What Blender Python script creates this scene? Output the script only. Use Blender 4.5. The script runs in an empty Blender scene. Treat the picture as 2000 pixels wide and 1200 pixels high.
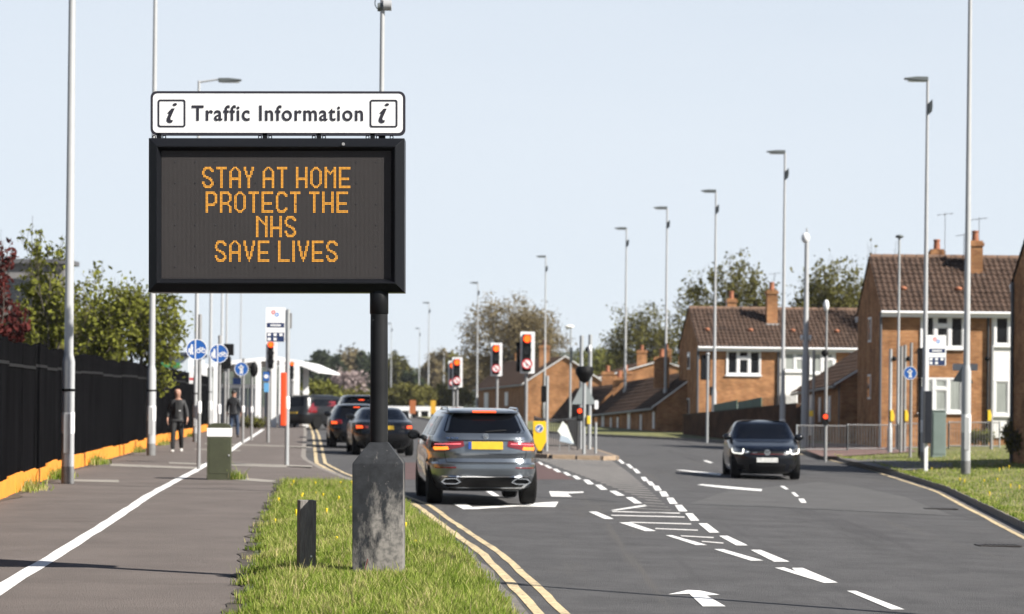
import bpy, bmesh, math, random
import numpy as np
from mathutils import Vector, Matrix
random.seed(7)
np.random.seed(7)
S = bpy.context.scene
COL = S.collection

# ------------------------------------------------------------------ camera, sky, sun, exposure
FPX, HZ, CH, RHO = 4722.0, 776.0, 1.85, math.radians(0.55)
cam = bpy.data.cameras.new('camera')
cam.sensor_width = 36.0
cam.lens = FPX * 36.0 / 2000.0
cam.shift_y = (HZ - 600.0) / 2000.0
cam.clip_start, cam.clip_end = 0.5, 6000.0
cam.dof.use_dof = True
cam.dof.focus_distance = 22.0
cam.dof.aperture_fstop = 3.0
camo = bpy.data.objects.new('camera', cam)
COL.objects.link(camo)
camo.location = (0, 0, CH)
camo.rotation_euler = (Matrix.Rotation(math.pi / 2, 3, 'X') @ Matrix.Rotation(RHO, 3, 'Z')).to_euler()
S.camera = camo

SUN_AZ, SUN_EL = math.radians(60.0), math.radians(38.5)   # azimuth to the right of straight behind the camera
sun_dir = Vector((math.sin(SUN_AZ) * math.cos(SUN_EL), -math.cos(SUN_AZ) * math.cos(SUN_EL), math.sin(SUN_EL)))
w = bpy.data.worlds.new('World')
S.world = w
w.use_nodes = True
wn = w.node_tree
sky = wn.nodes.new('ShaderNodeTexSky')
sky.sky_type = 'NISHITA'
sky.sun_disc = False
sky.sun_elevation = SUN_EL
sky.sun_rotation = math.pi - SUN_AZ
sky.altitude = 0.0
sky.air_density = 0.7
sky.dust_density = 0.3
sky.ozone_density = 1.0
bg = wn.nodes['Background']
bg.inputs['Strength'].default_value = 0.05
# thin white haze that thickens evenly towards the horizon all round
tc = wn.nodes.new('ShaderNodeTexCoord')
sep = wn.nodes.new('ShaderNodeSeparateXYZ')
wn.links.new(tc.outputs['Generated'], sep.inputs[0])
def wmath(op, a, b):
    n = wn.nodes.new('ShaderNodeMath')
    n.operation = op
    n.use_clamp = op == 'SUBTRACT'
    for i, v in enumerate((a, b)):
        if isinstance(v, (int, float)): n.inputs[i].default_value = v
        else: wn.links.new(v, n.inputs[i])
    return n.outputs[0]
up = wmath('ABSOLUTE', sep.outputs['Z'], 0.0)
cn = wn.nodes.new('ShaderNodeTexNoise')
cmap = wn.nodes.new('ShaderNodeMapping')
cmap.inputs['Scale'].default_value = (1.0, 1.0, 5.0)
wn.links.new(tc.outputs['Generated'], cmap.inputs['Vector'])
wn.links.new(cmap.outputs['Vector'], cn.inputs['Vector'])
cn.inputs['Scale'].default_value = 3.0
cn.inputs['Detail'].default_value = 5.0
low = wn.nodes.new('ShaderNodeMapRange')
low.interpolation_type = 'SMOOTHSTEP'
low.inputs['From Min'].default_value = 0.10
low.inputs['From Max'].default_value = 0.62
low.inputs['To Min'].default_value = 1.0
low.inputs['To Max'].default_value = 0.0
wn.links.new(up, low.inputs['Value'])
veil = wmath('MULTIPLY', low.outputs['Result'], wmath('ADD', wmath('MULTIPLY', cn.outputs['Fac'], 0.17), 0.83))
mixn = wn.nodes.new('ShaderNodeMix')
mixn.data_type = 'RGBA'
wn.links.new(veil, mixn.inputs['Factor'])
wn.links.new(sky.outputs['Color'], mixn.inputs[6])
mixn.inputs[7].default_value = (6.5, 7.05, 7.7, 1.0)
wn.links.new(mixn.outputs[2], bg.inputs['Color'])
sl = bpy.data.lights.new('sun', 'SUN')
sl.energy = 5.0
sl.angle = math.radians(0.53)
sl.color = (1.0, 0.95, 0.87)
so = bpy.data.objects.new('sun', sl)
COL.objects.link(so)
so.location = sun_dir * 200
so.rotation_euler = sun_dir.to_track_quat('Z', 'Y').to_euler()
vs = S.view_settings
vs.view_transform = 'Standard'
vs.look = 'None'
vs.exposure = 1.3
vs.gamma = 1.0
vs.use_curve_mapping = False
S.render.engine = 'CYCLES'
S.cycles.use_denoising = True
S.cycles.max_bounces = 6
S.cycles.diffuse_bounces = 3
S.cycles.glossy_bounces = 3
S.cycles.transparent_max_bounces = 6
S.cycles.sample_clamp_indirect = 6.0
S.cycles.volume_bounces = 0

# ------------------------------------------------------------------ measuring helpers
CR, SR = math.cos(RHO), math.sin(RHO)
def ray(px, py):
    dx, dy = px - 1000.0, py - HZ
    return (dx * CR + dy * SR) / FPX, (-dx * SR + dy * CR) / FPX
def P(px, py, Y):
    b, a = ray(px, py)
    return Vector((b * Y, Y, CH - a * Y))
def G(px, py, zf):
    b, a = ray(px, py)
    z, Y = 0.0, 30.0
    for _ in range(12):
        Y = (CH - z) / a
        z = zf(b * Y, Y)
    return Vector((b * Y, Y, z))
def lerp(tab, y):
    if y <= tab[0][0]:
        (a, b), (c, d) = tab[0], tab[1]
        return b + (d - b) * (y - a) / (c - a)
    for (a, b), (c, d) in zip(tab, tab[1:]):
        if y <= c:
            return b + (d - b) * (y - a) / (c - a)
    (a, b), (c, d) = tab[-2], tab[-1]
    return b + (d - b) * (y - a) / (c - a)
def clamp(x, a=0.0, b=1.0):
    return max(a, min(b, x))

# ------------------------------------------------------------------ materials
MATS = {}
ALB = 0.57            # overall reflectance level that goes with the exposure above
def alb(c):
    k = ALB if max(c) < 0.55 else 0.80
    return tuple(x * k for x in c)
def mat(name, col, rough=0.7, metal=0.0, var=0.0, scale=4.0, bump=0.0, bscale=40.0, coat=0.0, col2=None, spots=None,
        emit=None, estr=1.0, detail=6.0, spec=0.5, coord='Object', stretch=None):
    if name in MATS:
        return MATS[name]
    if metal < 0.5:
        col = alb(col)
        col2 = alb(col2) if col2 else None
        spots = [(*q[:3], alb(q[3]), *q[4:]) for q in (spots or [])]
    m = bpy.data.materials.new(name)
    m.use_nodes = True
    nt = m.node_tree
    b = nt.nodes['Principled BSDF']
    b.inputs['Base Color'].default_value = (*col, 1)
    b.inputs['Roughness'].default_value = rough
    b.inputs['Metallic'].default_value = metal
    b.inputs['Specular IOR Level'].default_value = spec
    if coat:
        b.inputs['Coat Weight'].default_value = coat
        b.inputs['Coat Roughness'].default_value = 0.04
    vec = None
    if var or col2 or spots or bump:
        tc = nt.nodes.new('ShaderNodeTexCoord')
        vec = tc.outputs[coord]
        if stretch:
            mp = nt.nodes.new('ShaderNodeMapping')
            mp.inputs['Scale'].default_value = stretch
            nt.links.new(vec, mp.inputs['Vector'])
            vec = mp.outputs['Vector']
    cur = None
    if var or col2:
        n = nt.nodes.new('ShaderNodeTexNoise')
        n.inputs['Scale'].default_value = scale
        n.inputs['Detail'].default_value = detail
        n.inputs['Roughness'].default_value = 0.65
        nt.links.new(vec, n.inputs['Vector'])
        r = nt.nodes.new('ShaderNodeValToRGB')
        r.color_ramp.elements[0].position = 0.33
        r.color_ramp.elements[1].position = 0.67
        lo = tuple(c * (1 - var) for c in col) if var or not col2 else col
        hi = tuple(min(1, c * (1 + var)) for c in (col2 or col))
        r.color_ramp.elements[0].color = (*lo, 1)
        r.color_ramp.elements[1].color = (*hi, 1)
        nt.links.new(n.outputs['Fac'], r.inputs['Fac'])
        cur = r.outputs['Color']
    for sp in (spots or []):
        sc, thr, soft, scol = sp[:4]
        n = nt.nodes.new('ShaderNodeTexNoise')
        n.inputs['Scale'].default_value = sc
        n.inputs['Detail'].default_value = 8.0
        n.inputs['Roughness'].default_value = 0.7
        v2 = vec
        if len(sp) > 4:
            mp = nt.nodes.new('ShaderNodeMapping')
            mp.inputs['Scale'].default_value = sp[4]
            mp.inputs['Location'].default_value = (3.1 * sc, 1.7, 0.3)
            nt.links.new(tc.outputs[coord], mp.inputs['Vector'])
            v2 = mp.outputs['Vector']
        nt.links.new(v2, n.inputs['Vector'])
        mr = nt.nodes.new('ShaderNodeMapRange')
        mr.inputs['From Min'].default_value = thr
        mr.inputs['From Max'].default_value = thr + soft
        nt.links.new(n.outputs['Fac'], mr.inputs['Value'])
        mx = nt.nodes.new('ShaderNodeMix')
        mx.data_type = 'RGBA'
        nt.links.new(mr.outputs['Result'], mx.inputs['Factor'])
        if cur is None:
            mx.inputs[6].default_value = (*col, 1)
        else:
            nt.links.new(cur, mx.inputs[6])
        mx.inputs[7].default_value = (*scol, 1)
        cur = mx.outputs[2]
    if cur is not None:
        nt.links.new(cur, b.inputs['Base Color'])
    if bump:
        n = nt.nodes.new('ShaderNodeTexNoise')
        n.inputs['Scale'].default_value = bscale
        n.inputs['Detail'].default_value = 5.0
        nt.links.new(vec, n.inputs['Vector'])
        bp = nt.nodes.new('ShaderNodeBump')
        bp.inputs['Strength'].default_value = bump
        bp.inputs['Distance'].default_value = 0.02
        nt.links.new(n.outputs['Fac'], bp.inputs['Height'])
        nt.links.new(bp.outputs['Normal'], b.inputs['Normal'])
    if emit:
        b.inputs['Emission Color'].default_value = (*emit, 1)
        b.inputs['Emission Strength'].default_value = estr * 0.56
    MATS[name] = m
    return m

def brick_mat(name, c1, c2, mortar):
    if name in MATS:
        return MATS[name]
    c1, c2, mortar = (tuple(x * ALB for x in c) for c in (c1, c2, mortar))
    m = bpy.data.materials.new(name)
    m.use_nodes = True
    nt = m.node_tree
    b = nt.nodes['Principled BSDF']
    b.inputs['Roughness'].default_value = 0.95
    b.inputs['Specular IOR Level'].default_value = 0.04
    tc = nt.nodes.new('ShaderNodeTexCoord')
    sx = nt.nodes.new('ShaderNodeSeparateXYZ')
    nt.links.new(tc.outputs['Object'], sx.inputs[0])
    ad = nt.nodes.new('ShaderNodeMath')
    nt.links.new(sx.outputs['X'], ad.inputs[0])
    nt.links.new(sx.outputs['Y'], ad.inputs[1])
    cb = nt.nodes.new('ShaderNodeCombineXYZ')
    nt.links.new(ad.outputs[0], cb.inputs['X'])
    nt.links.new(sx.outputs['Z'], cb.inputs['Y'])
    br = nt.nodes.new('ShaderNodeTexBrick')
    nt.links.new(cb.outputs[0], br.inputs['Vector'])
    br.inputs['Color1'].default_value = (*c1, 1)
    br.inputs['Color2'].default_value = (*c2, 1)
    br.inputs['Mortar'].default_value = (*mortar, 1)
    br.inputs['Scale'].default_value = 1.0
    br.inputs['Brick Width'].default_value = 0.225
    br.inputs['Row Height'].default_value = 0.075
    br.inputs['Mortar Size'].default_value = 0.006
    br.inputs['Bias'].default_value = 0.05
    n = nt.nodes.new('ShaderNodeTexNoise')
    n.inputs['Scale'].default_value = 1.3
    n.inputs['Detail'].default_value = 6
    nt.links.new(tc.outputs['Object'], n.inputs['Vector'])
    mr = nt.nodes.new('ShaderNodeMapRange')
    mr.inputs['From Min'].default_value = 0.3
    mr.inputs['From Max'].default_value = 0.7
    mr.inputs['To Min'].default_value = 0.62
    mr.inputs['To Max'].default_value = 1.2
    nt.links.new(n.outputs['Fac'], mr.inputs['Value'])
    mx = nt.nodes.new('ShaderNodeMix')
    mx.data_type = 'RGBA'
    mx.blend_type = 'MULTIPLY'
    mx.inputs['Factor'].default_value = 1.0
    nt.links.new(br.outputs['Color'], mx.inputs[6])
    nt.links.new(mr.outputs['Result'], mx.inputs[7])
    nt.links.new(mx.outputs[2], b.inputs['Base Color'])
    bp = nt.nodes.new('ShaderNodeBump')
    bp.inputs['Strength'].default_value = 0.4
    bp.inputs['Distance'].default_value = 0.01
    nt.links.new(br.outputs['Fac'], bp.inputs['Height'])
    bp.invert = True
    nt.links.new(bp.outputs['Normal'], b.inputs['Normal'])
    MATS[name] = m
    return m

def leaf_mat(name, c1, c2, trans=0.35):
    if name in MATS:
        return MATS[name]
    c1, c2 = (tuple(x * 0.66 for x in c) for c in (c1, c2))
    m = bpy.data.materials.new(name)
    m.use_nodes = True
    nt = m.node_tree
    nt.nodes.remove(nt.nodes['Principled BSDF'])
    out = nt.nodes['Material Output']
    tc = nt.nodes.new('ShaderNodeTexCoord')
    n = nt.nodes.new('ShaderNodeTexNoise')
    n.inputs['Scale'].default_value = 2.3
    n.inputs['Detail'].default_value = 9
    n.inputs['Roughness'].default_value = 0.8
    nt.links.new(tc.outputs['Object'], n.inputs['Vector'])
    r = nt.nodes.new('ShaderNodeValToRGB')
    r.color_ramp.elements[0].position = 0.36
    r.color_ramp.elements[1].position = 0.64
    r.color_ramp.elements[0].color = (*c1, 1)
    r.color_ramp.elements[1].color = (*c2, 1)
    nt.links.new(n.outputs['Fac'], r.inputs['Fac'])
    d = nt.nodes.new('ShaderNodeBsdfDiffuse')
    t = nt.nodes.new('ShaderNodeBsdfTranslucent')
    nt.links.new(r.outputs['Color'], d.inputs['Color'])
    nt.links.new(r.outputs['Color'], t.inputs['Color'])
    mx = nt.nodes.new('ShaderNodeMixShader')
    mx.inputs[0].default_value = trans
    nt.links.new(d.outputs[0], mx.inputs[1])
    nt.links.new(t.outputs[0], mx.inputs[2])
    nt.links.new(mx.outputs[0], out.inputs['Surface'])
    MATS[name] = m
    return m

# ------------------------------------------------------------------ mesh helpers
class MB:
    def __init__(self):
        self.v, self.f, self.m = [], [], []
    def add(self, vs, fs, m=0):
        o = len(self.v)
        self.v += [tuple(p) for p in vs]
        for f in fs:
            self.f.append(tuple(i + o for i in f))
            self.m.append(m)
        return self
    def bb(self, x0, x1, y0, y1, z0, z1, m=0):
        return self.add([(x0, y0, z0), (x1, y0, z0), (x1, y1, z0), (x0, y1, z0), (x0, y0, z1), (x1, y0, z1), (x1, y1, z1), (x0, y1, z1)],
                        [(0, 3, 2, 1), (4, 5, 6, 7), (0, 1, 5, 4), (1, 2, 6, 5), (2, 3, 7, 6), (3, 0, 4, 7)], m)
    def hexa(self, b, t, m=0):
        return self.add(list(b) + list(t), [(0, 3, 2, 1), (4, 5, 6, 7), (0, 1, 5, 4), (1, 2, 6, 5), (2, 3, 7, 6), (3, 0, 4, 7)], m)
    def tube(self, p0, p1, r0, r1=None, n=12, caps=True, m=0):
        r1 = r0 if r1 is None else r1
        p0, p1 = Vector(p0), Vector(p1)
        q = (p1 - p0).to_track_quat('Z', 'Y')
        vs = []
        for p, r in ((p0, r0), (p1, r1)):
            for i in range(n):
                a = 2 * math.pi * i / n
                vs.append(p + q @ Vector((r * math.cos(a), r * math.sin(a), 0)))
        fs = [(i, (i + 1) % n, n + (i + 1) % n, n + i) for i in range(n)]
        if caps:
            fs += [tuple(range(n - 1, -1, -1)), tuple(range(n, 2 * n))]
        return self.add(vs, fs, m)
    def path(self, pts, r, n=8, m=0):
        for a, b in zip(pts, pts[1:]):
            self.tube(a, b, r, r, n, True, m)
        return self
    def lathe(self, prof, n=20, c=(0, 0, 0), axis='Z', m=0):
        vs = []
        for r, z in prof:
            for i in range(n):
                a = 2 * math.pi * i / n
                x, y = r * math.cos(a), r * math.sin(a)
                if axis == 'Z':
                    p = (c[0] + x, c[1] + y, c[2] + z)
                elif axis == 'X':
                    p = (c[0] + z, c[1] + x, c[2] + y)
                else:
                    p = (c[0] + x, c[1] + z, c[2] - y)
                vs.append(p)
        fs = []
        for k in range(len(prof) - 1):
            for i in range(n):
                j = (i + 1) % n
                fs.append((k * n + i, k * n + j, (k + 1) * n + j, (k + 1) * n + i))
        fs.append(tuple(range(n - 1, -1, -1)))
        fs.append(tuple(range((len(prof) - 1) * n, len(prof) * n)))
        return self.add(vs, fs, m)
    def prism(self, poly, y0, y1, m=0):
        """polygon in x,z (counter-clockwise seen from -y), from y0 (front) to y1 (back)"""
        n = len(poly)
        vs = [(x, y0, z) for x, z in poly] + [(x, y1, z) for x, z in poly]
        fs = [tuple(range(n)), tuple(range(2 * n - 1, n - 1, -1))]
        fs += [(i, n + i, n + (i + 1) % n, (i + 1) % n) for i in range(n)]
        return self.add(vs, fs, m)
    def ring(self, outer, inner, y0, y1, m=0):
        n = len(outer)
        vs = [(x, y0, z) for x, z in outer] + [(x, y0, z) for x, z in inner] + [(x, y1, z) for x, z in outer] + [(x, y1, z) for x, z in inner]
        fs = []
        for i in range(n):
            j = (i + 1) % n
            fs += [(i, j, n + j, n + i), (2 * n + i, 3 * n + i, 3 * n + j, 2 * n + j), (i, 2 * n + i, 2 * n + j, j), (n + i, n + j, 3 * n + j, 3 * n + i)]
        return self.add(vs, fs, m)
    def ell(self, c, r, nu=14, nv=9, m=0):
        vs, fs = [], []
        for k in range(1, nv):
            t = math.pi * k / nv
            for i in range(nu):
                a = 2 * math.pi * i / nu
                vs.append((c[0] + r[0] * math.sin(t) * math.cos(a), c[1] + r[1] * math.sin(t) * math.sin(a), c[2] + r[2] * math.cos(t)))
        vs += [(c[0], c[1], c[2] + r[2]), (c[0], c[1], c[2] - r[2])]
        T, B = len(vs) - 2, len(vs) - 1
        for k in range(nv - 2):
            for i in range(nu):
                j = (i + 1) % nu
                fs.append((k * nu + i, (k + 1) * nu + i, (k + 1) * nu + j, k * nu + j))
        for i in range(nu):
            j = (i + 1) % nu
            fs.append((T, i, j))
            fs.append((B, (nv - 2) * nu + j, (nv - 2) * nu + i))
        return self.add(vs, fs, m)
    def mesh(self, name, mats, smooth=None, bevel=0.0):
        me = bpy.data.meshes.new(name)
        me.from_pydata(self.v, [], self.f)
        mats = mats if isinstance(mats, (list, tuple)) else [mats]
        for k in mats:
            me.materials.append(k)
        if len(mats) > 1:
            me.polygons.foreach_set('material_index', self.m)
        if bevel:
            bm = bmesh.new()
            bm.from_mesh(me)
            bmesh.ops.remove_doubles(bm, verts=bm.verts, dist=1e-5)
            es = [e for e in bm.edges if len(e.link_faces) == 2 and e.calc_face_angle(0) > 0.5]
            bmesh.ops.bevel(bm, geom=es, offset=bevel, segments=2, profile=0.7, affect='EDGES')
            bm.to_mesh(me)
            bm.free()
        me.update()
        if smooth is not None:
            me.shade_smooth()
            me.set_sharp_from_angle(angle=math.radians(smooth))
        return me
    def build(self, name, mats, parent=None, smooth=None, bevel=0.0, loc=None, rz=0.0, label=None):
        return link(name, self.mesh(name, mats, smooth, bevel), parent, loc, rz, label)

def link(name, me, parent=None, loc=None, rz=0.0, label=None):
    o = bpy.data.objects.new(name, me)
    COL.objects.link(o)
    if parent is not None:
        o.parent = parent
    if loc is not None:
        o.location = loc
    if rz:
        o.rotation_euler.z = rz
    if label:
        o['label'] = label
    return o
def tag(o, label=None, cat=None, group=None, kind=None):
    if label: o['label'] = label
    if cat: o['category'] = cat
    if group: o['group'] = group
    if kind: o['kind'] = kind
    return o
def thing(name, label, cat, loc=(0, 0, 0), rz=0.0, group=None):
    o = bpy.data.objects.new(name, None)
    COL.objects.link(o)
    o.empty_display_size = 0.2
    o.location = loc
    o.rotation_euler.z = rz
    return tag(o, label, cat, group)
def dup(root, loc, rz=None, label=None, scale=None):
    r = root.copy()
    COL.objects.link(r)
    r.location = loc
    if rz is not None: r.rotation_euler.z = rz
    if scale is not None: r.scale = scale
    if label: r['label'] = label
    for ch in list(root.children):
        c = ch.copy()
        COL.objects.link(c)
        c.parent = r
        for g in list(ch.children):
            d = g.copy()
            COL.objects.link(d)
            d.parent = c
    return r
def circ(cx, cz, r, n=24, a0=0.0):
    return [(cx + r * math.cos(a0 + 2 * math.pi * i / n), cz + r * math.sin(a0 + 2 * math.pi * i / n)) for i in range(n)]
def rrect(x0, x1, z0, z1, r, k=5):
    out = []
    for cx, cz, a in ((x1 - r, z0 + r, -90), (x1 - r, z1 - r, 0), (x0 + r, z1 - r, 90), (x0 + r, z0 + r, 180)):
        for i in range(k + 1):
            t = math.radians(a + 90.0 * i / k)
            out.append((cx + r * math.cos(t), cz + r * math.sin(t)))
    return out
def text_mesh(body, size, mt, spacing=1.0, offset=0.0, extrude=0.002):
    cu = bpy.data.curves.new('lettering', 'FONT')
    cu.body = body
    cu.size = size
    cu.align_x = 'CENTER'
    cu.align_y = 'CENTER'
    cu.space_character = spacing
    cu.offset = offset
    cu.extrude = extrude
    cu.resolution_u = 5
    o = bpy.data.objects.new('lettering', cu)
    COL.objects.link(o)
    dg = bpy.context.evaluated_depsgraph_get()
    me = bpy.data.meshes.new_from_object(o.evaluated_get(dg))
    bpy.data.objects.remove(o)
    me.transform(Matrix.Rotation(math.pi / 2, 4, 'X'))
    me.materials.clear()
    me.materials.append(mt)
    return me
# ------------------------------------------------------------------ ground: road plane, kerbs, verges, path
CROSS = -0.02
def zr(X, Y): return CROSS * X
def zp(Y): return 0.15 + 0.0016 * min(Y, 75.0)
def zpath(X, Y): return zp(Y)
YEL = sorted((g.y, g.x) for g in (G(*q, zr) for q in ((1050, 1196), (945, 1084), (857, 1021), (812, 986), (655, 925), (618, 905), (612, 850))))
YEL = [(4.0, YEL[0][1] + 0.75)] + YEL + [(150.0, -12.6), (200.0, -17.2), (320.0, -28.0)]
KL = [(y, x - 0.28) for y, x in YEL]
VE = sorted((g.y, g.x) for g in (G(*q, zpath) for q in ((470, 1200), (486, 1120), (508, 1040), (530, 990), (548, 946))))
VE = [(4.0, VE[0][1] + 0.6)] + VE + [(60.0, VE[-1][1] - 1.7), (120.0, -11.2), (200.0, -19.0), (320.0, -30.0)]
FE = sorted((g.y, g.x) for g in (G(*q, zpath) for q in ((0, 975), (119, 923), (290, 874), (406, 841))))
FE = [(8.0, FE[0][1] + 3.0)] + FE + [(160.0, -20.5), (320.0, -45.0)]
KR = sorted((g.y, g.x) for g in (G(*q, zr) for q in ((2000, 1036), (1850, 961), (1700, 914), (1604, 893))))
KR = [(4.0, KR[0][1] - 3.4), (20.0, KR[0][1] - 1.9)] + KR + [(104.0, 11.2), (113.0, 10.4), (117.5, 8.2), (120.5, 5.2), (126.0, 2.2), (137.0, -1.0), (157.0, -4.2), (200.0, -8.6), (320.0, -18.0)]
def kl(y): return lerp(KL, y)
def kr(y): return lerp(KR, y)
def ve(y): return min(lerp(VE, y), kl(y) - 0.3)
def fe(y): return lerp(FE, y)
VEND = 46.0
def zverge(X, Y):
    k, e = kl(Y), ve(Y)
    zk = zr(k, Y) + 0.12
    t = clamp((k - X) / max(0.2, k - e))
    tab = [(0.0, zk), (0.3, 0.27), (0.65, 0.28), (1.0, zp(Y) + 0.02)]
    h = lerp(tab, t)
    f = clamp((VEND + 1 - Y) / 6.0)
    lin = zk + (zp(Y) - zk) * t
    return lin + (h - lin) * f
def zright(X, Y):
    k = kr(Y)
    zk = zr(k, Y) + 0.12
    far = 0.22 if Y < 110 else 0.1
    return zk + (far - zk) * clamp((X - k) / 9.0)
def zg(X, Y):
    if X <= kl(Y):
        if X < ve(Y): return zp(Y)
        return zverge(X, Y)
    if X >= kr(Y): return zright(X, Y)
    return zr(X, Y)
STN = [4 + 1.5 * i for i in range(38)] + [61 + 3 * i for i in range(30)] + [154 + 12 * i for i in range(14)]

M_ASPH = mat('asphalt', (0.101, 0.0985, 0.1005), 0.85, var=0.26, scale=1.1, bump=1.0, bscale=70, spec=0.35,
             spots=[(16, 0.58, 0.06, (0.135, 0.13, 0.126)), (45, 0.58, 0.05, (0.16, 0.155, 0.15)), (60, 0.33, -0.04, (0.055, 0.053, 0.055)), (0.9, 0.56, 0.12, (0.074, 0.071, 0.073), (1.3, 0.05, 1.0)), (0.5, 0.58, 0.10, (0.112, 0.107, 0.104), (0.9, 0.12, 1.0)), (1.7, 0.70, 0.03, (0.05, 0.048, 0.05)), (4.0, 0.72, 0.02, (0.17, 0.16, 0.15)), (1.2, 0.60, 0.08, (0.125, 0.118, 0.112), (2.4, 0.035, 1.0))])
M_PATH = mat('path_asphalt', (0.190, 0.161, 0.147), 0.9, var=0.14, scale=0.8, bump=0.9, bscale=80, spec=0.3,
             spots=[(40, 0.64, 0.05, (0.25, 0.23, 0.22)), (0.5, 0.6, 0.08, (0.150, 0.126, 0.114), (0.5, 1.4, 1.0)), (9, 0.68, 0.02, (0.34, 0.32, 0.30)), (1.1, 0.63, 0.06, (0.105, 0.09, 0.083)), (2.6, 0.71, 0.02, (0.07, 0.062, 0.058))])
M_SOIL = mat('turf_soil', (0.10, 0.12, 0.03), 0.95, var=0.4, scale=6, bump=0.6, bscale=30, col2=(0.10, 0.12, 0.04))
M_KERB = mat('kerb_concrete', (0.30, 0.27, 0.24), 0.9, var=0.25, scale=5, bump=0.3, bscale=60, spots=[(3, 0.6, 0.1, (0.16, 0.14, 0.12))])
M_WHITE = mat('road_paint_white', (0.80, 0.79, 0.77), 0.6, var=0.05, scale=9, spots=[(26, 0.57, 0.07, (0.34, 0.33, 0.32)), (2.5, 0.58, 0.12, (0.50, 0.49, 0.47)), (7, 0.63, 0.04, (0.2, 0.195, 0.19))])
M_YEL = mat('road_paint_yellow', (0.60, 0.47, 0.27), 0.7, var=0.14, scale=3, spots=[(18, 0.53, 0.08, (0.25, 0.215, 0.16)), (1.4, 0.53, 0.12, (0.36, 0.29, 0.19)), (5, 0.585, 0.05, (0.15, 0.14, 0.125))])
M_RED = mat('red_surfacing', (0.115, 0.062, 0.058), 0.9, var=0.2, scale=1.5, bump=0.4, bscale=90)
M_CONC = mat('concrete', (0.36, 0.33, 0.29), 0.9, var=0.2, scale=6, bump=0.25, bscale=50)
M_FARG = mat('far_ground', (0.09, 0.10, 0.04), 0.95, var=0.35, scale=0.05, col2=(0.13, 0.11, 0.06))

def strip(name, fx0, fx1, fz0, fz1, ys, m, cols=1, zoff=0.0, parent=None):
    mb = MB()
    rows = []
    for y in ys:
        x0, x1 = fx0(y), fx1(y)
        rows.append([(x0 + (x1 - x0) * i / cols, y, (fz0(x0 + (x1 - x0) * i / cols, y)) + zoff) for i in range(cols + 1)])
    vs = [p for r in rows for p in r]
    n = cols + 1
    fs = [(k * n + i, k * n + i + 1, (k + 1) * n + i + 1, (k + 1) * n + i) for k in range(len(rows) - 1) for i in range(cols)]
    mb.add(vs, fs)
    return mb.build(name, m, parent, smooth=180)

road = strip('road', lambda y: kl(y) - 0.05, lambda y: kr(y) + 0.05, zr, zr, STN, M_ASPH, 1)
tag(road, kind='structure')
path = strip('pavement', lambda y: fe(y) - 1.2, ve, zpath, zpath, STN, M_PATH, 1)
tag(path, kind='structure')
apron = strip('pavement', ve, lambda y: kl(y) - 0.125, zverge, zverge, [VEND] + [s for s in STN if s > VEND], M_PATH, 3)
tag(apron, kind='structure')
verge = strip('verge', lambda y: ve(y), lambda y: kl(y) - 0.125, zverge, zverge, [s for s in STN if s < VEND] + [VEND], M_SOIL, 8, zoff=-0.004)
tag(verge, kind='structure')
M_SOIL_R = mat('verge_turf', (0.16, 0.17, 0.04), 0.95, var=0.3, scale=2.5, bump=0.6, bscale=30, col2=(0.22, 0.215, 0.07))
rv = strip('verge', lambda y: kr(y) + 0.125, lambda y: kr(y) + 60.0, zright, zright, [s for s in STN if s < 230], M_SOIL_R, 14)
tag(rv, kind='structure')
gm = MB()
gm.add([(-3000, -50, -0.9), (3000, -50, -0.9), (3000, 5000, -0.9), (-3000, 5000, -0.9)], [(0, 1, 2, 3)])
tag(gm.build('ground', M_FARG), kind='structure')
lb = strip('land', lambda y: fe(y) - 160.0, lambda y: fe(y) - 1.2, lambda x, y: 0.1, zpath, STN, M_FARG, 2)
tag(lb, kind='structure')

# kerbs, stone by stone where they can be told apart
stone = MB().bb(-0.0625, 0.0625, 0.004, 0.911, -0.25, 0.0).mesh('kerb_stone', M_KERB, bevel=0.012)
def kerb_line(name, f, side, y0, y1, far1):
    k = MB()
    ys = [y1] + [s for s in STN if s > y1 and s < far1]
    for a, b in zip(ys, ys[1:]):
        xa, xb = f(a), f(b)
        o0, o1 = (xa, xb), (xa + side * 0.125, xb + side * 0.125)
        za, zb = zr(xa, a) + 0.12, zr(xb, b) + 0.12
        k.hexa([(o0[0], a, za - 0.3), (o1[0], a, za - 0.3), (o1[1], b, zb - 0.3), (o0[1], b, zb - 0.3)],
               [(o0[0], a, za), (o1[0], a, za), (o1[1], b, zb), (o0[1], b, zb)])
    root = tag(k.build(name, M_KERB), kind='structure')
    y = y0
    while y < y1:
        x, x2 = f(y), f(y + 0.9)
        o = link('kerb_stone', stone, root, (x + side * 0.0625, y, zr(x, y) + 0.12 + random.uniform(-0.006, 0.004)), -math.atan2(x2 - x, 0.9))
        y += 0.915 * math.cos(math.atan2(x2 - x, 0.9))
    return root
kerb_line('kerb', kl, -1, 9.0, 46.0, 320)
kerb_line('kerb', kr, 1, 14.0, 90.0, 320)

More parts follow.
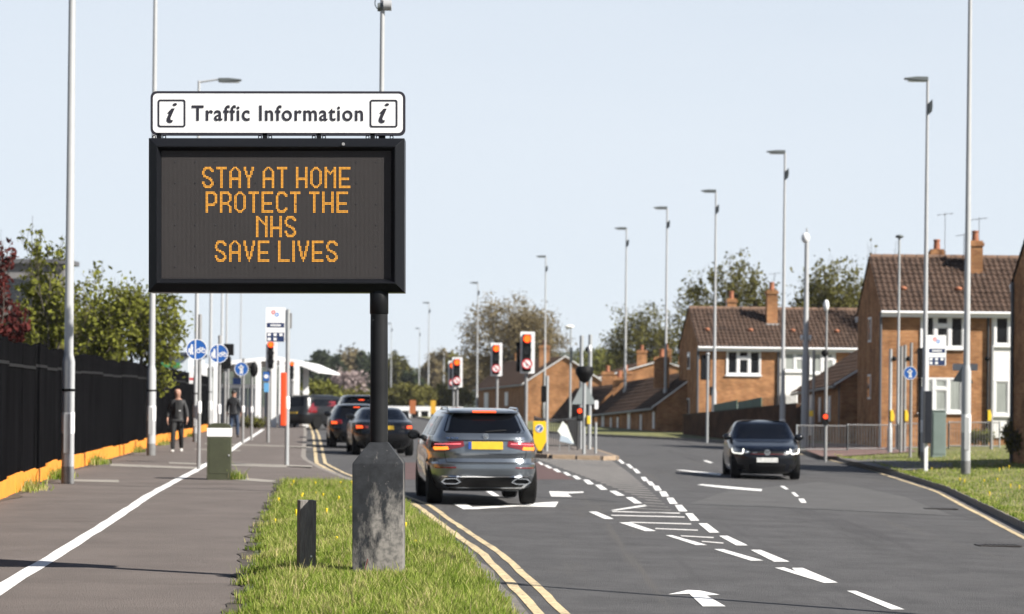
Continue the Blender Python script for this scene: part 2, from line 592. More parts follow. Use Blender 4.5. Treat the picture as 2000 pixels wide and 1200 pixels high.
# painted markings, each one a piece of the road
def crop(ox, oy, s):
    return lambda *pts: [(ox + x / s, oy + y / s) for x, y in pts]
def paint(name, pts, m=None, dz=0.005):
    mb = MB()
    g = [G(*q, zr) for q in pts]
    mb.add([(p.x, p.y, p.z + dz) for p in g], [tuple(range(len(g)))])
    return mb.build(name, m or M_WHITE, road)
c7, cr_, c8, ca = crop(900, 880, 3.846), crop(1300, 1020, 2.857), crop(760, 940, 4.545), crop(1200, 780, 2.5)
for q in (((575, 88), (597, 88), (627, 110), (603, 110)), ((625, 112), (650, 112), (690, 136), (662, 136)), ((690, 140), (720, 140), (757, 165), (725, 165)),
          ((765, 165), (795, 165), (832, 190), (800, 190)), ((835, 192), (870, 192), (907, 218), (868, 218)), ((918, 222), (960, 222), (1002, 256), (955, 256)),
          ((1008, 260), (1052, 260), (1102, 297), (1052, 297)), ((1115, 306), (1165, 306), (1232, 341), (1175, 341)), ((1238, 354), (1290, 354), (1362, 400), (1305, 400)),
          ((960, 462), (1020, 462), (1150, 517), (1080, 517)), ((1190, 543), (1270, 543), (1468, 608), (1385, 608)),
          ((1122, 452), (1165, 453), (1405, 420), (1380, 410)),
          ((1175, 70), (1200, 70), (1235, 100), (1208, 100)), ((1240, 105), (1268, 105), (1300, 135), (1272, 135)), ((1290, 140), (1320, 140), (1352, 172), (1320, 172)),
          ((1350, 202), (1388, 202), (1412, 232), (1375, 232)), ((1395, 235), (1432, 235), (1460, 265), (1420, 265)),
          ((1440, 268), (1485, 268), (1510, 303), (1462, 303)), ((1490, 310), (1540, 310), (1565, 348), (1512, 348)), ((1545, 358), (1595, 358), (1630, 403), (1570, 403)),
          ((1608, 412), (1660, 412), (1702, 460), (1640, 460)), ((1685, 475), (1740, 475), (1792, 530), (1728, 530)), ((1785, 550), (1850, 550), (1942, 620), (1868, 620))):
    paint('dash_marking', c7(*q))
for q in (((297, 78), (345, 78), (460, 132), (395, 132)), ((475, 157), (530, 157), (692, 223), (605, 223)), ((1012, 386), (1062, 386), (1333, 490), (1258, 490)),
          ((0, 75), (35, 75), (232, 130), (170, 130)), ((270, 153), (322, 153), (545, 217), (475, 217)),
          ((610, 257), (662, 255), (725, 277), (705, 258), (765, 258), (960, 340), (885, 342))):
    paint('dash_marking', cr_(*q))
paint('arrow_marking', cr_((15, 406), (125, 381), (195, 385), (303, 408), (228, 412), (335, 473), (208, 473), (132, 402)))
paint('arrow_marking', c8((568, 205), (685, 203), (740, 232), (1150, 214), (1340, 193), (1502, 185), (1475, 232), (1150, 226), (780, 250), (660, 252)))
paint('arrow_marking', c8((1420, 92), (1600, 97), (1725, 95), (1725, 105), (1580, 112), (1622, 141), (1440, 138)))
paint('dash_marking', c8((858, 92), (912, 92), (985, 135), (922, 135)))
for q in (((298, 346), (330, 346), (520, 364), (520, 374)), ((403, 419), (430, 416), (722, 441), (716, 450), (560, 438)), ((808, 425), (828, 425), (852, 441), (835, 441)),
          ((863, 456), (880, 456), (902, 476), (884, 476)), ((898, 487), (925, 487), (939, 507), (912, 507)), ((430, 300), (450, 300), (485, 312), (465, 312))):
    paint('dash_marking', ca(*q))
# hatched centre strip: thin bars between its two edge lines
EL = sorted((g.y, g.x) for g in (G(*q, zr) for q in c7((600, 100), (870, 205), (1055, 278), (1300, 377), (1140, 480), (1330, 575), (1690, 680))))
ER = sorted((g.y, g.x) for g in (G(*q, zr) for q in c7((1205, 85), (1335, 170), (1485, 285), (1600, 380), (1670, 436), (1738, 502), (1860, 585), (1960, 660))))
for py, x0, x1 in ((1000.5, 1196, 1328), (1008, 1194, 1337), (1021.5, 1230, 1350), (1033.8, 1280, 1363), (1048.2, 1330, 1394), (1059, 1371, 1413)):
    paint('hatch_marking', [(x0, py - 1.5), (x1, py + 1.8), (x1, py + 3.8), (x0, py + 0.2)], mat('faded_paint', (0.62, 0.60, 0.58), 0.7, var=0.12, scale=6, spots=[(24, 0.58, 0.08, (0.30, 0.29, 0.28))]))
y = 40.2
while y < 74:
    xa, xb = lerp(EL, y) + 0.25, lerp(ER, y) - 0.25
    mb = MB()
    d = 0.35
    wdh = clamp(0.16 + (y - 42) * 0.03, 0.16, 0.62)
    mb.add([(xa, y, zr(xa, y) + 0.005), (xb, y - d, zr(xb, y) + 0.005), (xb, y - d + wdh, zr(xb, y) + 0.005), (xa, y + wdh, zr(xa, y) + 0.005)], [(0, 1, 2, 3)])
    mb.build('hatch_marking', mat('worn_paint', (0.36, 0.335, 0.31), 0.8, var=0.3, scale=6, spots=[(14, 0.55, 0.1, (0.17, 0.165, 0.16))]), road)
    y += 1.22
paint('red_surfacing', [(700, 937), (1122, 937), (1056, 904), (690, 904)], M_RED, 0.003)
def line_strip(name, f, off, wd, y0, y1, m, step=1.5, zf=zr, parent=None, dz=0.005, jit=0.0):
    mb = MB()
    vs, y = [], y0
    while y <= y1 + 1e-6:
        j = random.uniform(-jit, jit)
        x = f(y) + off + j
        w2 = wd / 2 + random.uniform(-jit, jit) * 0.5
        vs += [(x - w2, y, zf(x - w2, y) + dz), (x + w2, y, zf(x + w2, y) + dz)]
        y += step
    n = len(vs) // 2
    mb.add(vs, [(2 * i, 2 * i + 1, 2 * i + 3, 2 * i + 2) for i in range(n - 1)])
    return mb.build(name, m, parent)
def fy(y): return lerp(YEL, y)
line_strip('yellow_line', fy, 0.0, 0.10, 8, 150, M_YEL, 0.7, parent=road, jit=0.010)
line_strip('yellow_line', fy, 0.23, 0.09, 8, 150, M_YEL, 0.7, parent=road, jit=0.010)
line_strip('yellow_line', kr, -0.25, 0.09, 20, 98, M_YEL, 2, parent=road, jit=0.01)
# pale gutter strip along both kerbs, tar joints, drain covers
M_GUT = mat('gutter_dust', (0.20, 0.18, 0.165), 0.95, var=0.35, scale=3, spots=[(6, 0.55, 0.1, (0.10, 0.095, 0.09))])
line_strip('gutter', kl, 0.10, 0.18, 8, 46, M_GUT, 0.8, parent=road, dz=0.003, jit=0.03)
line_strip('gutter', kr, -0.10, 0.2, 20, 98, M_GUT, 1.2, parent=road, dz=0.003, jit=0.03)
M_TAR = mat('tar', (0.028, 0.028, 0.03), 0.6)
def tar(pts, th):
    mb = MB()
    g = [G(*q, zr) for q in pts]
    vs = []
    for p in g:
        vs += [(p.x, p.y - th / 2, p.z + 0.004), (p.x, p.y + th / 2, p.z + 0.004)]
    mb.add(vs, [(2 * i, 2 * i + 2, 2 * i + 3, 2 * i + 1) for i in range(len(g) - 1)])
    mb.build('tar_joint', M_TAR, road)
M_PATCH = mat('repair_patch', (0.104, 0.101, 0.10), 0.85, var=0.2, scale=1.4, bump=0.5, bscale=90, spots=[(30, 0.57, 0.07, (0.15, 0.145, 0.14))])
paint('repair_patch', [(1345, 985), (1500, 990), (1700, 1000), (1860, 1008), (1770, 972), (1660, 948), (1600, 942), (1420, 960)], M_PATCH, 0.002)
tar([(1345, 985), (1500, 990), (1700, 1000), (1860, 1008), (1930, 1011)], 0.07)
tar([(1050, 972), (1140, 976), (1215, 981)], 0.09)
tar([(1340, 1004), (1360, 1006)], 0.3)
for px, py, lab in ((1838, 995, 'small iron drain grating in the road beside the far kerb'), (1950, 1067, 'iron drain grating in the road nearest the camera')):
    g = G(px, py, zr)
    mb = MB()
    mb.ring(rrect(-0.30, 0.30, -0.2, 0.2, 0.02, 1), rrect(-0.27, 0.27, -0.17, 0.17, 0.02, 1), 0.0, -0.012)
    for i in range(9):
        mb.bb(-0.26 + i * 0.06, -0.23 + i * 0.06, 0.0, -0.012, -0.17, 0.17)
    mb.v = [(x, z, -y0) for x, y0, z in mb.v]
    o = thing('drain_cover', lab, 'drain cover', (g.x, g.y, g.z + 0.006))
    mb.build('grating', mat('cast_iron', (0.05, 0.045, 0.042), 0.6, 0.6, var=0.3, scale=20), o)
    MB().bb(-0.27, 0.27, -0.17, 0.17, -0.004, 0.0).build('pit', M_TAR, o)

# path: white dividing line and pale paving bands
WL = sorted((g.y, g.x) for g in (G(*q, zpath) for q in ((14, 1144), (133, 1070), (224, 1013), (301, 962), (378, 922), (451, 880), (469, 867), (490, 855), (511, 841))))
line_strip('white_line', lambda y: lerp(WL, y), 0.0, 0.16, 10, 110, M_WHITE, 0.9, zf=zpath, parent=path, dz=0.006, jit=0.012)
for q in (((215, 906), (385, 913), (385, 917), (215, 911)), ((330, 903), (560, 911), (560, 914), (330, 906)), ((455, 905), (610, 910), (610, 913), (455, 907)),
          ((140, 937), (232, 938), (232, 943), (140, 941)), ((452, 932), (552, 940), (552, 944), (452, 938)), ((400, 866), (610, 873), (610, 875), (400, 868)), ((380, 877), (470, 880), (470, 882), (380, 879))):
    g = [G(*p, zpath) for p in q]
    mb = MB()
    mb.add([(p.x, p.y, p.z + 0.005) for p in g], [(0, 1, 2, 3)])
    mb.build('paving_band', M_CONC, path)
M_DIRT = mat('edge_dirt', (0.075, 0.06, 0.045), 0.95, var=0.4, scale=8, spots=[(9, 0.55, 0.1, (0.13, 0.12, 0.05))])
line_strip('dirt_edge', ve, -0.02, 0.16, 9, 46, M_DIRT, 0.33, zf=zpath, parent=path, dz=0.007, jit=0.07)
line_strip('dirt_edge', fe, 0.10, 0.18, 20, 108, M_DIRT, 0.6, zf=zpath, parent=path, dz=0.007, jit=0.07)
# reddish paving by the crossing on the far right
g = [G(*p, zright) for p in ((1566, 868), (1760, 868), (1790, 884), (1640, 893), (1606, 893), (1576, 882))]
mb = MB()
mb.add([(p.x, p.y, zright(p.x, p.y) + 0.03) for p in g], [tuple(range(6))])
tag(mb.build('pavement', mat('red_paving', (0.22, 0.13, 0.11), 0.9, var=0.25, scale=2)), kind='structure')
g = [G(*p, zright) for p in ((1640, 897), (1860, 906), (1860, 914), (1760, 922), (1700, 912))]
mb = MB()
mb.add([(p.x, p.y, zright(p.x, p.y) + 0.03) for p in g], [tuple(range(5))])
tag(mb.build('pavement', mat('grey_paving', (0.15, 0.14, 0.135), 0.9, var=0.25, scale=2)), kind='structure')

# traffic island
isl = [P(1046, 893, 74.5), P(1120, 898, 73.6), P(1205, 896, 74.6)]
xi0, xi1 = isl[0].x, isl[2].x
pts = [(xi0, 74.6), (xi0 + 0.5, 73.9), (xi1 - 0.5, 73.9), (xi1, 74.6), (xi1 - 0.6, 92), (xi1 - 2.0, 112), (xi0 - 3.2, 112), (xi0 - 1.0, 92)]
mb = MB()
n = len(pts)
mb.add([(x, y, zr(x, y) + 0.12) for x, y in pts] + [(x, y, zr(x, y) - 0.1) for x, y in pts], [tuple(range(n))] + [(i, n + i, n + (i + 1) % n, (i + 1) % n) for i in range(n)])
island = tag(mb.build('traffic_island', mat('island_top', (0.19, 0.16, 0.14), 0.9, var=0.2, scale=2)), kind='structure')
def zisl(X, Y): return zr(X, Y) + 0.12
stone2 = MB().bb(-0.0625, 0.0625, 0.004, 0.7, -0.2, 0.0).mesh('kerb_stone', mat('buff_kerb', (0.42, 0.31, 0.21), 0.9, var=0.2, scale=4), bevel=0.01)
for i in range(n):
    a, b = Vector(pts[i]), Vector(pts[(i + 1) % n])
    if min(a.y, b.y) > 90: continue
    d = b - a
    k = int(d.length / 0.72)
    for j in range(max(1, k)):
        p = a + d * (j / max(1, k))
        o = link('kerb_stone', stone2, island, (p.x, p.y, zr(p.x, p.y) + 0.128), -math.atan2(d.x, d.y))
        if k == 0: o.scale.y = d.length / 0.7
# ------------------------------------------------------------------ the traffic information sign
YS = 21.5
SC = FPX / YS            # pixels per metre at the sign
M_BLACK = mat('black_paint', (0.010, 0.011, 0.013), 0.45, var=0.3, scale=3, spec=0.15)
M_BLACKG = mat('black_gloss', (0.011, 0.012, 0.015), 0.35, spec=0.14)
M_SIGNW = mat('sign_white', (0.82, 0.82, 0.82), 0.45, spec=0.3)
M_INK = mat('sign_black', (0.018, 0.016, 0.028), 0.5)
M_FACE = mat('display_face', (0.054, 0.049, 0.050), 0.85, var=0.12, scale=2.0, spots=[(1.5, 0.68, 0.06, (0.035, 0.03, 0.03))], spec=0.2)
M_LED = mat('led_amber', (0.10, 0.04, 0.005), 0.7, emit=(1.0, 0.46, 0.075), estr=1.08, spec=0.0)
b0 = P(740, 1117, YS)
sg = thing('message_sign', 'large black electronic message sign on a post reading STAY AT HOME', 'traffic sign', (b0.x, b0.y, b0.z))
def lx(px): return (px - 740) / SC
def lz(py): return (1117 - py) / SC
# square cabinet foot with pyramid shoulders
hw = 49 / SC
mb = MB()
rings = [(-0.25, hw), (lz(906), hw), (lz(903), hw * 0.985), (lz(868), 21 / SC), (lz(864), 18 / SC)]
vs, fs = [], []
for z, h in rings:
    vs += [(-h, -h, z), (h, -h, z), (h, h, z), (-h, h, z)]
for k in range(len(rings) - 1):
    for i in range(4):
        j = (i + 1) % 4
        fs.append((4 * k + i, 4 * k + j, 4 * k + 4 + j, 4 * k + 4 + i))
fs.append((len(vs) - 4, len(vs) - 3, len(vs) - 2, len(vs) - 1))
mb.add(vs, fs)
M_FOOT = mat('weathered_black_steel', (0.034, 0.037, 0.042), 0.7, var=0.35, scale=9, spec=0.12, spots=[(30, 0.64, 0.03, (0.16, 0.155, 0.15))])
nt = M_FOOT.node_tree                    # black paint worn through to pale primer, mostly low down
tcn = nt.nodes.new('ShaderNodeTexCoord')
mpn = nt.nodes.new('ShaderNodeMapping')
mpn.inputs['Scale'].default_value = (1.5, 1.5, 0.6)
mpn.inputs['Location'].default_value = (4.3, 2.2, 7.7)
nt.links.new(tcn.outputs['Object'], mpn.inputs['Vector'])
nz = nt.nodes.new('ShaderNodeTexNoise')
nz.inputs['Scale'].default_value = 4.5
nz.inputs['Detail'].default_value = 9.0
nz.inputs['Roughness'].default_value = 0.72
nt.links.new(mpn.outputs['Vector'], nz.inputs['Vector'])
sp_ = nt.nodes.new('ShaderNodeSeparateXYZ')
nt.links.new(tcn.outputs['Object'], sp_.inputs[0])
def fm(op, a, b):
    n = nt.nodes.new('ShaderNodeMath')
    n.operation = op
    for i, v in enumerate((a, b)):
        if isinstance(v, (int, float)): n.inputs[i].default_value = v
        else: nt.links.new(v, n.inputs[i])
    return n.outputs[0]
wear = fm('ADD', fm('ADD', nz.outputs['Fac'], fm('MULTIPLY', sp_.outputs['Z'], -0.30)), fm('MULTIPLY', sp_.outputs['X'], 0.30))
mr_ = nt.nodes.new('ShaderNodeMapRange')
mr_.inputs['From Min'].default_value = 0.30
mr_.inputs['From Max'].default_value = 0.46
nt.links.new(wear, mr_.inputs['Value'])
n2 = nt.nodes.new('ShaderNodeTexNoise')
n2.inputs['Scale'].default_value = 22.0
n2.inputs['Detail'].default_value = 6.0
nt.links.new(tcn.outputs['Object'], n2.inputs['Vector'])
cr2 = nt.nodes.new('ShaderNodeValToRGB')
cr2.color_ramp.elements[0].position, cr2.color_ramp.elements[1].position = 0.35, 0.6
cr2.color_ramp.elements[0].color, cr2.color_ramp.elements[1].color = (0.10, 0.096, 0.091, 1), (0.195, 0.182, 0.168, 1)
nt.links.new(n2.outputs['Fac'], cr2.inputs['Fac'])
mxf = nt.nodes.new('ShaderNodeMix')
mxf.data_type = 'RGBA'
pb = nt.nodes['Principled BSDF']
nt.links.new(mr_.outputs['Result'], mxf.inputs['Factor'])
nt.links.new(pb.inputs['Base Color'].links[0].from_socket, mxf.inputs[6])
nt.links.new(cr2.outputs['Color'], mxf.inputs[7])
nt.links.new(mxf.outputs[2], pb.inputs['Base Color'])
foot = mb.build('base_cabinet', M_FOOT, sg, bevel=0.012, smooth=35)
MB().path([(-0.12, -hw - 0.012, 0.0), (-0.10, -hw - 0.014, 0.07), (-0.085, -hw - 0.013, 0.13)], 0.004, 5).build('cable', mat('red_cable', (0.18, 0.02, 0.02), 0.5), foot)
for sx in (-1, 1):
    MB().prism([(sx * 0.02, lz(868)), (sx * 0.10, lz(885)), (sx * 0.02, lz(858))][::sx], -0.06, -0.05).build('gusset', M_FOOT, foot)
post = MB().lathe([(17.5 / SC, lz(872)), (17.0 / SC, lz(640)), (16.8 / SC, lz(612))], 24)
post.build('post', mat('post_black', (0.018, 0.019, 0.021), 0.5, var=0.25, scale=4, spec=0.15, spots=[(7, 0.68, 0.04, (0.30, 0.29, 0.28)), ]), sg, smooth=50)
MB().lathe([(17.2 / SC, lz(614)), (18.2 / SC, lz(613)), (18.2 / SC, lz(560)), (17.2 / SC, lz(559))], 24).build('post_sleeve', M_BLACK, sg, smooth=50)
# display housing: open black tray with bevelled rim
x0, x1, z0, z1 = lx(292), lx(790), lz(572), lz(272)
fx0, fx1, fz0, fz1 = lx(317), lx(764), lz(546), lz(297)
D = 0.30
def rect(a, b, c, d): return [(a, c), (b, c), (b, d), (a, d)]
mb = MB()
O = rect(x0, x1, z0, z1); I1 = rect(x0 + 0.075, x1 - 0.075, z0 + 0.075, z1 - 0.075); I2 = rect(fx0, fx1, fz0, fz1)
prof = [(O, D), (O, 0.03), (I1, -0.035), (rect(x0 + 0.085, x1 - 0.085, z0 + 0.085, z1 - 0.085), -0.035), (I2, 0.02), (I2, 0.05)]
vs = [(x, y, z) for r, y in prof for x, z in r]
fs = [(3, 2, 1, 0)]
for k in range(len(prof) - 1):
    for i in range(4):
        j = (i + 1) % 4
        fs.append((4 * k + i, 4 * k + j, 4 * k + 4 + j, 4 * k + 4 + i))
mb.add(vs, fs)
MYO = -0.10
hs = mb.build('display_housing', M_BLACKG, sg, loc=(0, MYO, 0), bevel=0.004)
fc = MB()
fc.bb(fx0 + 0.001, fx1 - 0.001, 0.022, 0.04, fz0 + 0.001, fz1 - 0.001)
face = fc.build('display_face', M_FACE, sg, loc=(0, MYO, 0))
# raised fixing studs of the display matrix
st = MB().bb(-0.004, 0.004, 0.017, 0.022, -0.004, 0.004).mesh('stud', M_INK)
for i in range(11):
    for j in range(6):
        link('stud', st, face, (fx0 + 0.124 + i * 0.178, 0, fz0 + 0.104 + j * 0.186))
# unlit diode rows as fine raised ribs
rb = MB()
pit = 2.51 / SC
nx = int((fx1 - fx0) / pit) - 1
for i in range(nx):
    x = fx0 + (i + 0.7) * pit
    rb.bb(x, x + pit * 0.42, 0.0205, 0.022, fz0 + 0.01, fz1 - 0.01)
o = rb.build('diode_rows', mat('unlit_diodes', (0.07, 0.064, 0.064), 0.8, spec=0.2), face)
o['kind'] = 'stuff'
GL = {
 'S': "..#####..|.#######.|.##...###|##.....##|##.......|##.......|.##......|.####....|...####..|.....###.|......##.|##.....##|##.....##|.##...###|.#######.|..#####..",
 'T': "########|########|" + "...##...|" * 13 + "...##...",
 'A': "...###...|..##.##..|.##...##.|##.....##|##.....##|##.....##|##.....##|##.....##|#########|#########|" + "##.....##|" * 5 + "##.....##",
 'Y': "##....##|##....##|##....##|.##..##.|.##..##.|.##..##.|..####..|..####..|" + "...##...|" * 7 + "...##...",
 'H': "##.....##|" * 8 + "#########|#########|" + "##.....##|" * 5 + "##.....##",
 'O': "...###...|..#####..|.##...##.|" + "##.....##|" * 10 + ".##...##.|..#####..|...###...",
 'M': "##.....##|##.....##|###...###|####.####|##.###.##|##..#..##|" + "##.....##|" * 9 + "##.....##",
 'E': "#########|#########|" + "##.......|" * 6 + "########.|########.|" + "##.......|" * 4 + "#########|#########",
 'P': "#######..|########.|##....###|" + "##.....##|" * 5 + "##....###|########.|#######..|" + "##.......|" * 4 + "##.......",
 'R': "#######..|########.|##....###|" + "##.....##|" * 4 + "##....##.|#######..|#######..|##....##.|" + "##.....##|" * 4 + "##.....##",
 'C': "..#####..|.#######.|.##...###|##.....##|" + "##.......|" * 8 + "##.....##|.##...###|.#######.|..#####..",
 'N': "##.....##|###....##|####...##|##.##..##|##..##.##|##...####|##....###|" + "##.....##|" * 8 + "##.....##",
 'V': "##.....##|##.....##|##.....##|##.....##|.##...##.|.##...##.|.##...##.|.##...##.|..##.##..|..##.##..|..##.##..|..##.##..|...###...|...###...|....#....|....#....",
 'L': "##.......|" * 14 + "#########|#########",
 'I': "##|" * 15 + "##",
}
for txt, pxl, pyt in (('STAY AT HOME', 396, 328), ('PROTECT THE', 403, 376), ('NHS', 501, 423.5), ('SAVE LIVES', 421, 471.5)):
    cx = 0
    for ch in txt:
        mb = MB()
        if ch == ' ':
            cx += 4.6
            continue
        rows = GL[ch].split('|')
        for r, row in enumerate(rows):
            for c, k in enumerate(row):
                if k == '#':
                    x = lx(pxl + (cx + c + 0.5) * 2.53)
                    z = lz(pyt + (r + 0.5) * 2.6)
                    h = 0.0038
                    mb.bb(x - h, x + h, 0.0185, 0.022, z - h * 1.05, z + h * 1.05)
        cx += len(rows[0]) + 2
        mb.build('lit_letter', M_LED, face)
# rain cover blemish, small eye bolts, brackets
for px in (310, 517, 622, 727):
    MB().bb(lx(px) - 0.02, lx(px) + 0.02, -0.03, 0.03, lz(273), lz(262)).build('bracket', M_BLACK, sg)
for px in (300, 320, 507, 527, 612, 632, 717, 737, 764):
    MB().ring(circ(lx(px), lz(268.5), 0.018, 10), circ(lx(px), lz(268.5), 0.010, 10), -0.005, 0.005).build('eye_bolt', M_BLACK, sg)
MB().tube((lx(672), MYO - 0.03, lz(285)), (lx(672), MYO - 0.045, lz(285)), 0.014, n=10).build('light_sensor', mat('sensor_grey', (0.4, 0.4, 0.4), 0.4), hs).location = (0, -MYO, 0)
# header board
hx0, hx1, hz0, hz1 = lx(294), lx(791), lz(265.5), lz(179.5)
hd = MB().prism(rrect(hx0, hx1, hz0, hz1, 0.055), -0.03, 0.02).build('header_board', M_INK, sg)
MB().prism(rrect(hx0 + 0.022, hx1 - 0.022, hz0 + 0.022, hz1 - 0.022, 0.04), -0.033, -0.030).build('header_face', M_SIGNW, hd)
me = text_mesh('Traffic Information', 0.160, M_INK, 1.13, 0.0024)
xs = [v.co.x for v in me.vertices]
k = (lx(709) - lx(375)) / (max(xs) - min(xs))
me.transform(Matrix.Scale(k, 4, (1, 0, 0)))
zz = [v.co.z for v in me.vertices]
me.transform(Matrix.Scale((lz(207) - lz(237.5)) / (max(zz) - min(zz)), 4, (0, 0, 1)))
zz = [v.co.z for v in me.vertices]; xs = [v.co.x for v in me.vertices]
me.transform(Matrix.Translation(((lx(375) + lx(709)) / 2 - (max(xs) + min(xs)) / 2, -0.0355, lz(237.5) - min(zz))))
gapx = (lx(488) + lx(505)) / 2
for sgn, wl in ((-1, 'black word Traffic'), (1, 'black word Information')):
    bm = bmesh.new()
    bm.from_mesh(me)
    bmesh.ops.delete(bm, geom=[v for v in bm.verts if (v.co.x - gapx) * sgn < 0], context='VERTS')
    wm = bpy.data.meshes.new('lettering')
    bm.to_mesh(wm)
    bm.free()
    wm.materials.append(M_INK)
    link('lettering', wm, hd, label=wl)
for pxl in (308.5, 722.0):
    a, b, c, d = lx(pxl), lx(pxl + 54), lz(250), lz(196)
    MB().ring(rrect(a, b, c, d, 0.02), rrect(a + 0.014, b - 0.014, c + 0.014, d - 0.014, 0.012), -0.0365, -0.033).build('icon_frame', M_INK, hd)
    def ic(cx, cy): return (lx(pxl + (cx - 140) / 7.4), lz(196 + (cy - 200) / 7.4))
    mb = MB()
    mb.prism([ic(*q) for q in ((340, 328), (385, 328), (322, 470), (326, 494), (358, 497), (350, 528), (320, 541), (285, 533), (267, 505), (272, 470), (302, 402), (277, 398), (287, 386))][::-1], -0.0365, -0.033)
    e = ic(387, 272)
    mb.prism([(e[0] + 0.0185 * math.cos(t) + 0.004 * math.sin(t), e[1] + 0.013 * math.sin(t)) for t in [i * math.pi / 9 for i in range(18)]], -0.0365, -0.033)
    mb.build('information_symbol', M_INK, hd)
for px in (330, 520, 640, 745):
    MB().bb(lx(px) - 0.03, lx(px) + 0.03, 0.02, 0.05, lz(600), lz(200)).build('back_rail', M_BLACK, sg) if px == 745 else None
sg.rotation_euler.y = -RHO * 0.9

# wooden marker post on the verge
bp = P(598, 1114, 21.72)
wp = thing('marker_post', 'short square weathered timber post in the grass beside the sign', 'bollard', (bp.x, bp.y, bp.z), math.radians(16))
mb = MB()
h2, hh = 0.074, 0.63
mb.hexa([(-h2, -h2, -0.25), (h2, -h2, -0.25), (h2, h2, -0.25), (-h2, h2, -0.25)], [(-h2, -h2, hh), (h2, -h2, hh), (h2, h2, hh), (-h2, h2, hh)])
mb.build('timber_post', mat('weathered_timber', (0.27, 0.25, 0.23), 0.85, var=0.28, scale=9, bump=0.6, bscale=20, stretch=(6, 6, 0.7), spots=[(20, 0.63, 0.04, (0.12, 0.11, 0.10))]), wp, bevel=0.006)
MB().tube((0.03, -h2 - 0.004, 0.13), (0.03, -h2 + 0.01, 0.13), 0.009, n=8).build('screw', mat('zinc', (0.6, 0.6, 0.6), 0.4, 0.8), wp)

# green feeder pillar with white band
g = G(428, 937, zpath)
fp = thing('feeder_pillar', 'dark green service pillar with white band and domed lid on the path', 'pillar', (g.x, g.y, g.z), math.radians(4))
sw = FPX / g.y
M_GRN = mat('pillar_green', (0.055, 0.062, 0.028), 0.6, var=0.2, scale=4, spots=[(7, 0.64, 0.04, (0.12, 0.10, 0.07))])
hw, hd2, H = 0.225, 0.19, 1.02
MB().bb(-hw, hw, -hd2, hd2, -0.05, H * 0.82).build('body', M_GRN, fp, bevel=0.012)
MB().bb(-hw - 0.004, hw + 0.004, -hd2 - 0.004, hd2 + 0.004, H * 0.805, H * 0.965).build('white_band', M_SIGNW, fp, bevel=0.008)
mb = MB()
mb.prism([(-hw - 0.006, H * 0.963), (hw + 0.006, H * 0.963), (hw - 0.03, H * 1.025), (hw - 0.12, H * 1.055), (-hw + 0.12, H * 1.055), (-hw + 0.03, H * 1.025)], -hd2, hd2)
mb.build('lid', M_GRN, fp, bevel=0.01)
MB().bb(-hw * 0.8, hw * 0.8, -hd2 - 0.006, -hd2 + 0.01, 0.12, H * 0.78).build('door', M_GRN, fp, bevel=0.004)
MB().tube((hw * 0.86, -hd2 - 0.003, 0.47), (hw * 0.86, -hd2 - 0.02, 0.47), 0.018, n=10).build('lock', mat('zinc', (0.6, 0.6, 0.6), 0.4, 0.8), fp)
# ------------------------------------------------------------------ vehicles
def paint_mat(name, col, rough=0.28, metal=0.5):
    return mat(name, col, rough, metal, coat=1.0 if metal else 0.35, var=0.06, scale=3, spec=0.5 if metal else 0.3)
M_TYRE = mat('tyre', (0.014, 0.014, 0.014), 0.9, spec=0.1)
M_RIM = mat('alloy', (0.35, 0.36, 0.37), 0.35, 0.9)
M_GLASS = mat('dark_glass', (0.004, 0.0045, 0.006), 0.08, 0.0, spec=0.3)
M_TRIM = mat('black_trim', (0.010, 0.010, 0.011), 0.6, spec=0.15)
M_CHROME = mat('chrome', (0.75, 0.76, 0.78), 0.18, 1.0)
M_RLENS = mat('red_lens', (0.22, 0.008, 0.012), 0.15, coat=1.0)
M_BRAKE = mat('brake_glow', (0.5, 0.03, 0.01), 0.3, emit=(1.0, 0.10, 0.02), estr=1.6)
M_AMBER = mat('indicator_glow', (0.5, 0.1, 0.01), 0.3, emit=(1.0, 0.20, 0.02), estr=2.0)
M_HEAD = mat('headlamp_glow', (0.8, 0.8, 0.75), 0.2, emit=(1.0, 0.98, 0.86), estr=1.1)
M_LENS = mat('clear_lens', (0.10, 0.11, 0.12), 0.08, coat=1.0, spec=0.8)
M_PLY = mat('plate_yellow', (0.72, 0.46, 0.03), 0.4, var=0.12, scale=9)
M_PLW = mat('plate_white', (0.62, 0.62, 0.60), 0.4, var=0.25, scale=14)
M_BLUE = mat('plate_blue', (0.03, 0.10, 0.45), 0.4)

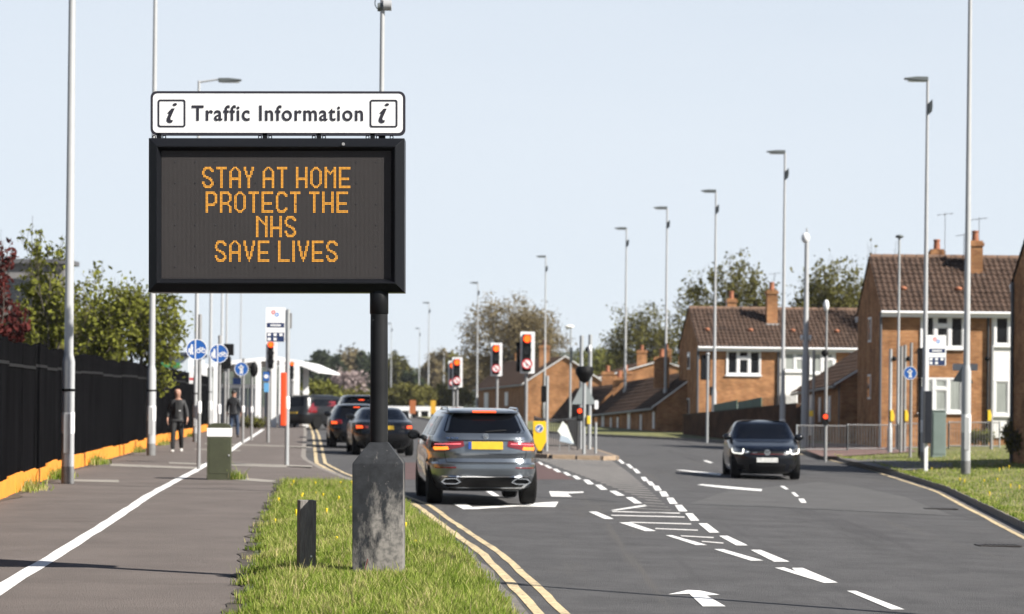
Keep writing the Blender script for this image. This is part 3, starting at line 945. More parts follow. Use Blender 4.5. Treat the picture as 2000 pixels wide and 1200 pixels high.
class Car:
    def __init__(self, name, label, cat, loc, rz, prof, paint, nr=5.0, nf=4.5, wheel=(0.35, 0.24), axles=(-1.40, 1.42), group=None):
        """prof rows: z, rear y, front y, half width; +y is forwards"""
        self.o = thing(name, label, cat, loc, rz, group)
        self.p = prof
        self.nr, self.nf = nr, nf
        zmin, zmax = prof[0][0], prof[-1][0]
        zs = []
        for (a, *_), (b, *_) in zip(prof, prof[1:]):
            k = 3 if b - a > 0.02 else 2
            zs += [a + (b - a) * i / k for i in range(k)]
        zs.append(zmax)
        N = 88
        vs, fs = [], []
        for z in zs:
            yr, yf, w_ = self.at(z)
            for i in range(N):
                t = 2 * math.pi * (i + 0.5) / N
                c, s_ = math.cos(t), math.sin(t)
                n = self.nf if s_ > 0 else self.nr
                L = yf if s_ > 0 else -yr
                vs.append((w_ * math.copysign(abs(c) ** (2 / n), c), L * math.copysign(abs(s_) ** (2 / n), s_), z))
        for k in range(len(zs) - 1):
            for i in range(N):
                j = (i + 1) % N
                fs.append((k * N + i, k * N + j, (k + 1) * N + j, (k + 1) * N + i))
        top = len(vs)
        vs.append((0, sum(self.at(zmax)[:2]) / 2, zmax + 0.006))
        fs += [((len(zs) - 1) * N + i, (len(zs) - 1) * N + (i + 1) % N, top) for i in range(N)]
        fs.append(tuple(range(N - 1, -1, -1)))
        mb = MB().add(vs, fs)
        self.body = mb.build('body', paint, self.o, smooth=32)
        self.paint = paint
        r, wd = wheel
        wt = prof_w = self.at(0.5)[2]
        tyre = MB().lathe([(r * 0.62, 0), (r * 0.93, 0.0), (r, 0.03), (r, wd - 0.03), (r * 0.93, wd), (r * 0.62, wd)], 28, axis='X').mesh('tyre', M_TYRE, smooth=40)
        rim = MB().lathe([(r * 0.64, 0.02), (r * 0.60, 0.0), (r * 0.2, 0.03), (r * 0.12, 0.01)], 28, axis='X')
        for k in range(5):
            a = 2 * math.pi * k / 5
            rim.bb(-0.002, 0.03, -0.03, 0.03, 0.06, r * 0.58)
            kk = len(rim.v)
            for q in range(kk - 8, kk):
                x, y, z = rim.v[q]
                rim.v[q] = (x, y * math.cos(a) - z * math.sin(a), y * math.sin(a) + z * math.cos(a))
        rimm = rim.mesh('rim', M_RIM, smooth=40)
        for ya in axles:
            for sx in (-1, 1):
                w0 = self.side_x(ya, 0.55)
                tw = link('wheel', tyre, self.o, (sx * (w0 - 0.0) if sx < 0 else sx * w0, ya, r))
                tw.rotation_euler.z = 0 if sx < 0 else math.pi
                tw.location.x = sx * (w0 + 0.006)
                link('rim', rimm, tw, (0.004, 0, 0))
                ar = MB()
                pts = [(ya + (r + 0.06) * math.cos(t), max(prof[0][0] + 0.02, r + (r + 0.05) * math.sin(t))) for t in [math.pi * i / 16 for i in range(17)]]
                vv = [(sx * (self.side_x(y, z) + 0.003), y, z) for y, z in pts]
                cc = (sx * (self.side_x(ya, r + 0.1) + 0.003), ya, prof[0][0] + 0.03)
                ar.add(vv + [cc], [(i, i + 1, 17) for i in range(16)])
                ar.build('wheel_arch', M_TRIM, self.o)
    def at(self, z):
        p = self.p
        if z <= p[0][0]: return p[0][1:]
        for a, b in zip(p, p[1:]):
            if z <= b[0]:
                t = (z - a[0]) / (b[0] - a[0])
                return tuple(a[i] + (b[i] - a[i]) * t for i in (1, 2, 3))
        return p[-1][1:]
    def rear_y(self, x, z):
        yr, yf, w_ = self.at(z)
        return yr * max(0.0, 1 - min(1, abs(x / w_)) ** self.nr) ** (1 / self.nr)
    def front_y(self, x, z):
        yr, yf, w_ = self.at(z)
        return yf * max(0.0, 1 - min(1, abs(x / w_)) ** self.nf) ** (1 / self.nf)
    def side_x(self, y, z):
        yr, yf, w_ = self.at(z)
        n, L = (self.nf, yf) if y > 0 else (self.nr, -yr)
        return w_ * max(0.0, 1 - min(1, abs(y / L)) ** n) ** (1 / n)
    def patch(self, where, poly, name, m, off=0.004, parent=None, nu=10, nv=8, sx=1, label=None):
        """convex outline in (u, z) laid on the rear, front or side skin"""
        us = [p[0] for p in poly]; zs = [p[1] for p in poly]
        z0, z1 = min(zs), max(zs)
        rows = []
        for k in range(nv + 1):
            z = z0 + (z1 - z0) * (0.001 + 0.998 * k / nv)
            xs = []
            for (a, za), (b, zb) in zip(poly, poly[1:] + poly[:1]):
                if (za - z) * (zb - z) <= 0 and za != zb:
                    xs.append(a + (b - a) * (z - za) / (zb - za))
            l, r = min(xs), max(xs)
            rows.append([(l + (r - l) * i / nu, z) for i in range(nu + 1)])
        vs = []
        for row in rows:
            for u, z in row:
                if where == 'rear': vs.append((u, self.rear_y(u, z) - off, z))
                elif where == 'front': vs.append((u, self.front_y(u, z) + off, z))
                else: vs.append((sx * (self.side_x(u, z) + off), u, z))
        n = nu + 1
        fs = [(k * n + i, k * n + i + 1, (k + 1) * n + i + 1, (k + 1) * n + i) for k in range(nv) for i in range(nu)]
        return MB().add(vs, fs).build(name, m, parent or self.o, smooth=60, label=label)
    def mirror(self, y, z, out=0.14, m=None, scale=1.0):
        for sx in (-1, 1):
            x = self.side_x(y, z)
            mb = MB().ell((sx * (x + out), y, z + 0.03), (0.115 * scale, 0.075 * scale, 0.085 * scale), 12, 8)
            mb.tube((sx * (x - 0.03), y + 0.02, z - 0.02), (sx * (x + out * 0.7), y, z), 0.028)
            mi = mb.build('door_mirror', m or M_TRIM, self.o, smooth=60)
            MB().add([(sx * (x + out) + 0.085 * math.cos(t), y - 0.072, z + 0.03 + 0.06 * math.sin(t)) for t in [i * math.pi / 6 for i in range(12)]], [tuple(range(12))]).build('mirror_glass', M_GLASS, mi)

# --- grey estate-like sport utility car, seen from behind
g = G(939, 985, zr)
GX, GY = g.x, g.y
suvp = [(0.24, -1.95, 2.05, 0.78), (0.30, -2.14, 2.20, 0.86), (0.42, -2.27, 2.31, 0.91), (0.50, -2.315, 2.335, 0.93), (0.62, -2.335, 2.34, 0.942), (0.70, -2.33, 2.335, 0.945), (0.725, -2.27, 2.33, 0.945),
        (0.80, -2.235, 2.31, 0.945), (0.86, -2.25, 2.27, 0.944), (0.885, -2.265, 2.24, 0.943), (0.95, -2.262, 2.10, 0.942), (1.02, -2.25, 1.80, 0.936), (1.10, -2.235, 1.32, 0.922), (1.16, -2.20, 1.08, 0.90),
        (1.215, -2.15, 0.98, 0.868), (1.30, -2.05, 0.82, 0.83), (1.42, -1.92, 0.58, 0.772), (1.52, -1.82, 0.34, 0.715), (1.555, -1.785, 0.24, 0.69), (1.565, -1.90, 0.21, 0.682), (1.595, -1.87, 0.10, 0.655), (1.62, -1.72, -0.05, 0.60), (1.637, -1.45, -0.30, 0.50), (1.645, -1.1, -0.5, 0.36)]
P_GREY = paint_mat('paint_grey', (0.145, 0.165, 0.188), 0.28, 0.8)
hd = math.radians(6.0)
cx, cy = GX + math.sin(hd) * -1.42, GY + math.cos(hd) * 1.42
c = Car('grey_suv', 'metallic dark grey sport utility car with lit brake lights, largest car', 'car', (cx, cy, zr(cx, cy)), hd, suvp, P_GREY, nr=5.2, wheel=(0.365, 0.25), axles=(-1.42, 1.45))
rw = c.patch('rear', [(-0.655, 1.225), (0.655, 1.225), (0.69, 1.26), (0.60, 1.50), (0.555, 1.548), (-0.555, 1.548), (-0.60, 1.50), (-0.69, 1.26)], 'rear_window', M_GLASS, 0.005, nu=16)
MB().path([(0.0, -2.13, 1.245), (0.17, -2.11, 1.265), (0.36, -2.085, 1.275)], 0.012, 6).build('wiper', M_TRIM, rw)
c.patch('rear', [(-0.20, 1.571), (0.20, 1.571), (0.20, 1.598), (-0.20, 1.598)], 'high_brake_light', M_BRAKE, 0.012)
for sx in (-1, 1):
    L = c.patch('rear', [(sx * q[0], q[1]) for q in ((0.36, 1.00), (0.62, 0.945), (0.86, 0.925), (0.885, 0.98), (0.875, 1.07), (0.80, 1.085), (0.38, 1.095))], 'tail_light', M_RLENS, 0.012, nu=14)
    c.patch('rear', [(sx * q[0], q[1]) for q in ((0.62, 0.945), (0.84, 0.932), (0.865, 0.965), (0.845, 0.998), (0.64, 1.0))], 'lit_indicator', M_AMBER, 0.018, L)
    c.patch('rear', [(sx * q[0], q[1]) for q in ((0.42, 1.035), (0.84, 1.022), (0.84, 1.045), (0.42, 1.055))], 'light_strip', mat('light_strip', (0.6, 0.12, 0.14), 0.2, emit=(1.0, 0.16, 0.18), estr=0.55), 0.016, L)
    c.patch('rear', [(sx * q[0], q[1]) for q in ((0.50, 0.640), (0.84, 0.628), (0.84, 0.652), (0.50, 0.660))], 'reflector', M_RLENS, 0.006)
    ex = [(sx * a, b) for a, b in ((0.42, 0.405), (0.50, 0.370), (0.70, 0.370), (0.76, 0.41), (0.70, 0.468), (0.50, 0.474))]
    inn = [(sx * (0.59 + (abs(a) - 0.59) * 0.84), 0.42 + (b - 0.42) * 0.70) for a, b in ex]
    mb = MB().ring(ex, inn, -2.375, -2.28)
    e = mb.build('exhaust_trim', M_CHROME, c.o)
    MB().prism(inn if sx > 0 else inn[::-1], -2.33, -2.29).build('exhaust_mouth', M_TRIM, e)
    MB().path([(sx * 0.60, y, c_z) for y, c_z in ((-1.66, 1.59), (-1.5, 1.645), (-0.4, 1.65), (0.1, 1.59))], 0.016, 6).build('roof_rail', P_GREY, c.o)
    for (y0, y1, y2, y3, nm) in ((-1.66, -1.02, -1.10, -1.52, 'quarter_window'), (-0.98, -0.12, -0.20, -1.02, 'rear_side_window'), (-0.06, 0.80, 0.33, -0.14, 'front_side_window')):
        c.patch('side', [(y0, 1.18), (y1, 1.18), (y2, 1.50), (y3, 1.50)], nm, M_GLASS, 0.005, sx=sx, nu=6, nv=5)
    c.patch('side', [(-1.65, 1.145), (0.95, 1.145), (0.95, 1.165), (-1.65, 1.165)], 'window_trim', M_CHROME, 0.006, sx=sx, nu=14, nv=1)
    for ys in (-1.02, -0.08, 0.98):
        c.patch('side', [(ys, 0.45), (ys + 0.012, 0.45), (ys + 0.012, 1.14), (ys, 1.14)], 'door_seam', M_TRIM, 0.003, sx=sx, nu=1, nv=6)
    for ys in (-0.92, 0.06):
        c.patch('side', [(ys, 0.98), (ys + 0.2, 0.98), (ys + 0.2, 1.01), (ys, 1.01)], 'door_handle', M_CHROME, 0.02, sx=sx, nu=3, nv=1)
c.patch('rear', [(-0.66, 0.26), (0.66, 0.26), (0.80, 0.40), (0.74, 0.485), (-0.74, 0.485), (-0.80, 0.40)], 'lower_valance', M_TRIM, 0.006, nu=14)
c.patch('rear', [(-0.72, 0.488), (0.72, 0.488), (0.74, 0.506), (-0.74, 0.506)], 'chrome_strip', M_CHROME, 0.014, nu=14, nv=2)
pl = MB().bb(-0.295, 0.285, -2.295, -2.27, 0.955, 1.085).build('number_plate', M_PLY, c.o, bevel=0.004)
MB().bb(-0.297, -0.245, -2.299, -2.296, 0.957, 1.083).build('plate_band', M_BLUE, pl)
st = MB().ring(circ(0, 1.175, 0.046, 24), circ(0, 1.175, 0.038, 24), -2.222, -2.21)
for k in range(3):
    a = math.radians(90 + 120 * k)
    st.prism([(0.009 * math.cos(a + math.pi / 2), 1.175 + 0.009 * math.sin(a + math.pi / 2)), (0.04 * math.cos(a), 1.175 + 0.04 * math.sin(a)), (0.009 * math.cos(a - math.pi / 2), 1.175 + 0.009 * math.sin(a - math.pi / 2))], -2.222, -2.212)
st.build('star_badge', M_CHROME, c.o)
for x0, x1 in ((-0.66, -0.60), (-0.585, -0.53), (-0.515, -0.46), (0.50, 0.545), (0.56, 0.60), (0.615, 0.66)):
    c.patch('rear', [(x0, 1.128), (x1, 1.128), (x1, 1.156), (x0, 1.156)], 'badge_letter', M_CHROME, 0.008, nu=2, nv=1)
c.patch('rear', [(-0.64, 1.098), (0.64, 1.098), (0.64, 1.112), (-0.64, 1.112)], 'tailgate_lip', M_TRIM, 0.010, nu=14, nv=1)
for sx in (-1, 1):
    c.patch('rear', [(sx * 0.655, 0.735), (sx * 0.662, 0.735), (sx * 0.70, 0.92), (sx * 0.692, 0.92)], 'tailgate_seam', M_TRIM, 0.004, nu=1, nv=6)
c.patch('rear', [(-0.66, 0.728), (0.66, 0.728), (0.66, 0.738), (-0.66, 0.738)], 'tailgate_seam', M_TRIM, 0.004, nu=14, nv=1)
c.mirror(0.72, 1.12, 0.13)
c.patch('front', [(-0.66, 1.18), (0.66, 1.18), (0.56, 1.52), (-0.56, 1.52)], 'windscreen', M_GLASS, 0.005)
for sx in (-1, 1):
    c.patch('front', [(sx * 0.45, 0.80), (sx * 0.86, 0.84), (sx * 0.86, 0.94), (sx * 0.50, 0.92)], 'headlight', M_LENS, 0.008)
c.patch('front', [(-0.40, 0.62), (0.40, 0.62), (0.46, 0.84), (-0.46, 0.84)], 'grille', M_TRIM, 0.006)

# --- cars queueing ahead
def generic(name, label, cat, loc, rz, kind, paint, lamps=True):
    if kind == 'saloon':
        pr = [(0.20, -2.05, 2.05, 0.76), (0.30, -2.22, 2.24, 0.86), (0.50, -2.33, 2.34, 0.90), (0.66, -2.34, 2.33, 0.91), (0.74, -2.28, 2.28, 0.91), (0.90, -2.26, 2.02, 0.905), (0.98, -2.24, 1.55, 0.89), (1.02, -2.12, 1.25, 0.87), (1.045, -1.75, 1.1, 0.84),
              (1.08, -1.62, 1.0, 0.80), (1.25, -1.22, 0.62, 0.70), (1.36, -0.94, 0.34, 0.62), (1.41, -0.7, 0.1, 0.53), (1.425, -0.4, -0.1, 0.40)]
        win = ([(-0.60, 1.07), (0.60, 1.07), (0.54, 1.36), (-0.54, 1.36)], 0.80, 0.92, 0.80, 1.28)
    elif kind == 'hatch':
        pr = [(0.20, -1.85, 1.95, 0.75), (0.32, -2.0, 2.08, 0.84), (0.55, -2.09, 2.14, 0.89), (0.68, -2.08, 2.12, 0.895), (0.74, -2.02, 2.08, 0.895), (0.92, -1.99, 1.75, 0.89), (1.0, -1.94, 1.25, 0.865), (1.05, -1.88, 1.05, 0.84),
              (1.3, -1.62, 0.55, 0.72), (1.40, -1.50, 0.32, 0.65), (1.42, -1.58, 0.25, 0.62), (1.46, -1.4, 0.0, 0.52), (1.475, -1.0, -0.3, 0.38)]
        win = ([(-0.56, 1.06), (0.56, 1.06), (0.50, 1.38), (-0.50, 1.38)], 0.80, 0.98, 0.86, 1.30)
    elif kind == 'suv':
        pr = [(0.28, -2.0, 2.0, 0.78), (0.36, -2.2, 2.22, 0.88), (0.60, -2.30, 2.32, 0.94), (0.76, -2.30, 2.31, 0.945), (0.82, -2.25, 2.26, 0.945), (1.0, -2.22, 2.0, 0.94), (1.10, -2.18, 1.35, 0.92), (1.17, -2.12, 1.1, 0.89),
              (1.5, -1.92, 0.55, 0.76), (1.66, -1.80, 0.25, 0.70), (1.69, -1.90, 0.18, 0.68), (1.74, -1.8, 0.0, 0.60), (1.76, -1.4, -0.4, 0.46)]
        win = ([(-0.62, 1.18), (0.62, 1.18), (0.56, 1.62), (-0.56, 1.62)], 0.84, 1.06, 0.92, 1.52)
    else:
        pr = [(0.24, -2.0, 2.0, 0.78), (0.34, -2.12, 2.18, 0.88), (0.55, -2.2, 2.26, 0.915), (0.72, -2.2, 2.24, 0.92), (0.78, -2.16, 2.2, 0.92), (0.95, -2.14, 1.95, 0.91), (1.02, -2.12, 1.6, 0.895), (1.10, -2.10, 1.35, 0.875),
              (1.4, -2.0, 0.85, 0.79), (1.55, -1.95, 0.6, 0.73), (1.60, -1.9, 0.4, 0.68), (1.64, -1.7, 0.1, 0.58), (1.65, -1.3, -0.2, 0.42)]
        win = ([(-0.64, 1.10), (0.64, 1.10), (0.58, 1.52), (-0.58, 1.52)], 0.80, 1.36, 0.84, 1.44)
    c = Car(name, label, cat, loc, rz, pr, paint, nr=4.8, wheel=(0.33, 0.22))
    wp_, la, lb_, _, zt = win
    c.patch('rear', wp_, 'rear_window', M_GLASS, 0.005)
    zb = wp_[0][1]
    c.patch('front', [(-0.60, zb + 0.02), (0.60, zb + 0.02), (0.50, zt + 0.02), (-0.50, zt + 0.02)], 'windscreen', M_GLASS, 0.005)
    yr, yf, _ = c.at(zb + 0.03)
    yr2, yf2, _ = c.at(zt)
    for sx in (-1, 1):
        ym = (yr * 0.78 + yf * 0.84) / 2
        c.patch('side', [(yr * 0.84, zb + 0.02), (ym - 0.03, zb + 0.02), (ym - 0.03, zt), (yr2 * 0.84, zt)], 'rear_side_window', M_GLASS, 0.005, sx=sx, nu=6, nv=5)
        c.patch('side', [(ym + 0.03, zb + 0.02), (yf * 0.86, zb + 0.02), (yf2 * 0.84, zt), (ym + 0.03, zt)], 'front_side_window', M_GLASS, 0.005, sx=sx, nu=6, nv=5)
        L = c.patch('rear', [(sx * q[0], q[1]) for q in (((0.48, la + 0.02), (0.84, la), (0.86, lb_), (0.50, lb_ - 0.02)) if kind != 'mpv' else ((0.76, la), (0.89, la), (0.87, lb_), (0.77, lb_)))], 'tail_light', M_RLENS, 0.010)
        if lamps:
            c.patch('rear', [(sx * q[0], q[1]) for q in ((0.64, la + 0.02), (0.82, la + 0.01), (0.83, la + 0.10), (0.66, la + 0.10))], 'brake_light', M_BRAKE, 0.016, L)
        c.patch('front', [(sx * q[0], q[1]) for q in ((0.46, 0.62), (0.80, 0.66), (0.80, 0.76), (0.50, 0.74))], 'headlight', M_LENS, 0.008)
        c.patch('side', [(ym, 0.42), (ym + 0.012, 0.42), (ym + 0.012, zb), (ym, zb)], 'door_seam', M_TRIM, 0.003, sx=sx, nu=1, nv=5)
    zpl = (la + lb_) / 2 - (0.02 if kind != 'mpv' else 0.3)
    y_ = c.rear_y(0, zpl) - 0.012
    MB().bb(-0.26, 0.26, y_ - 0.012, y_ + 0.03, zpl - 0.056, zpl + 0.056).build('number_plate', M_PLY, c.o)
    c.patch('rear', [(-0.70, pr[0][0] + 0.03), (0.70, pr[0][0] + 0.03), (0.76, 0.42), (-0.76, 0.42)], 'lower_valance', M_TRIM, 0.005)
    zh = zt + 0.055
    if lamps:
        c.patch('rear', [(-0.10, zh), (0.10, zh), (0.10, zh + 0.022), (-0.10, zh + 0.022)], 'high_brake_light', M_BRAKE, 0.012, nu=4, nv=1)
    c.mirror(yf * 0.72, zb + 0.04, 0.12, paint)
    return c
P_BLK = paint_mat('paint_black', (0.006, 0.0065, 0.008), 0.25, 0.0)
P_NAVY = paint_mat('paint_navy', (0.005, 0.0065, 0.011), 0.25, 0.0)
P_MPV = paint_mat('paint_charcoal', (0.014, 0.015, 0.017), 0.3, 0.0)
def at_px(px, Y): 
    b, a = ray(px, 860)
    return b * Y
for name, lab, px, Y, rz, kind, pm in (
        ('black_saloon', 'black saloon car with amber brake light, half hidden behind the sign post', 752, 71.0, 7.5, 'saloon', P_BLK),
        ('black_hatchback', 'dark hatchback queueing just ahead of the black saloon', 698, 79.0, 6.5, 'hatch', P_NAVY),
        ('black_suv', 'tall black car whose roof rises above the queueing hatchback', 706, 88.0, 6.0, 'suv', P_BLK)):
    X = at_px(px, Y)
    generic(name, lab, 'car', (X - math.sin(math.radians(rz)) * 2.3, Y + 2.3, zr(X, Y)), math.radians(rz), kind, pm)
X = at_px(600, 116)
generic('dark_people_carrier', 'charcoal people carrier turning out across the bend beyond the queue', 'car', (X + 0.6, 117.5, zr(X, 116) + 0.02), math.radians(-36), 'mpv', P_MPV, lamps=False)

# --- black hatchback coming towards the camera
g = G(1494, 936, zr)
golp = [(0.14, -1.85, 1.92, 0.74), (0.20, -1.95, 2.03, 0.82), (0.34, -2.06, 2.10, 0.875), (0.52, -2.10, 2.125, 0.895), (0.60, -2.10, 2.12, 0.90), (0.68, -2.06, 2.09, 0.90), (0.76, -2.04, 2.01, 0.90), (0.82, -2.02, 1.86, 0.897), (0.90, -2.0, 1.45, 0.888), (0.955, -1.96, 1.02, 0.872), (0.985, -1.93, 0.90, 0.855),
        (1.10, -1.82, 0.66, 0.80), (1.25, -1.66, 0.38, 0.725), (1.35, -1.52, 0.17, 0.665), (1.385, -1.58, 0.08, 0.64), (1.42, -1.45, -0.08, 0.57), (1.44, -1.2, -0.3, 0.46), (1.45, -0.9, -0.5, 0.33)]
rzg = math.radians(178.3)
gx, gy = g.x + 1.38 * math.sin(math.radians(1.7)), g.y + 1.38 * math.cos(math.radians(1.7))
c = Car('black_hatchback', 'black hatchback driving towards the camera with lit headlights', 'car', (gx, gy, zr(gx, gy)), rzg, golp, P_NAVY, nf=3.6, nr=5, wheel=(0.32, 0.23), axles=(-1.30, 1.38))
ws = c.patch('front', [(-0.68, 0.995), (0.68, 0.995), (0.56, 1.355), (-0.56, 1.355)], 'windscreen', M_GLASS, 0.005, nu=14)
MB().ell((0.0, 0.22, 1.27), (0.11, 0.02, 0.03), 10, 6).build('interior_mirror', mat('mirror_back', (0.25, 0.26, 0.28), 0.3), ws, smooth=60)
for sx in (-1, 1):
    L = c.patch('front', [(sx * q[0], q[1]) for q in ((0.40, 0.66), (0.60, 0.635), (0.83, 0.66), (0.86, 0.745), (0.74, 0.775), (0.44, 0.715))], 'headlight', M_LENS, 0.006, nu=12)
    u = [(sx * q[0], q[1]) for q in ((0.58, 0.755), (0.585, 0.665), (0.62, 0.64), (0.78, 0.65), (0.82, 0.68), (0.825, 0.755))]
    def on(x, z): return (x, c.front_y(x, z) + 0.012, z)
    MB().path([on(*q) for q in u], 0.017, 8).build('running_light', M_HEAD, L, smooth=60)
    MB().ell(on(sx * 0.505, 0.672), (0.04, 0.02, 0.035), 12, 8).build('lamp_unit', M_HEAD if sx < 0 else M_CHROME, L, smooth=60)
    c.patch('front', [(sx * q[0], q[1]) for q in ((0.52, 0.24), (0.80, 0.27), (0.80, 0.42), (0.56, 0.38))], 'air_vent', M_TRIM, 0.006)
    for k in range(3):
        MB().ell(on(sx * 0.80, 0.30 + 0.05 * k), (0.035, 0.012, 0.012), 8, 6).build('daytime_light', M_CHROME, c.o)
    for (y0, y1, y2, y3, nm) in ((-1.5, -0.42, -0.46, -1.28, 'rear_side_window'), (-0.36, 0.72, 0.22, -0.40, 'front_side_window')):
        c.patch('side', [(y0, 1.01), (y1, 1.01), (y2, 1.32), (y3, 1.32)], nm, M_GLASS, 0.005, sx=sx, nu=6, nv=5)
    c.patch('rear', [(sx * 0.5, 0.8), (sx * 0.84, 0.8), (sx * 0.84, 0.95), (sx * 0.5, 0.94)], 'tail_light', M_RLENS, 0.01)
    for ys in (-0.40, 0.74):
        c.patch('side', [(ys, 0.36), (ys + 0.012, 0.36), (ys + 0.012, 0.99), (ys, 0.99)], 'door_seam', M_TRIM, 0.003, sx=sx, nu=1, nv=5)
c.patch('front', [(-0.40, 0.635), (0.40, 0.635), (0.40, 0.70), (-0.40, 0.70)], 'grille', M_TRIM, 0.006)
c.patch('front', [(-0.40, 0.632), (0.40, 0.632), (0.40, 0.640), (-0.40, 0.640)], 'grille_strip', mat('red_strip', (0.25, 0.02, 0.02), 0.4), 0.009, nv=1)
c.patch('front', [(-0.42, 0.20), (0.42, 0.20), (0.46, 0.40), (-0.46, 0.40)], 'lower_grille', M_TRIM, 0.006)
yf = c.front_y(0, 0.5)
MB().bb(-0.26, 0.26, yf + 0.008, yf + 0.022, 0.435, 0.548).build('number_plate', M_PLW, c.o, bevel=0.003)
ye = c.front_y(0, 0.67) + 0.014
mb = MB().ring(circ(0, 0.675, 0.072, 24), circ(0, 0.675, 0.060, 24), ye + 0.012, ye - 0.01)
def bar(x0, z0, x1, z1, t=0.009):
    d = Vector((x1 - x0, z1 - z0)).normalized(); n_ = Vector((-d.y, d.x)) * t
    mb.prism([(x0 + n_.x, z0 + n_.y), (x0 - n_.x, z0 - n_.y), (x1 - n_.x, z1 - n_.y), (x1 + n_.x, z1 + n_.y)], ye + 0.012, ye - 0.01)
bar(-0.025, 0.735, 0.0, 0.690); bar(0.025, 0.735, 0.0, 0.690); bar(-0.058, 0.70, -0.026, 0.625); bar(-0.026, 0.625, 0.0, 0.675); bar(0.0, 0.675, 0.026, 0.625); bar(0.026, 0.625, 0.058, 0.70)
mb.build('round_badge', M_CHROME, c.o)
for i in range(3):
    MB().ell((0.27 + 0.035 * i, c.front_y(0.29, 0.667) + 0.01, 0.667), (0.014, 0.008, 0.014), 8, 6).build('badge_letter', M_CHROME, c.o)
c.mirror(0.60, 1.0, 0.12, P_NAVY)
# ------------------------------------------------------------------ houses
M_BRICK = brick_mat('orange_brick', (0.62, 0.31, 0.14), (0.41, 0.185, 0.085), (0.46, 0.34, 0.22))
M_TILE = mat('roof_tiles', (0.105, 0.070, 0.054), 0.95, spec=0.06, var=0.4, scale=3.0, spots=[(11, 0.60, 0.06, (0.22, 0.175, 0.14)), (1.2, 0.60, 0.1, (0.05, 0.037, 0.032)), (3.5, 0.68, 0.04, (0.26, 0.22, 0.15))])
M_UPVC = mat('white_frame', (0.80, 0.80, 0.80), 0.5)
M_PANE = mat('window_pane', (0.02, 0.022, 0.025), 0.08, spec=0.6)
M_NET = mat('net_curtain', (0.42, 0.45, 0.42), 0.8, var=0.25, scale=3, stretch=(9, 9, 0.3))
M_PIPE = mat('grey_pipe', (0.10, 0.11, 0.13), 0.5)
M_WPANEL = mat('white_cladding', (0.78, 0.77, 0.75), 0.6)
M_POT = mat('clay_pot', (0.42, 0.15, 0.07), 0.8, var=0.2, scale=6)
M_LEAD = mat('lead_flashing', (0.50, 0.50, 0.50), 0.6)
M_METAL = mat('aerial_metal', (0.25, 0.26, 0.27), 0.4, 0.7)

def roof_slope(E0, E1, R0, R1, tw=0.22, tr=0.34, name='roof_tiles'):
    """pantiled slope: E eave ends, R ridge ends; ribs and course steps are modelled"""
    E0, E1, R0, R1 = map(Vector, (E0, E1, R0, R1))
    nrm = (E1 - E0).cross(R0 - E0).normalized()
    if nrm.z < 0: nrm = -nrm
    L, Hh = (E1 - E0).length, (R0 - E0).length
    nc, nr_ = max(2, int(L / tw)), max(2, int(Hh / tr))
    prof = [0.0, 0.018, 0.045, 0.045, 0.016]
    us = [(i + k / 5.0) / nc for i in range(nc) for k in range(5)] + [1.0]
    hs = [prof[k] for i in range(nc) for k in range(5)] + [0.0]
    rows = []
    for r in range(nr_):
        rows += [(r / nr_, 0.03), ((r + 0.999) / nr_, 0.0)]
    vs = []
    for v, st in rows:
        jit = random.uniform(-0.004, 0.004)
        for u, h in zip(us, hs):
            p = (E0 * (1 - u) + E1 * u) * (1 - v) + (R0 * (1 - u) + R1 * u) * v
            vs.append(p + nrm * (h + st + 0.02 + jit))
    n = len(us)
    fs = [(k * n + i, k * n + i + 1, (k + 1) * n + i + 1, (k + 1) * n + i) for k in range(len(rows) - 1) for i in range(n - 1)]
    return MB().add(vs, fs)

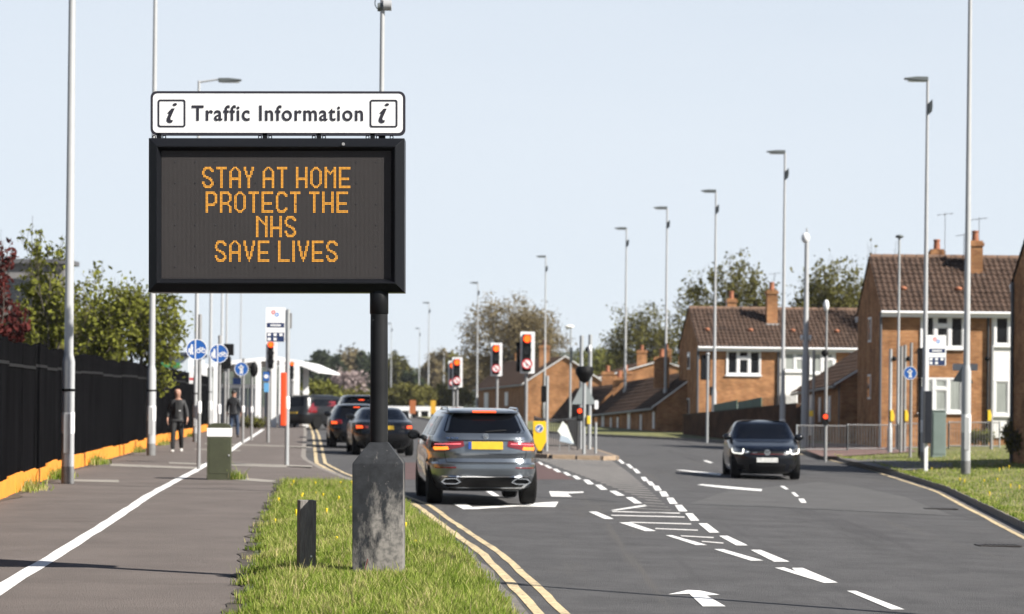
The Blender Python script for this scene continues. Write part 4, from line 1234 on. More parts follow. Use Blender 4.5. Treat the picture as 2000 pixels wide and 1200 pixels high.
def window(parent, x0, x1, z0, z1, y, lay='three', net=False, fw=0.07):
    """white framed window on a wall facing -y"""
    mb = MB()
    t = fw
    mb.bb(x0, x1, y - 0.05, y + 0.03, z0, z0 + t).bb(x0, x1, y - 0.05, y + 0.03, z1 - t, z1)
    mb.bb(x0, x0 + t, y - 0.05, y + 0.03, z0 + t, z1 - t).bb(x1 - t, x1, y - 0.05, y + 0.03, z0 + t, z1 - t)
    W = x1 - x0
    panes = []
    if lay == 'three':
        a, b = x0 + W * 0.34, x0 + W * 0.66
        mb.bb(a - 0.05, a + 0.05, y - 0.05, y + 0.03, z0 + t, z1 - t).bb(b - 0.05, b + 0.05, y - 0.05, y + 0.03, z0 + t, z1 - t)
        zm = z0 + (z1 - z0) * 0.68
        mb.bb(a + 0.05, b - 0.05, y - 0.052, y + 0.03, zm - 0.05, zm + 0.05)
        for q in ((x0 + t, a - 0.05, z0 + t, z1 - t), (b + 0.05, x1 - t, z0 + t, z1 - t), (a + 0.05, b - 0.05, zm + 0.05, z1 - t), (a + 0.05, b - 0.05, z0 + t, zm - 0.05)):
            panes.append(q)
    elif lay == 'two':
        a = x0 + W * 0.5
        mb.bb(a - 0.05, a + 0.05, y - 0.05, y + 0.03, z0 + t, z1 - t)
        zm = z0 + (z1 - z0) * 0.68
        mb.bb(a + 0.05, x1 - t, y - 0.052, y + 0.03, zm - 0.05, zm + 0.05)
        panes = [(x0 + t, a - 0.05, z0 + t, z1 - t), (a + 0.05, x1 - t, zm + 0.05, z1 - t), (a + 0.05, x1 - t, z0 + t, zm - 0.05)]
    else:
        panes = [(x0 + t, x1 - t, z0 + t, z1 - t)]
    wdw = mb.build('window', M_UPVC, parent)
    for k, (a, b, c_, d) in enumerate(panes):
        ins = 0.045
        s = MB().ring(rect(a, b, c_, d), rect(a + ins, b - ins, c_ + ins, d - ins), y - 0.03, y + 0.02)
        s.build('sash', M_UPVC, wdw)
        MB().bb(a + ins, b - ins, y - 0.012, y + 0.01, c_ + ins, d - ins).build('pane', M_NET if net and k != 3 or net and c_ < z0 + 0.2 else M_PANE, wdw)
    MB().bb(x0 - 0.05, x1 + 0.05, y - 0.09, y + 0.02, z0 - 0.06, z0 - 0.002).build('sill', M_UPVC, wdw)
    return wdw

def chimney(parent, x, y, z0, z1, w_=0.52, d=0.52, flash=True):
    c = MB().bb(x - w_ / 2, x + w_ / 2, y - d / 2, y + d / 2, z0, z1)
    c.bb(x - w_ / 2 - 0.05, x + w_ / 2 + 0.05, y - d / 2 - 0.05, y + d / 2 + 0.05, z1 - 0.22, z1 - 0.08)
    o = c.build('chimney', M_BRICK, parent)
    MB().lathe([(0.14, z1), (0.12, z1 + 0.32), (0.14, z1 + 0.34), (0.14, z1 + 0.40), (0.11, z1 + 0.41)], 14, (x, y, 0)).build('chimney_pot', M_POT, o, smooth=40)
    if flash:
        MB().bb(x - w_ / 2 - 0.08, x + w_ / 2 + 0.08, y - d / 2 - 0.07, y - d / 2 - 0.004, z0 + 0.02, z0 + 0.30).build('flashing', M_LEAD, o)
    return o
def aerial(parent, x, y, z0, h, n=4):
    mb = MB().tube((x, y, z0), (x, y, z0 + h), 0.014, n=6)
    mb.tube((x - 0.3, y, z0 + h - 0.1), (x + 0.3, y, z0 + h - 0.02), 0.010, n=5)
    for i in range(n):
        xx = x - 0.27 + 0.54 * i / (n - 1)
        mb.tube((xx, y - 0.3, z0 + h - 0.1 + 0.09 * i / n), (xx, y + 0.3, z0 + h - 0.1 + 0.09 * i / n), 0.012, n=5)
    mb.build('aerial', M_METAL, parent)

def house(name, label, x, Y, rz, L, D, zgd, ze, zrg, over=0.28):
    """origin at the front left ground corner; local x along the front, y into the depth; heights are world heights"""
    o = thing(name, label, 'house', (x, Y, zgd), rz)
    he, hr = ze - zgd, zrg - zgd
    m = D / 2
    mb = MB()
    mb.add([(0, 0, -0.6), (L, 0, -0.6), (L, 0, he), (0, 0, he)], [(0, 1, 2, 3)])
    mb.add([(0, D, -0.6), (L, D, -0.6), (L, D, he), (0, D, he)], [(3, 2, 1, 0)])
    for xx, f in ((0, (0, 1, 2, 3, 4)), (L, (4, 3, 2, 1, 0))):
        mb.add([(xx, D, -0.6), (xx, 0, -0.6), (xx, 0, he), (xx, m, hr), (xx, D, he)], [f])
    mb.build('wall', M_BRICK, o)
    sl_ = (hr - he) / m
    ov = over
    e = 0.06
    for sgn in (0, 1):
        y0, y1 = (-ov, m) if sgn == 0 else (D + ov, m)
        zE = he - sl_ * ov
        mbr = roof_slope((-e, y0, zE), (L + e, y0, zE), (-e, y1, hr), (L + e, y1, hr))
        rt = mbr.build('roof_tiles', M_TILE, o)
        rt['kind'] = 'stuff'
        MB().bb(-e, L + e, min(y0, y0 + (0.03 if sgn else -0.03)), max(y0, y0 + (0.03 if sgn else -0.03)), zE - 0.20, zE + 0.03).build('fascia', M_UPVC, o)
        MB().bb(-e, L + e, min(0 if sgn == 0 else D, y0), max(0 if sgn == 0 else D, y0), zE - 0.20, zE - 0.17).build('soffit', M_UPVC, o)
        g_ = MB()
        yy = y0 + (0.08 if sgn else -0.08)
        g_.tube((-e, yy, zE - 0.03), (L + e, yy, zE - 0.03), 0.06, n=8)
        g_.build('gutter', M_UPVC, o)
    k = int(L / 0.45)
    rm = MB().lathe([(0.13, 0.004), (0.13, 0.44)], 10, axis='X').mesh('ridge_tile', mat('ridge_tile', (0.20, 0.12, 0.08), 0.9, var=0.3, scale=4))
    for i in range(k):
        link('ridge_tile', rm, o, (L * i / k, m, hr + 0.01))
    return o, he, hr

# right-hand house with the white windows
YH2 = 94.0
fl = P(1722, 603, YH2)
zgd = 0.15
sc2 = FPX / YH2
rg = P(1722, 503, YH2 + 3.2)
o, he, hr = house('brick_house', 'two storey brick house with white fascia, tall chimney and net curtains downstairs', fl.x, YH2, 0.0, 13.0, 6.4, zgd, P(1722, 606, YH2).z + 0.12, rg.z)
def hx(px): return P(px, 700, YH2).x - fl.x
def hzv(py, px=1840): return P(px, py, YH2).z - zgd
window(o, hx(1797), hx(1883), hzv(681), hzv(616), 0.0)
window(o, hx(1795), hx(1881), hzv(806), hzv(738), 0.0, net=True)
MB().bb(hx(1936), hx(2040), -0.06, 0.02, 0.3, hzv(612, 1980)).build('cladding_panel', M_WPANEL, o)
window(o, hx(1940), hx(2030), hzv(676, 1980), hzv(617, 1980), -0.06)
window(o, hx(1940), hx(2030), hzv(812, 1980), hzv(742, 1980), -0.06, net=True)
window(o, hx(2040), hx(2100), hzv(806, 1980), hzv(738, 1980), 0.0)
MB().tube((-0.04, -0.1, -0.3), (-0.04, -0.1, he - 0.2), 0.05, n=8).build('drain_pipe', M_PIPE, o)
MB().tube((hx(1929), -0.07, -0.3), (hx(1929), -0.07, he - 0.2), 0.05, n=8).build('drain_pipe', mat('dark_pipe', (0.03, 0.03, 0.033), 0.5), o)
for zc, n_ in ((hzv(640, 1700), 0), (hzv(755, 1700), 0)):
    mb = MB().bb(-0.03, 0.02, 2.6, 3.4, zc - 0.5, zc + 0.5)
    wdo = mb.build('side_window', M_UPVC, o)
    MB().bb(-0.04, -0.03, 2.68, 3.32, zc - 0.42, zc + 0.42).build('pane', M_PANE, wdo)
xc = hx(1925)
chimney(o, xc, 2.35, he + 1.1, P(1925, 470, YH2 + 2).z - zgd)
chimney(o, hx(1868), 4.6, he + 1.0, P(1868, 488, YH2 + 4.6).z - zgd, flash=False)
aerial(o, hx(1930) + 0.1, 2.6, hr, 1.6)
aerial(o, hx(1914) - 0.2, 2.5, hr, 0.95)
aerial(o, hx(1881), 4.2, hr - 0.3, 2.2, 3)
for px in (1771, 1880):
    MB().ell((hx(px), 1.05, he + (hr - he) * 0.33 + 0.08), (0.16, 0.2, 0.10), 10, 6).build('roof_vent', M_POT, o, smooth=60)

# left house
YH1 = 124.0
fl = P(1364, 673, YH1)
rg = P(1364, 603, YH1 + 3.5)
zg1 = 0.05
o, he, hr = house('brick_house', 'two storey brick house with dark tiled roof behind the oncoming black hatchback', fl.x, YH1, math.radians(4.0), 10.2, 7.0, zg1, P(1364, 676, YH1).z + 0.1, rg.z)
def hx(px): return (P(px, 700, YH1 + 0.3).x - fl.x)
def hzv(py, px=1450): return P(px, py, YH1).z - zg1
window(o, hx(1418), hx(1486), hzv(733), hzv(684), 0.0)
MB().bb(hx(1524), hx(1634), -0.06, 0.02, 0.3, hzv(682, 1580)).build('cladding_panel', M_WPANEL, o)
window(o, hx(1530), hx(1575), hzv(726, 1550), hzv(688, 1550), -0.06, 'two', net=True)
window(o, hx(1582), hx(1630), hzv(730, 1600), hzv(688, 1600), -0.06, 'two', net=True)
window(o, hx(1418), hx(1486), hzv(838), hzv(790), 0.0)
MB().bb(hx(1369), hx(1386), -0.03, 0.02, hzv(742), hzv(694)).build('porch_window', M_PANE, o)
MB().bb(hx(1387), hx(1393), -0.03, 0.02, hzv(772), hzv(756)).build('vent_grille', M_TRIM, o)
MB().tube((-0.03, -0.1, -0.3), (-0.03, -0.1, he - 0.2), 0.055, n=8).build('drain_pipe', M_PIPE, o)
MB().tube((hx(1520), -0.07, -0.3), (hx(1520), -0.07, he - 0.2), 0.05, n=8).build('drain_pipe', M_PIPE, o)
for zc in (hzv(703, 1340), hzv(795, 1340)):
    wdo = MB().bb(-0.03, 0.02, 2.9, 3.8, zc - 0.45, zc + 0.45).build('side_window', M_UPVC, o)
    MB().bb(-0.04, -0.03, 3.0, 3.7, zc - 0.36, zc + 0.36).build('pane', M_PANE, wdo)
chimney(o, hx(1521), 2.2, he + 0.85, P(1521, 566, YH1 + 2).z - zg1, 0.55)
chimney(o, hx(1461), 5.6, he + 0.9, P(1461, 583, YH1 + 5).z - zg1, 0.5, flash=False)
aerial(o, hx(1449), 5.3, hr - 0.2, 1.9)
aerial(o, hx(1527), 2.3, hr, 1.9)
for px in (1387, 1473, 1557, 1645):
    MB().ell((hx(px), 1.25, he + (hr - he) * 0.36 + 0.08), (0.15, 0.2, 0.10), 10, 6).build('roof_vent', M_POT, o, smooth=60)

# near house at the picture's right edge: only its shaded gable corner shows
cn_ = P(1981, 545, 72.0)
o, he, hr = house('brick_house', 'nearer brick house whose shaded gable fills the right edge', cn_.x, 65.5, 0.0, 13.0, 6.5, 0.10, cn_.z, cn_.z + 2.1)
MB().tube((-0.06, 6.45, -0.3), (-0.06, 6.45, he - 0.1), 0.05, n=8).build('drain_pipe', M_PIPE, o)
window(o, 2.0, 3.8, 3.4, 4.6, 0.0)
window(o, 2.0, 3.8, 0.9, 2.2, 0.0)
chimney(o, 5.0, 3.2, hr - 0.3, hr + 1.2)

# low blocks whose roofs run away from the camera: near gable lit, left slope and left wall in shade
def ridge_block(name, label, En, Ef, Rn, Rf, zb, cat='building', parapet=False, chims=(), openings=(), tile=0.24):
    o = thing(name, label, cat, (En.x, En.y, zb))
    T = lambda v: Vector(v) - Vector((En.x, En.y, zb))
    e0, e1, r0, r1 = T(En), T(Ef), T(Rn), T(Rf)
    f0, f1 = Vector((2 * r0.x - e0.x, 2 * r0.y - e0.y, e0.z)), Vector((2 * r1.x - e1.x, 2 * r1.y - e1.y, e1.z))
    mb = MB()
    B = lambda v: (v.x, v.y, -1.5)
    mb.add([B(e0), B(f0), f0, r0, e0], [(0, 1, 2, 3, 4)])
    mb.add([B(e1), B(f1), f1, r1, e1], [(4, 3, 2, 1, 0)])
    mb.add([B(e0), B(e1), e1, e0], [(0, 3, 2, 1)])
    mb.add([B(f0), B(f1), f1, f0], [(0, 1, 2, 3)])
    mb.build('wall', M_BRICK, o)
    ax = (e1 - e0).normalized()
    for a, b in ((e0, e1), (f0, f1)):
        out = (a - r0); out.z = 0; out = out.normalized() * 0.3
        dz = Vector((0, 0, -0.2))
        ea, eb = a + out + dz - ax * 0.15, b + out + dz + ax * 0.1
        rt = roof_slope(ea, eb, r0 - ax * 0.15, r1 + ax * 0.1, tile, 0.36).build('roof_tiles', M_TILE, o)
        rt['kind'] = 'stuff'
        MB().tube(ea + Vector((0, 0, -0.03)), eb + Vector((0, 0, -0.03)), 0.06, n=8).build('gutter', mat('grey_gutter', (0.30, 0.30, 0.30), 0.5), o)
        bg_ = MB()
        q0, q1 = ea, r0 - ax * 0.15
        up_ = Vector((0, 0, 0.16))
        bg_.hexa([q0 - ax * 0.02, q0 + ax * 0.03, q1 + ax * 0.03, q1 - ax * 0.02], [q0 - ax * 0.02 + up_ * 0.5, q0 + ax * 0.03 + up_ * 0.5, q1 + ax * 0.03 + up_ * 0.5, q1 - ax * 0.02 + up_ * 0.5])
        bg_.build('bargeboard', M_UPVC, o)
    if parapet:
        up_ = Vector((0, 0, 0.32))
        p0, p1 = e1 + Vector((-0.3, 0, -0.2)), r1
        MB().hexa([p0, p0 + ax * 0.3, p1 + ax * 0.3, p1], [p0 + up_, p0 + ax * 0.3 + up_, p1 + ax * 0.3 + up_, p1 + up_]).build('parapet', M_BRICK, o)
    for t, h, side in chims:
        p = r0 + (r1 - r0) * t
        chimney(o, p.x + side, p.y, p.z - 0.9, p.z + h, 0.8, 0.6, flash=False)
    L = (e1 - e0).length
    nrm = Vector((-ax.y, ax.x, 0))
    for t, wd, z0, z1, kind in openings:
        c0 = e0 + (e1 - e0) * t
        c1 = c0 + ax * wd
        h0, h1 = c0.z - 0.15 - z1, c0.z - 0.15 - z0
        a, b = nrm * 0.04, nrm * -0.02
        MB().hexa([Vector((c0.x, c0.y, h0)) + b, Vector((c1.x, c1.y, h0)) + b, Vector((c1.x, c1.y, h0)) + a, Vector((c0.x, c0.y, h0)) + a],
                  [Vector((c0.x, c0.y, h1)) + b, Vector((c1.x, c1.y, h1)) + b, Vector((c1.x, c1.y, h1)) + a, Vector((c0.x, c0.y, h1)) + a]).build(
            'door' if kind == 'd' else 'drain_pipe' if kind == 'p' else 'window', M_UPVC if kind != 'p' else M_PIPE, o)
    return o
ridge_block('garage_block', 'low brick garage with brown tiled roof between the two large houses', P(1642, 745, 102), P(1558, 762, 118), P(1764, 672, 102), P(1676, 685, 118), 0.1, 'garage',
            openings=((0.02, 0.10, 0.1, 2.2, 'p'), (0.2, 0.6, 0.4, 1.5, 'w'), (0.42, 0.6, 0.4, 1.5, 'w'), (0.62, 0.9, 0.2, 2.1, 'd')))
ridge_block('bungalow', 'low brown roofed bungalow beside the gable of the far brick house', P(1283, 791, 128), P(1166, 805, 150), P(1376, 722, 128), P(1222, 748, 150), -0.8, 'house', True,
            chims=((0.15, 0.8, -1.6), (0.95, 0.3, -0.6)), openings=((0.03, 0.5, 0.2, 1.1, 'w'), (0.22, 0.5, 0.3, 1.2, 'w'), (0.40, 0.9, 0.1, 2.0, 'd'), (0.60, 0.5, 0.3, 1.2, 'w'), (0.72, 0.5, 0.3, 1.2, 'w'), (0.86, 0.9, 0.1, 2.0, 'd')))
ridge_block('bungalow', 'low brown roofed bungalow behind the central traffic island railings', P(1162, 806, 152), P(1082, 818, 170), P(1221, 750, 152), P(1126, 760, 170), -1.2, 'house', False, chims=((0.4, 1.0, 1.4), (0.7, 1.1, 1.2)))
ridge_block('brick_house', 'far brick house with broad lit gable wall right of the red signals', P(1028, 746, 176), P(930, 758, 232), P(1104, 697, 176), P(990, 707, 232), -0.9, 'house',
            chims=((0.12, 0.9, -0.9), (0.8, 0.7, 0.3)), openings=((0.3, 3.0, 0.5, 1.6, 'w'), (0.7, 5.0, 0.4, 2.0, 'w')))
ridge_block('terraced_house', 'far brown roofed terrace with three chimney stacks above the bungalows', P(1150, 742, 196), P(1120, 748, 214), P(1290, 706, 196), P(1235, 712, 214), -0.9, 'house', False,
            chims=((0.05, 0.9, -1.4), (0.05, 1.0, 0.6), (0.3, 0.6, 2.6)))
# garden wall with green panels before the far house, its shade put into the brick colour
def wall_run(name, label, A, B, zt0, zt1, zb, th, m, cap=None):
    o = thing(name, label, 'wall', (A.x, A.y, zb))
    d = Vector((B.x - A.x, B.y - A.y, 0))
    n_ = Vector((-d.y, d.x, 0)).normalized() * th / 2
    a, b = Vector((0, 0, -0.6)), Vector((d.x, d.y, -0.6))
    ta, tb = Vector((0, 0, zt0 - zb)), Vector((d.x, d.y, zt1 - zb))
    MB().hexa([a - n_, b - n_, b + n_, a + n_], [ta - n_, tb - n_, tb + n_, ta + n_]).build('brickwork', m, o)
    u = Vector((0, 0, 0.06))
    MB().hexa([ta - n_ * 1.3, tb - n_ * 1.3, tb + n_ * 1.3, ta + n_ * 1.3], [ta - n_ * 1.3 + u, tb - n_ * 1.3 + u, tb + n_ * 1.3 + u, ta + n_ * 1.3 + u]).build('coping', mat('dark_coping', (0.10, 0.08, 0.065), 0.95, spec=0.05), o)
    return o, d, ta, tb, n_
M_SHADEBRICK = brick_mat('shaded_brick', (0.14, 0.07, 0.04), (0.11, 0.055, 0.033), (0.12, 0.09, 0.07))  # darker copy of the house brick, shade painted into the colour
A, B = P(1560, 852, 106), P(1338, 852, 122)
o, d, ta, tb, n_ = wall_run('garden_wall', 'long brick garden wall coloured dark as in shade, topped with green panels before the far house', A, B, P(1560, 790, 106).z, P(1338, 812, 122).z, 0.0, 0.24, M_SHADEBRICK)
M_GPAN = mat('green_panel', (0.035, 0.11, 0.07), 0.6, var=0.3, scale=2)
for t0, t1, h in ((0.06, 0.26, 0.0), (0.30, 0.50, 0.42), (0.51, 0.72, 0.42)):
    if h == 0.0: continue
    a, b = ta + (tb - ta) * t0, ta + (tb - ta) * t1
    u, v_ = Vector((0, 0, 0.07)), Vector((0, 0, 0.07 + h))
    MB().hexa([a - n_ * 0.2 + u, b - n_ * 0.2 + u, b + n_ * 0.2 + u, a + n_ * 0.2 + u], [a - n_ * 0.2 + v_, b - n_ * 0.2 + v_ * 0.8, b + n_ * 0.2 + v_ * 0.8, a + n_ * 0.2 + v_]).build('green_panel', M_GPAN, o)
sp = MB().lathe([(0.02, 0.0), (0.02, 0.35), (0.002, 0.45)], 6).mesh('spike', M_TRIM)
for i in range(16):
    p = ta + (tb - ta) * (0.03 + 0.27 * i / 16)
    link('spike', sp, o, (p.x, p.y, p.z + 0.05))

# white station canopy on the left
YC = 118.0
M_CANW = mat('canopy_white', (0.80, 0.80, 0.80), 0.5)
o = thing('bus_station_canopy', 'white upswept bus station canopy on slim white columns', 'canopy', (P(500, 840, YC).x, YC, zp(YC)))
ox, oy, oz = o.location
def cl(px, py, Y=YC):
    v = P(px, py, Y)
    return (v.x - ox, v.z - oz)
top = [cl(*q) for q in ((369, 716), (400, 712), (450, 705), (500, 699.5), (545, 697), (580, 704), (624, 723))]
bot = [cl(*q) for q in ((369, 723), (400, 720), (450, 713), (500, 707), (545, 704), (580, 712), (624, 730))]
MB().prism(bot + top[::-1], -0.2, 0.1).build('front_fascia', M_CANW, o)
MB().prism([(x, z + 0.03) for x, z in bot] + [(x, z - 0.03) for x, z in top[::-1]], 0.1, 14.0).build('roof', M_CANW, o)
for px, y_ in ((400, -0.3), (423, -0.3), (443, 4.0), (505, -0.3), (536, -0.3), (551, -0.3), (562, 1), (580, -0.3), (590, 2.0), (515, 3)):
    a = cl(px, 760)[0]
    zt = lerp([(x, z) for x, z in bot], a)
    MB().bb(a - 0.13, a + 0.13, y_, y_ + 0.26, 0, zt + 0.05).build('column', M_CANW, o)
for py in (754,):
    a, b = cl(425, py), cl(512, py)
    MB().bb(a[0], b[0], 1.2, 1.35, a[1] - 0.09, a[1] + 0.09).build('rail', M_CANW, o)
a, b = cl(553, 765), cl(596, 765)
MB().bb(a[0], b[0], 2.2, 2.3, a[1] - 0.07, a[1] + 0.07).build('rail', M_CANW, o)
M_SIGNB = mat('station_blue', (0.03, 0.11, 0.42), 0.5)
for x0, x1 in ((437, 441), (450, 466)):
    a, b = cl(x0, 751), cl(x1, 738)
    MB().bb(a[0], b[0], 1.0, 1.1, a[1], b[1]).build('blue_sign', M_SIGNB, o)
M_SGL = mat('shelter_glass', (0.35, 0.40, 0.47), 0.15, var=0.2, scale=0.8, spec=0.6)
for x0, x1 in ((424, 440), (442, 458), (460, 474), (476, 490), (492, 504), (508, 520), (522, 535)):
    a, b = cl(x0, 836), cl(x1, 757)
    MB().bb(a[0], b[0], 2.0, 2.04, 0.15, b[1]).build('glass_panel', M_SGL, o)
# small far depot behind the black hoarding
o = thing('depot_building', 'small far pale building with a green band above the black hoarding', 'building', (P(335, 760, 150).x, 150, 0))
ox, oy, oz = o.location
a, b = cl(302, 800, 150), cl(368, 697, 150)
MB().bb(a[0], b[0], 0, 8, -0.5, b[1]).build('wall', mat('pale_blue_wall', (0.5, 0.55, 0.6), 0.7), o)
a, b = cl(305, 718, 150), cl(352, 709, 150)
MB().bb(a[0], b[0], -0.06, 0.0, a[1], b[1]).build('green_band', mat('green_band', (0.05, 0.3, 0.09), 0.6), o)
MB().bb(*[cl(300, 700, 150)[0], cl(372, 700, 150)[0]], -0.3, 8.3, b[1] + 0.45, b[1] + 0.65).build('roof', mat('navy_roof', (0.03, 0.04, 0.08), 0.6), o)
# grey flat-roofed building behind the left trees
o = thing('flat_roof_building', 'grey flat roofed building half hidden behind the left trees', 'building', (P(60, 760, 130).x, 130, 0))
ox, oy, oz = o.location
a, b = cl(-60, 800, 130), cl(126, 516, 130)
MB().bb(a[0], b[0], 0, 2.5, -0.5, b[1]).build('wall', mat('grey_render', (0.24, 0.23, 0.23), 0.8, var=0.2, scale=0.4), o)
MB().bb(a[0] - 0.3, b[0] + 0.3, -0.3, 2.8, b[1] + 0.002, b[1] + 0.25).build('roof_edge', mat('roof_edge', (0.13, 0.13, 0.14), 0.7), o)
for i in range(7):
    x = a[0] + 0.5 + i * (b[0] - a[0] - 1) / 7
    MB().bb(x, x + 0.55, -0.04, 0.02, b[1] - 2.2, b[1] - 0.8).build('window', M_PANE, o)
# white parapet far down the road
o = thing('white_parapet', 'long low white barrier across the far end of the road', 'barrier', (P(820, 800, 190).x, 190, 0.3))
ox, oy, oz = o.location
a, b = cl(735, 802, 190), cl(905, 795, 190)
MB().bb(a[0], b[0], 0, 0.25, a[1], b[1]).build('white_rail', M_CANW, o)
for i in range(9):
    x = a[0] + (b[0] - a[0]) * (i + 0.5) / 9
    MB().bb(x - 0.1, x + 0.1, 0.03, 0.2, -1.3, a[1]).build('post', M_CANW, o)
MB().bb(a[0], b[0], 0.3, 0.4, -1.5, a[1]).build('dark_board', mat('dark_board', (0.03, 0.033, 0.036), 0.7), o)
for px, w_, c_ in ((806, 12, (0.5, 0.16, 0.05)), (846, 10, (0.6, 0.33, 0.02))):
    p = P(px, 806, 186)
    q = thing('works_board', ('orange' if c_[1] < 0.2 else 'yellow') + ' roadworks board standing before the far white barrier', 'sign', (p.x, 186, 0.3))
    MB().prism(rrect(-w_ / 50, w_ / 50, 0.2, 1.25, 0.06, 3), 0, 0.04).build('board', mat('works_%d' % px, c_, 0.6), q)
    for s_ in (-1, 1):
        MB().bb(s_ * w_ / 80 - 0.02, s_ * w_ / 80 + 0.02, 0.05, 0.09, -0.3, 0.9).build('leg', M_TRIM, q)
# ------------------------------------------------------------------ lamp columns
M_GALV = mat('galvanised', (0.50, 0.52, 0.53), 0.5, 0.25, var=0.08, scale=3)
M_GALVD = mat('grey_post', (0.36, 0.36, 0.36), 0.55, 0.2, var=0.12, scale=3)
M_WPOST = mat('white_post', (0.52, 0.53, 0.54), 0.5, 0.05, var=0.06, scale=2)
M_LANT = mat('lantern_grey', (0.16, 0.18, 0.18), 0.5, 0.3)
M_BAND = mat('white_band_paint', (0.80, 0.80, 0.80), 0.5)
M_BOX = mat('dark_box', (0.02, 0.03, 0.035), 0.6)
def column_meshes(h, rb, rm, rt, hb):
    return MB().lathe([(rb, -0.4), (rb, hb - 0.06), (rm, hb + 0.06), (rm * 0.97, hb + 0.08), (rt, h)], 18).mesh('column', M_WPOST, smooth=40)
def lamp_proto(h, rb, rm, rt, hb, arm, lant, box, name, label, loc, group):
    o = thing(name, label, 'lamp column', loc, 0, group)
    link('column', column_meshes(h, rb, rm, rt, hb), o)
    MB().lathe([(rb + 0.003, hb * 0.40), (rb + 0.005, hb * 0.41), (rb + 0.005, hb * 0.56), (rb + 0.003, hb * 0.57)], 18).build('white_band', M_BAND, o, smooth=40)
    MB().lathe([(rb + 0.002, 0.0), (rb + 0.004, 0.01), (rb + 0.004, 0.3), (rb + 0.002, 0.31)], 18).build('base_wrap', mat('base_wrap', (0.22, 0.22, 0.22), 0.7, var=0.2, scale=5), o, smooth=40)
    MB().bb(-rb * 0.5, rb * 0.5, -rb - 0.008, -rb + 0.03, 0.55, 1.25).build('door', M_WPOST, o, bevel=0.004)
    s = arm
    L0 = abs(s) - lant
    sg_ = 1 if s > 0 else -1
    if L0 > 0.05:
        MB().tube((0, 0, h - 0.05), (sg_ * (L0 + 0.05), 0, h + 0.06), 0.035, 0.03, 8).build('bracket_arm', M_WPOST, o, smooth=40)
    ln = MB()
    z = h + 0.02
    a, b = sg_ * max(0.0, L0), sg_ * (L0 + lant)
    pts = [(a, z - 0.06), (b, z - 0.01), (b + sg_ * 0.02, z + 0.03), (a + (b - a) * 0.5, z + 0.075), (a, z + 0.07)]
    if sg_ < 0: pts = pts[::-1]
    ln.prism(pts, -0.13, 0.13)
    lo = ln.build('lantern', M_LANT, o, bevel=0.012)
    MB().bb(min(a, b) + 0.1, max(a, b) - 0.06, -0.1, 0.1, z - 0.075, z - 0.045).build('lantern_glass', mat('lamp_glass', (0.5, 0.52, 0.5), 0.2), lo)
    if box:
        mb = MB()
        mb.prism([(0.03, h - 1.10), (0.13, h - 1.0), (0.15, h - 0.84), (0.14, h - 0.62), (0.03, h - 0.74)], -0.11, 0.11)
        mb.build('control_box', M_BOX, o, bevel=0.01)
    return o
def spot(px, py, Y): 
    v = P(px, py, Y)
    return (v.x, Y, zg(v.x, Y) - 0.02)
GR = 'tall lamp columns along the right side of the road'
GLT = 'tall lamp columns along the left footpath'
rp = lamp_proto(12.0, 0.115, 0.085, 0.042, 2.3, -0.72, 0.72, True, 'lamp_column', 'thick white lamp column on the right verge, its top out of frame', spot(1886, 920, 62.7), GR)
rp.scale = (1.05, 1.05, 1.2)
for px, py, Y, lab in ((1805, 880, 76.0, 'tall lamp column rising behind the right bus stop flag'), (1528, 859, 97.0, 'lamp column rising just right of the oncoming black hatchback roof'),
                       (1394, 848, 118.0, 'lamp column before the far brick house, left of the oncoming car'), (1299, 842, 130.0, 'lamp column left of the far brick house, before the bungalow roof'),
                       (1220, 838, 146.0, 'lamp column before the dark tree and low bungalow roofs'), (1063, 830, 176.0, 'lamp column just right of the nearest central red signal'),
                       (931, 815, 211.0, 'lamp column between the two red signals, left of the brown tree'), (836, 808, 256.0, 'small distant lamp column left of the grey car roof'),
                       (818, 800, 350.0, 'tiny distant lamp column with flat head in front of the hill'), (763, 800, 330.0, 'tiny distant lamp column touching the right edge of the sign post'),
                       (866, 800, 300.0, 'distant lamp column above the grey car roof')):
    loc = list(spot(px, py, Y))
    if Y > 200: loc[2] = P(px, py, Y).z - 0.3
    dup(rp, loc, label=lab, scale=(1, 1, 1) if px != 866 else (1.2, 1.2, 0.62))
v = (8.0, 19.3)
dup(rp, (v[0], v[1], zg(*v)), label='lamp column beyond the right edge whose thin shadow crosses the near road', scale=(1, 1, 0.66))
g = G(132, 945, zpath)
lp = lamp_proto(12.5, 0.112, 0.085, 0.05, 2.25, 1.6, 0.85, False, 'lamp_column', 'thick pale lamp column at the left beside the black hoarding, nearest one', g, GLT)
MB().lathe([(0.118, 1.66), (0.122, 1.665), (0.122, 1.70), (0.118, 1.705)], 18).build('strap', M_TRIM, lp, smooth=40)
for px, py, lab in ((295, 890, 'pale lamp column behind the walking man in black'), (382, 864, 'lamp column with curved arm showing above the sign header')):
    dup(lp, G(px, py, zpath), label=lab, scale=(0.86, 1, 0.95) if px == 382 else None)
for px, Y, lab in ((411, 105, 'slender lamp column between the two blue path signs'), (433, 126, 'slender lamp column just right of the second blue path sign'),
                   (442, 150, 'thin far lamp column behind the dark signal backs'), (470, 200, 'thinnest far lamp column above the small blue roundel')):
    v = P(px, 700, Y)
    dup(lp, (v.x, Y, zp(Y)), label=lab, scale=(0.85, 0.85, 1))

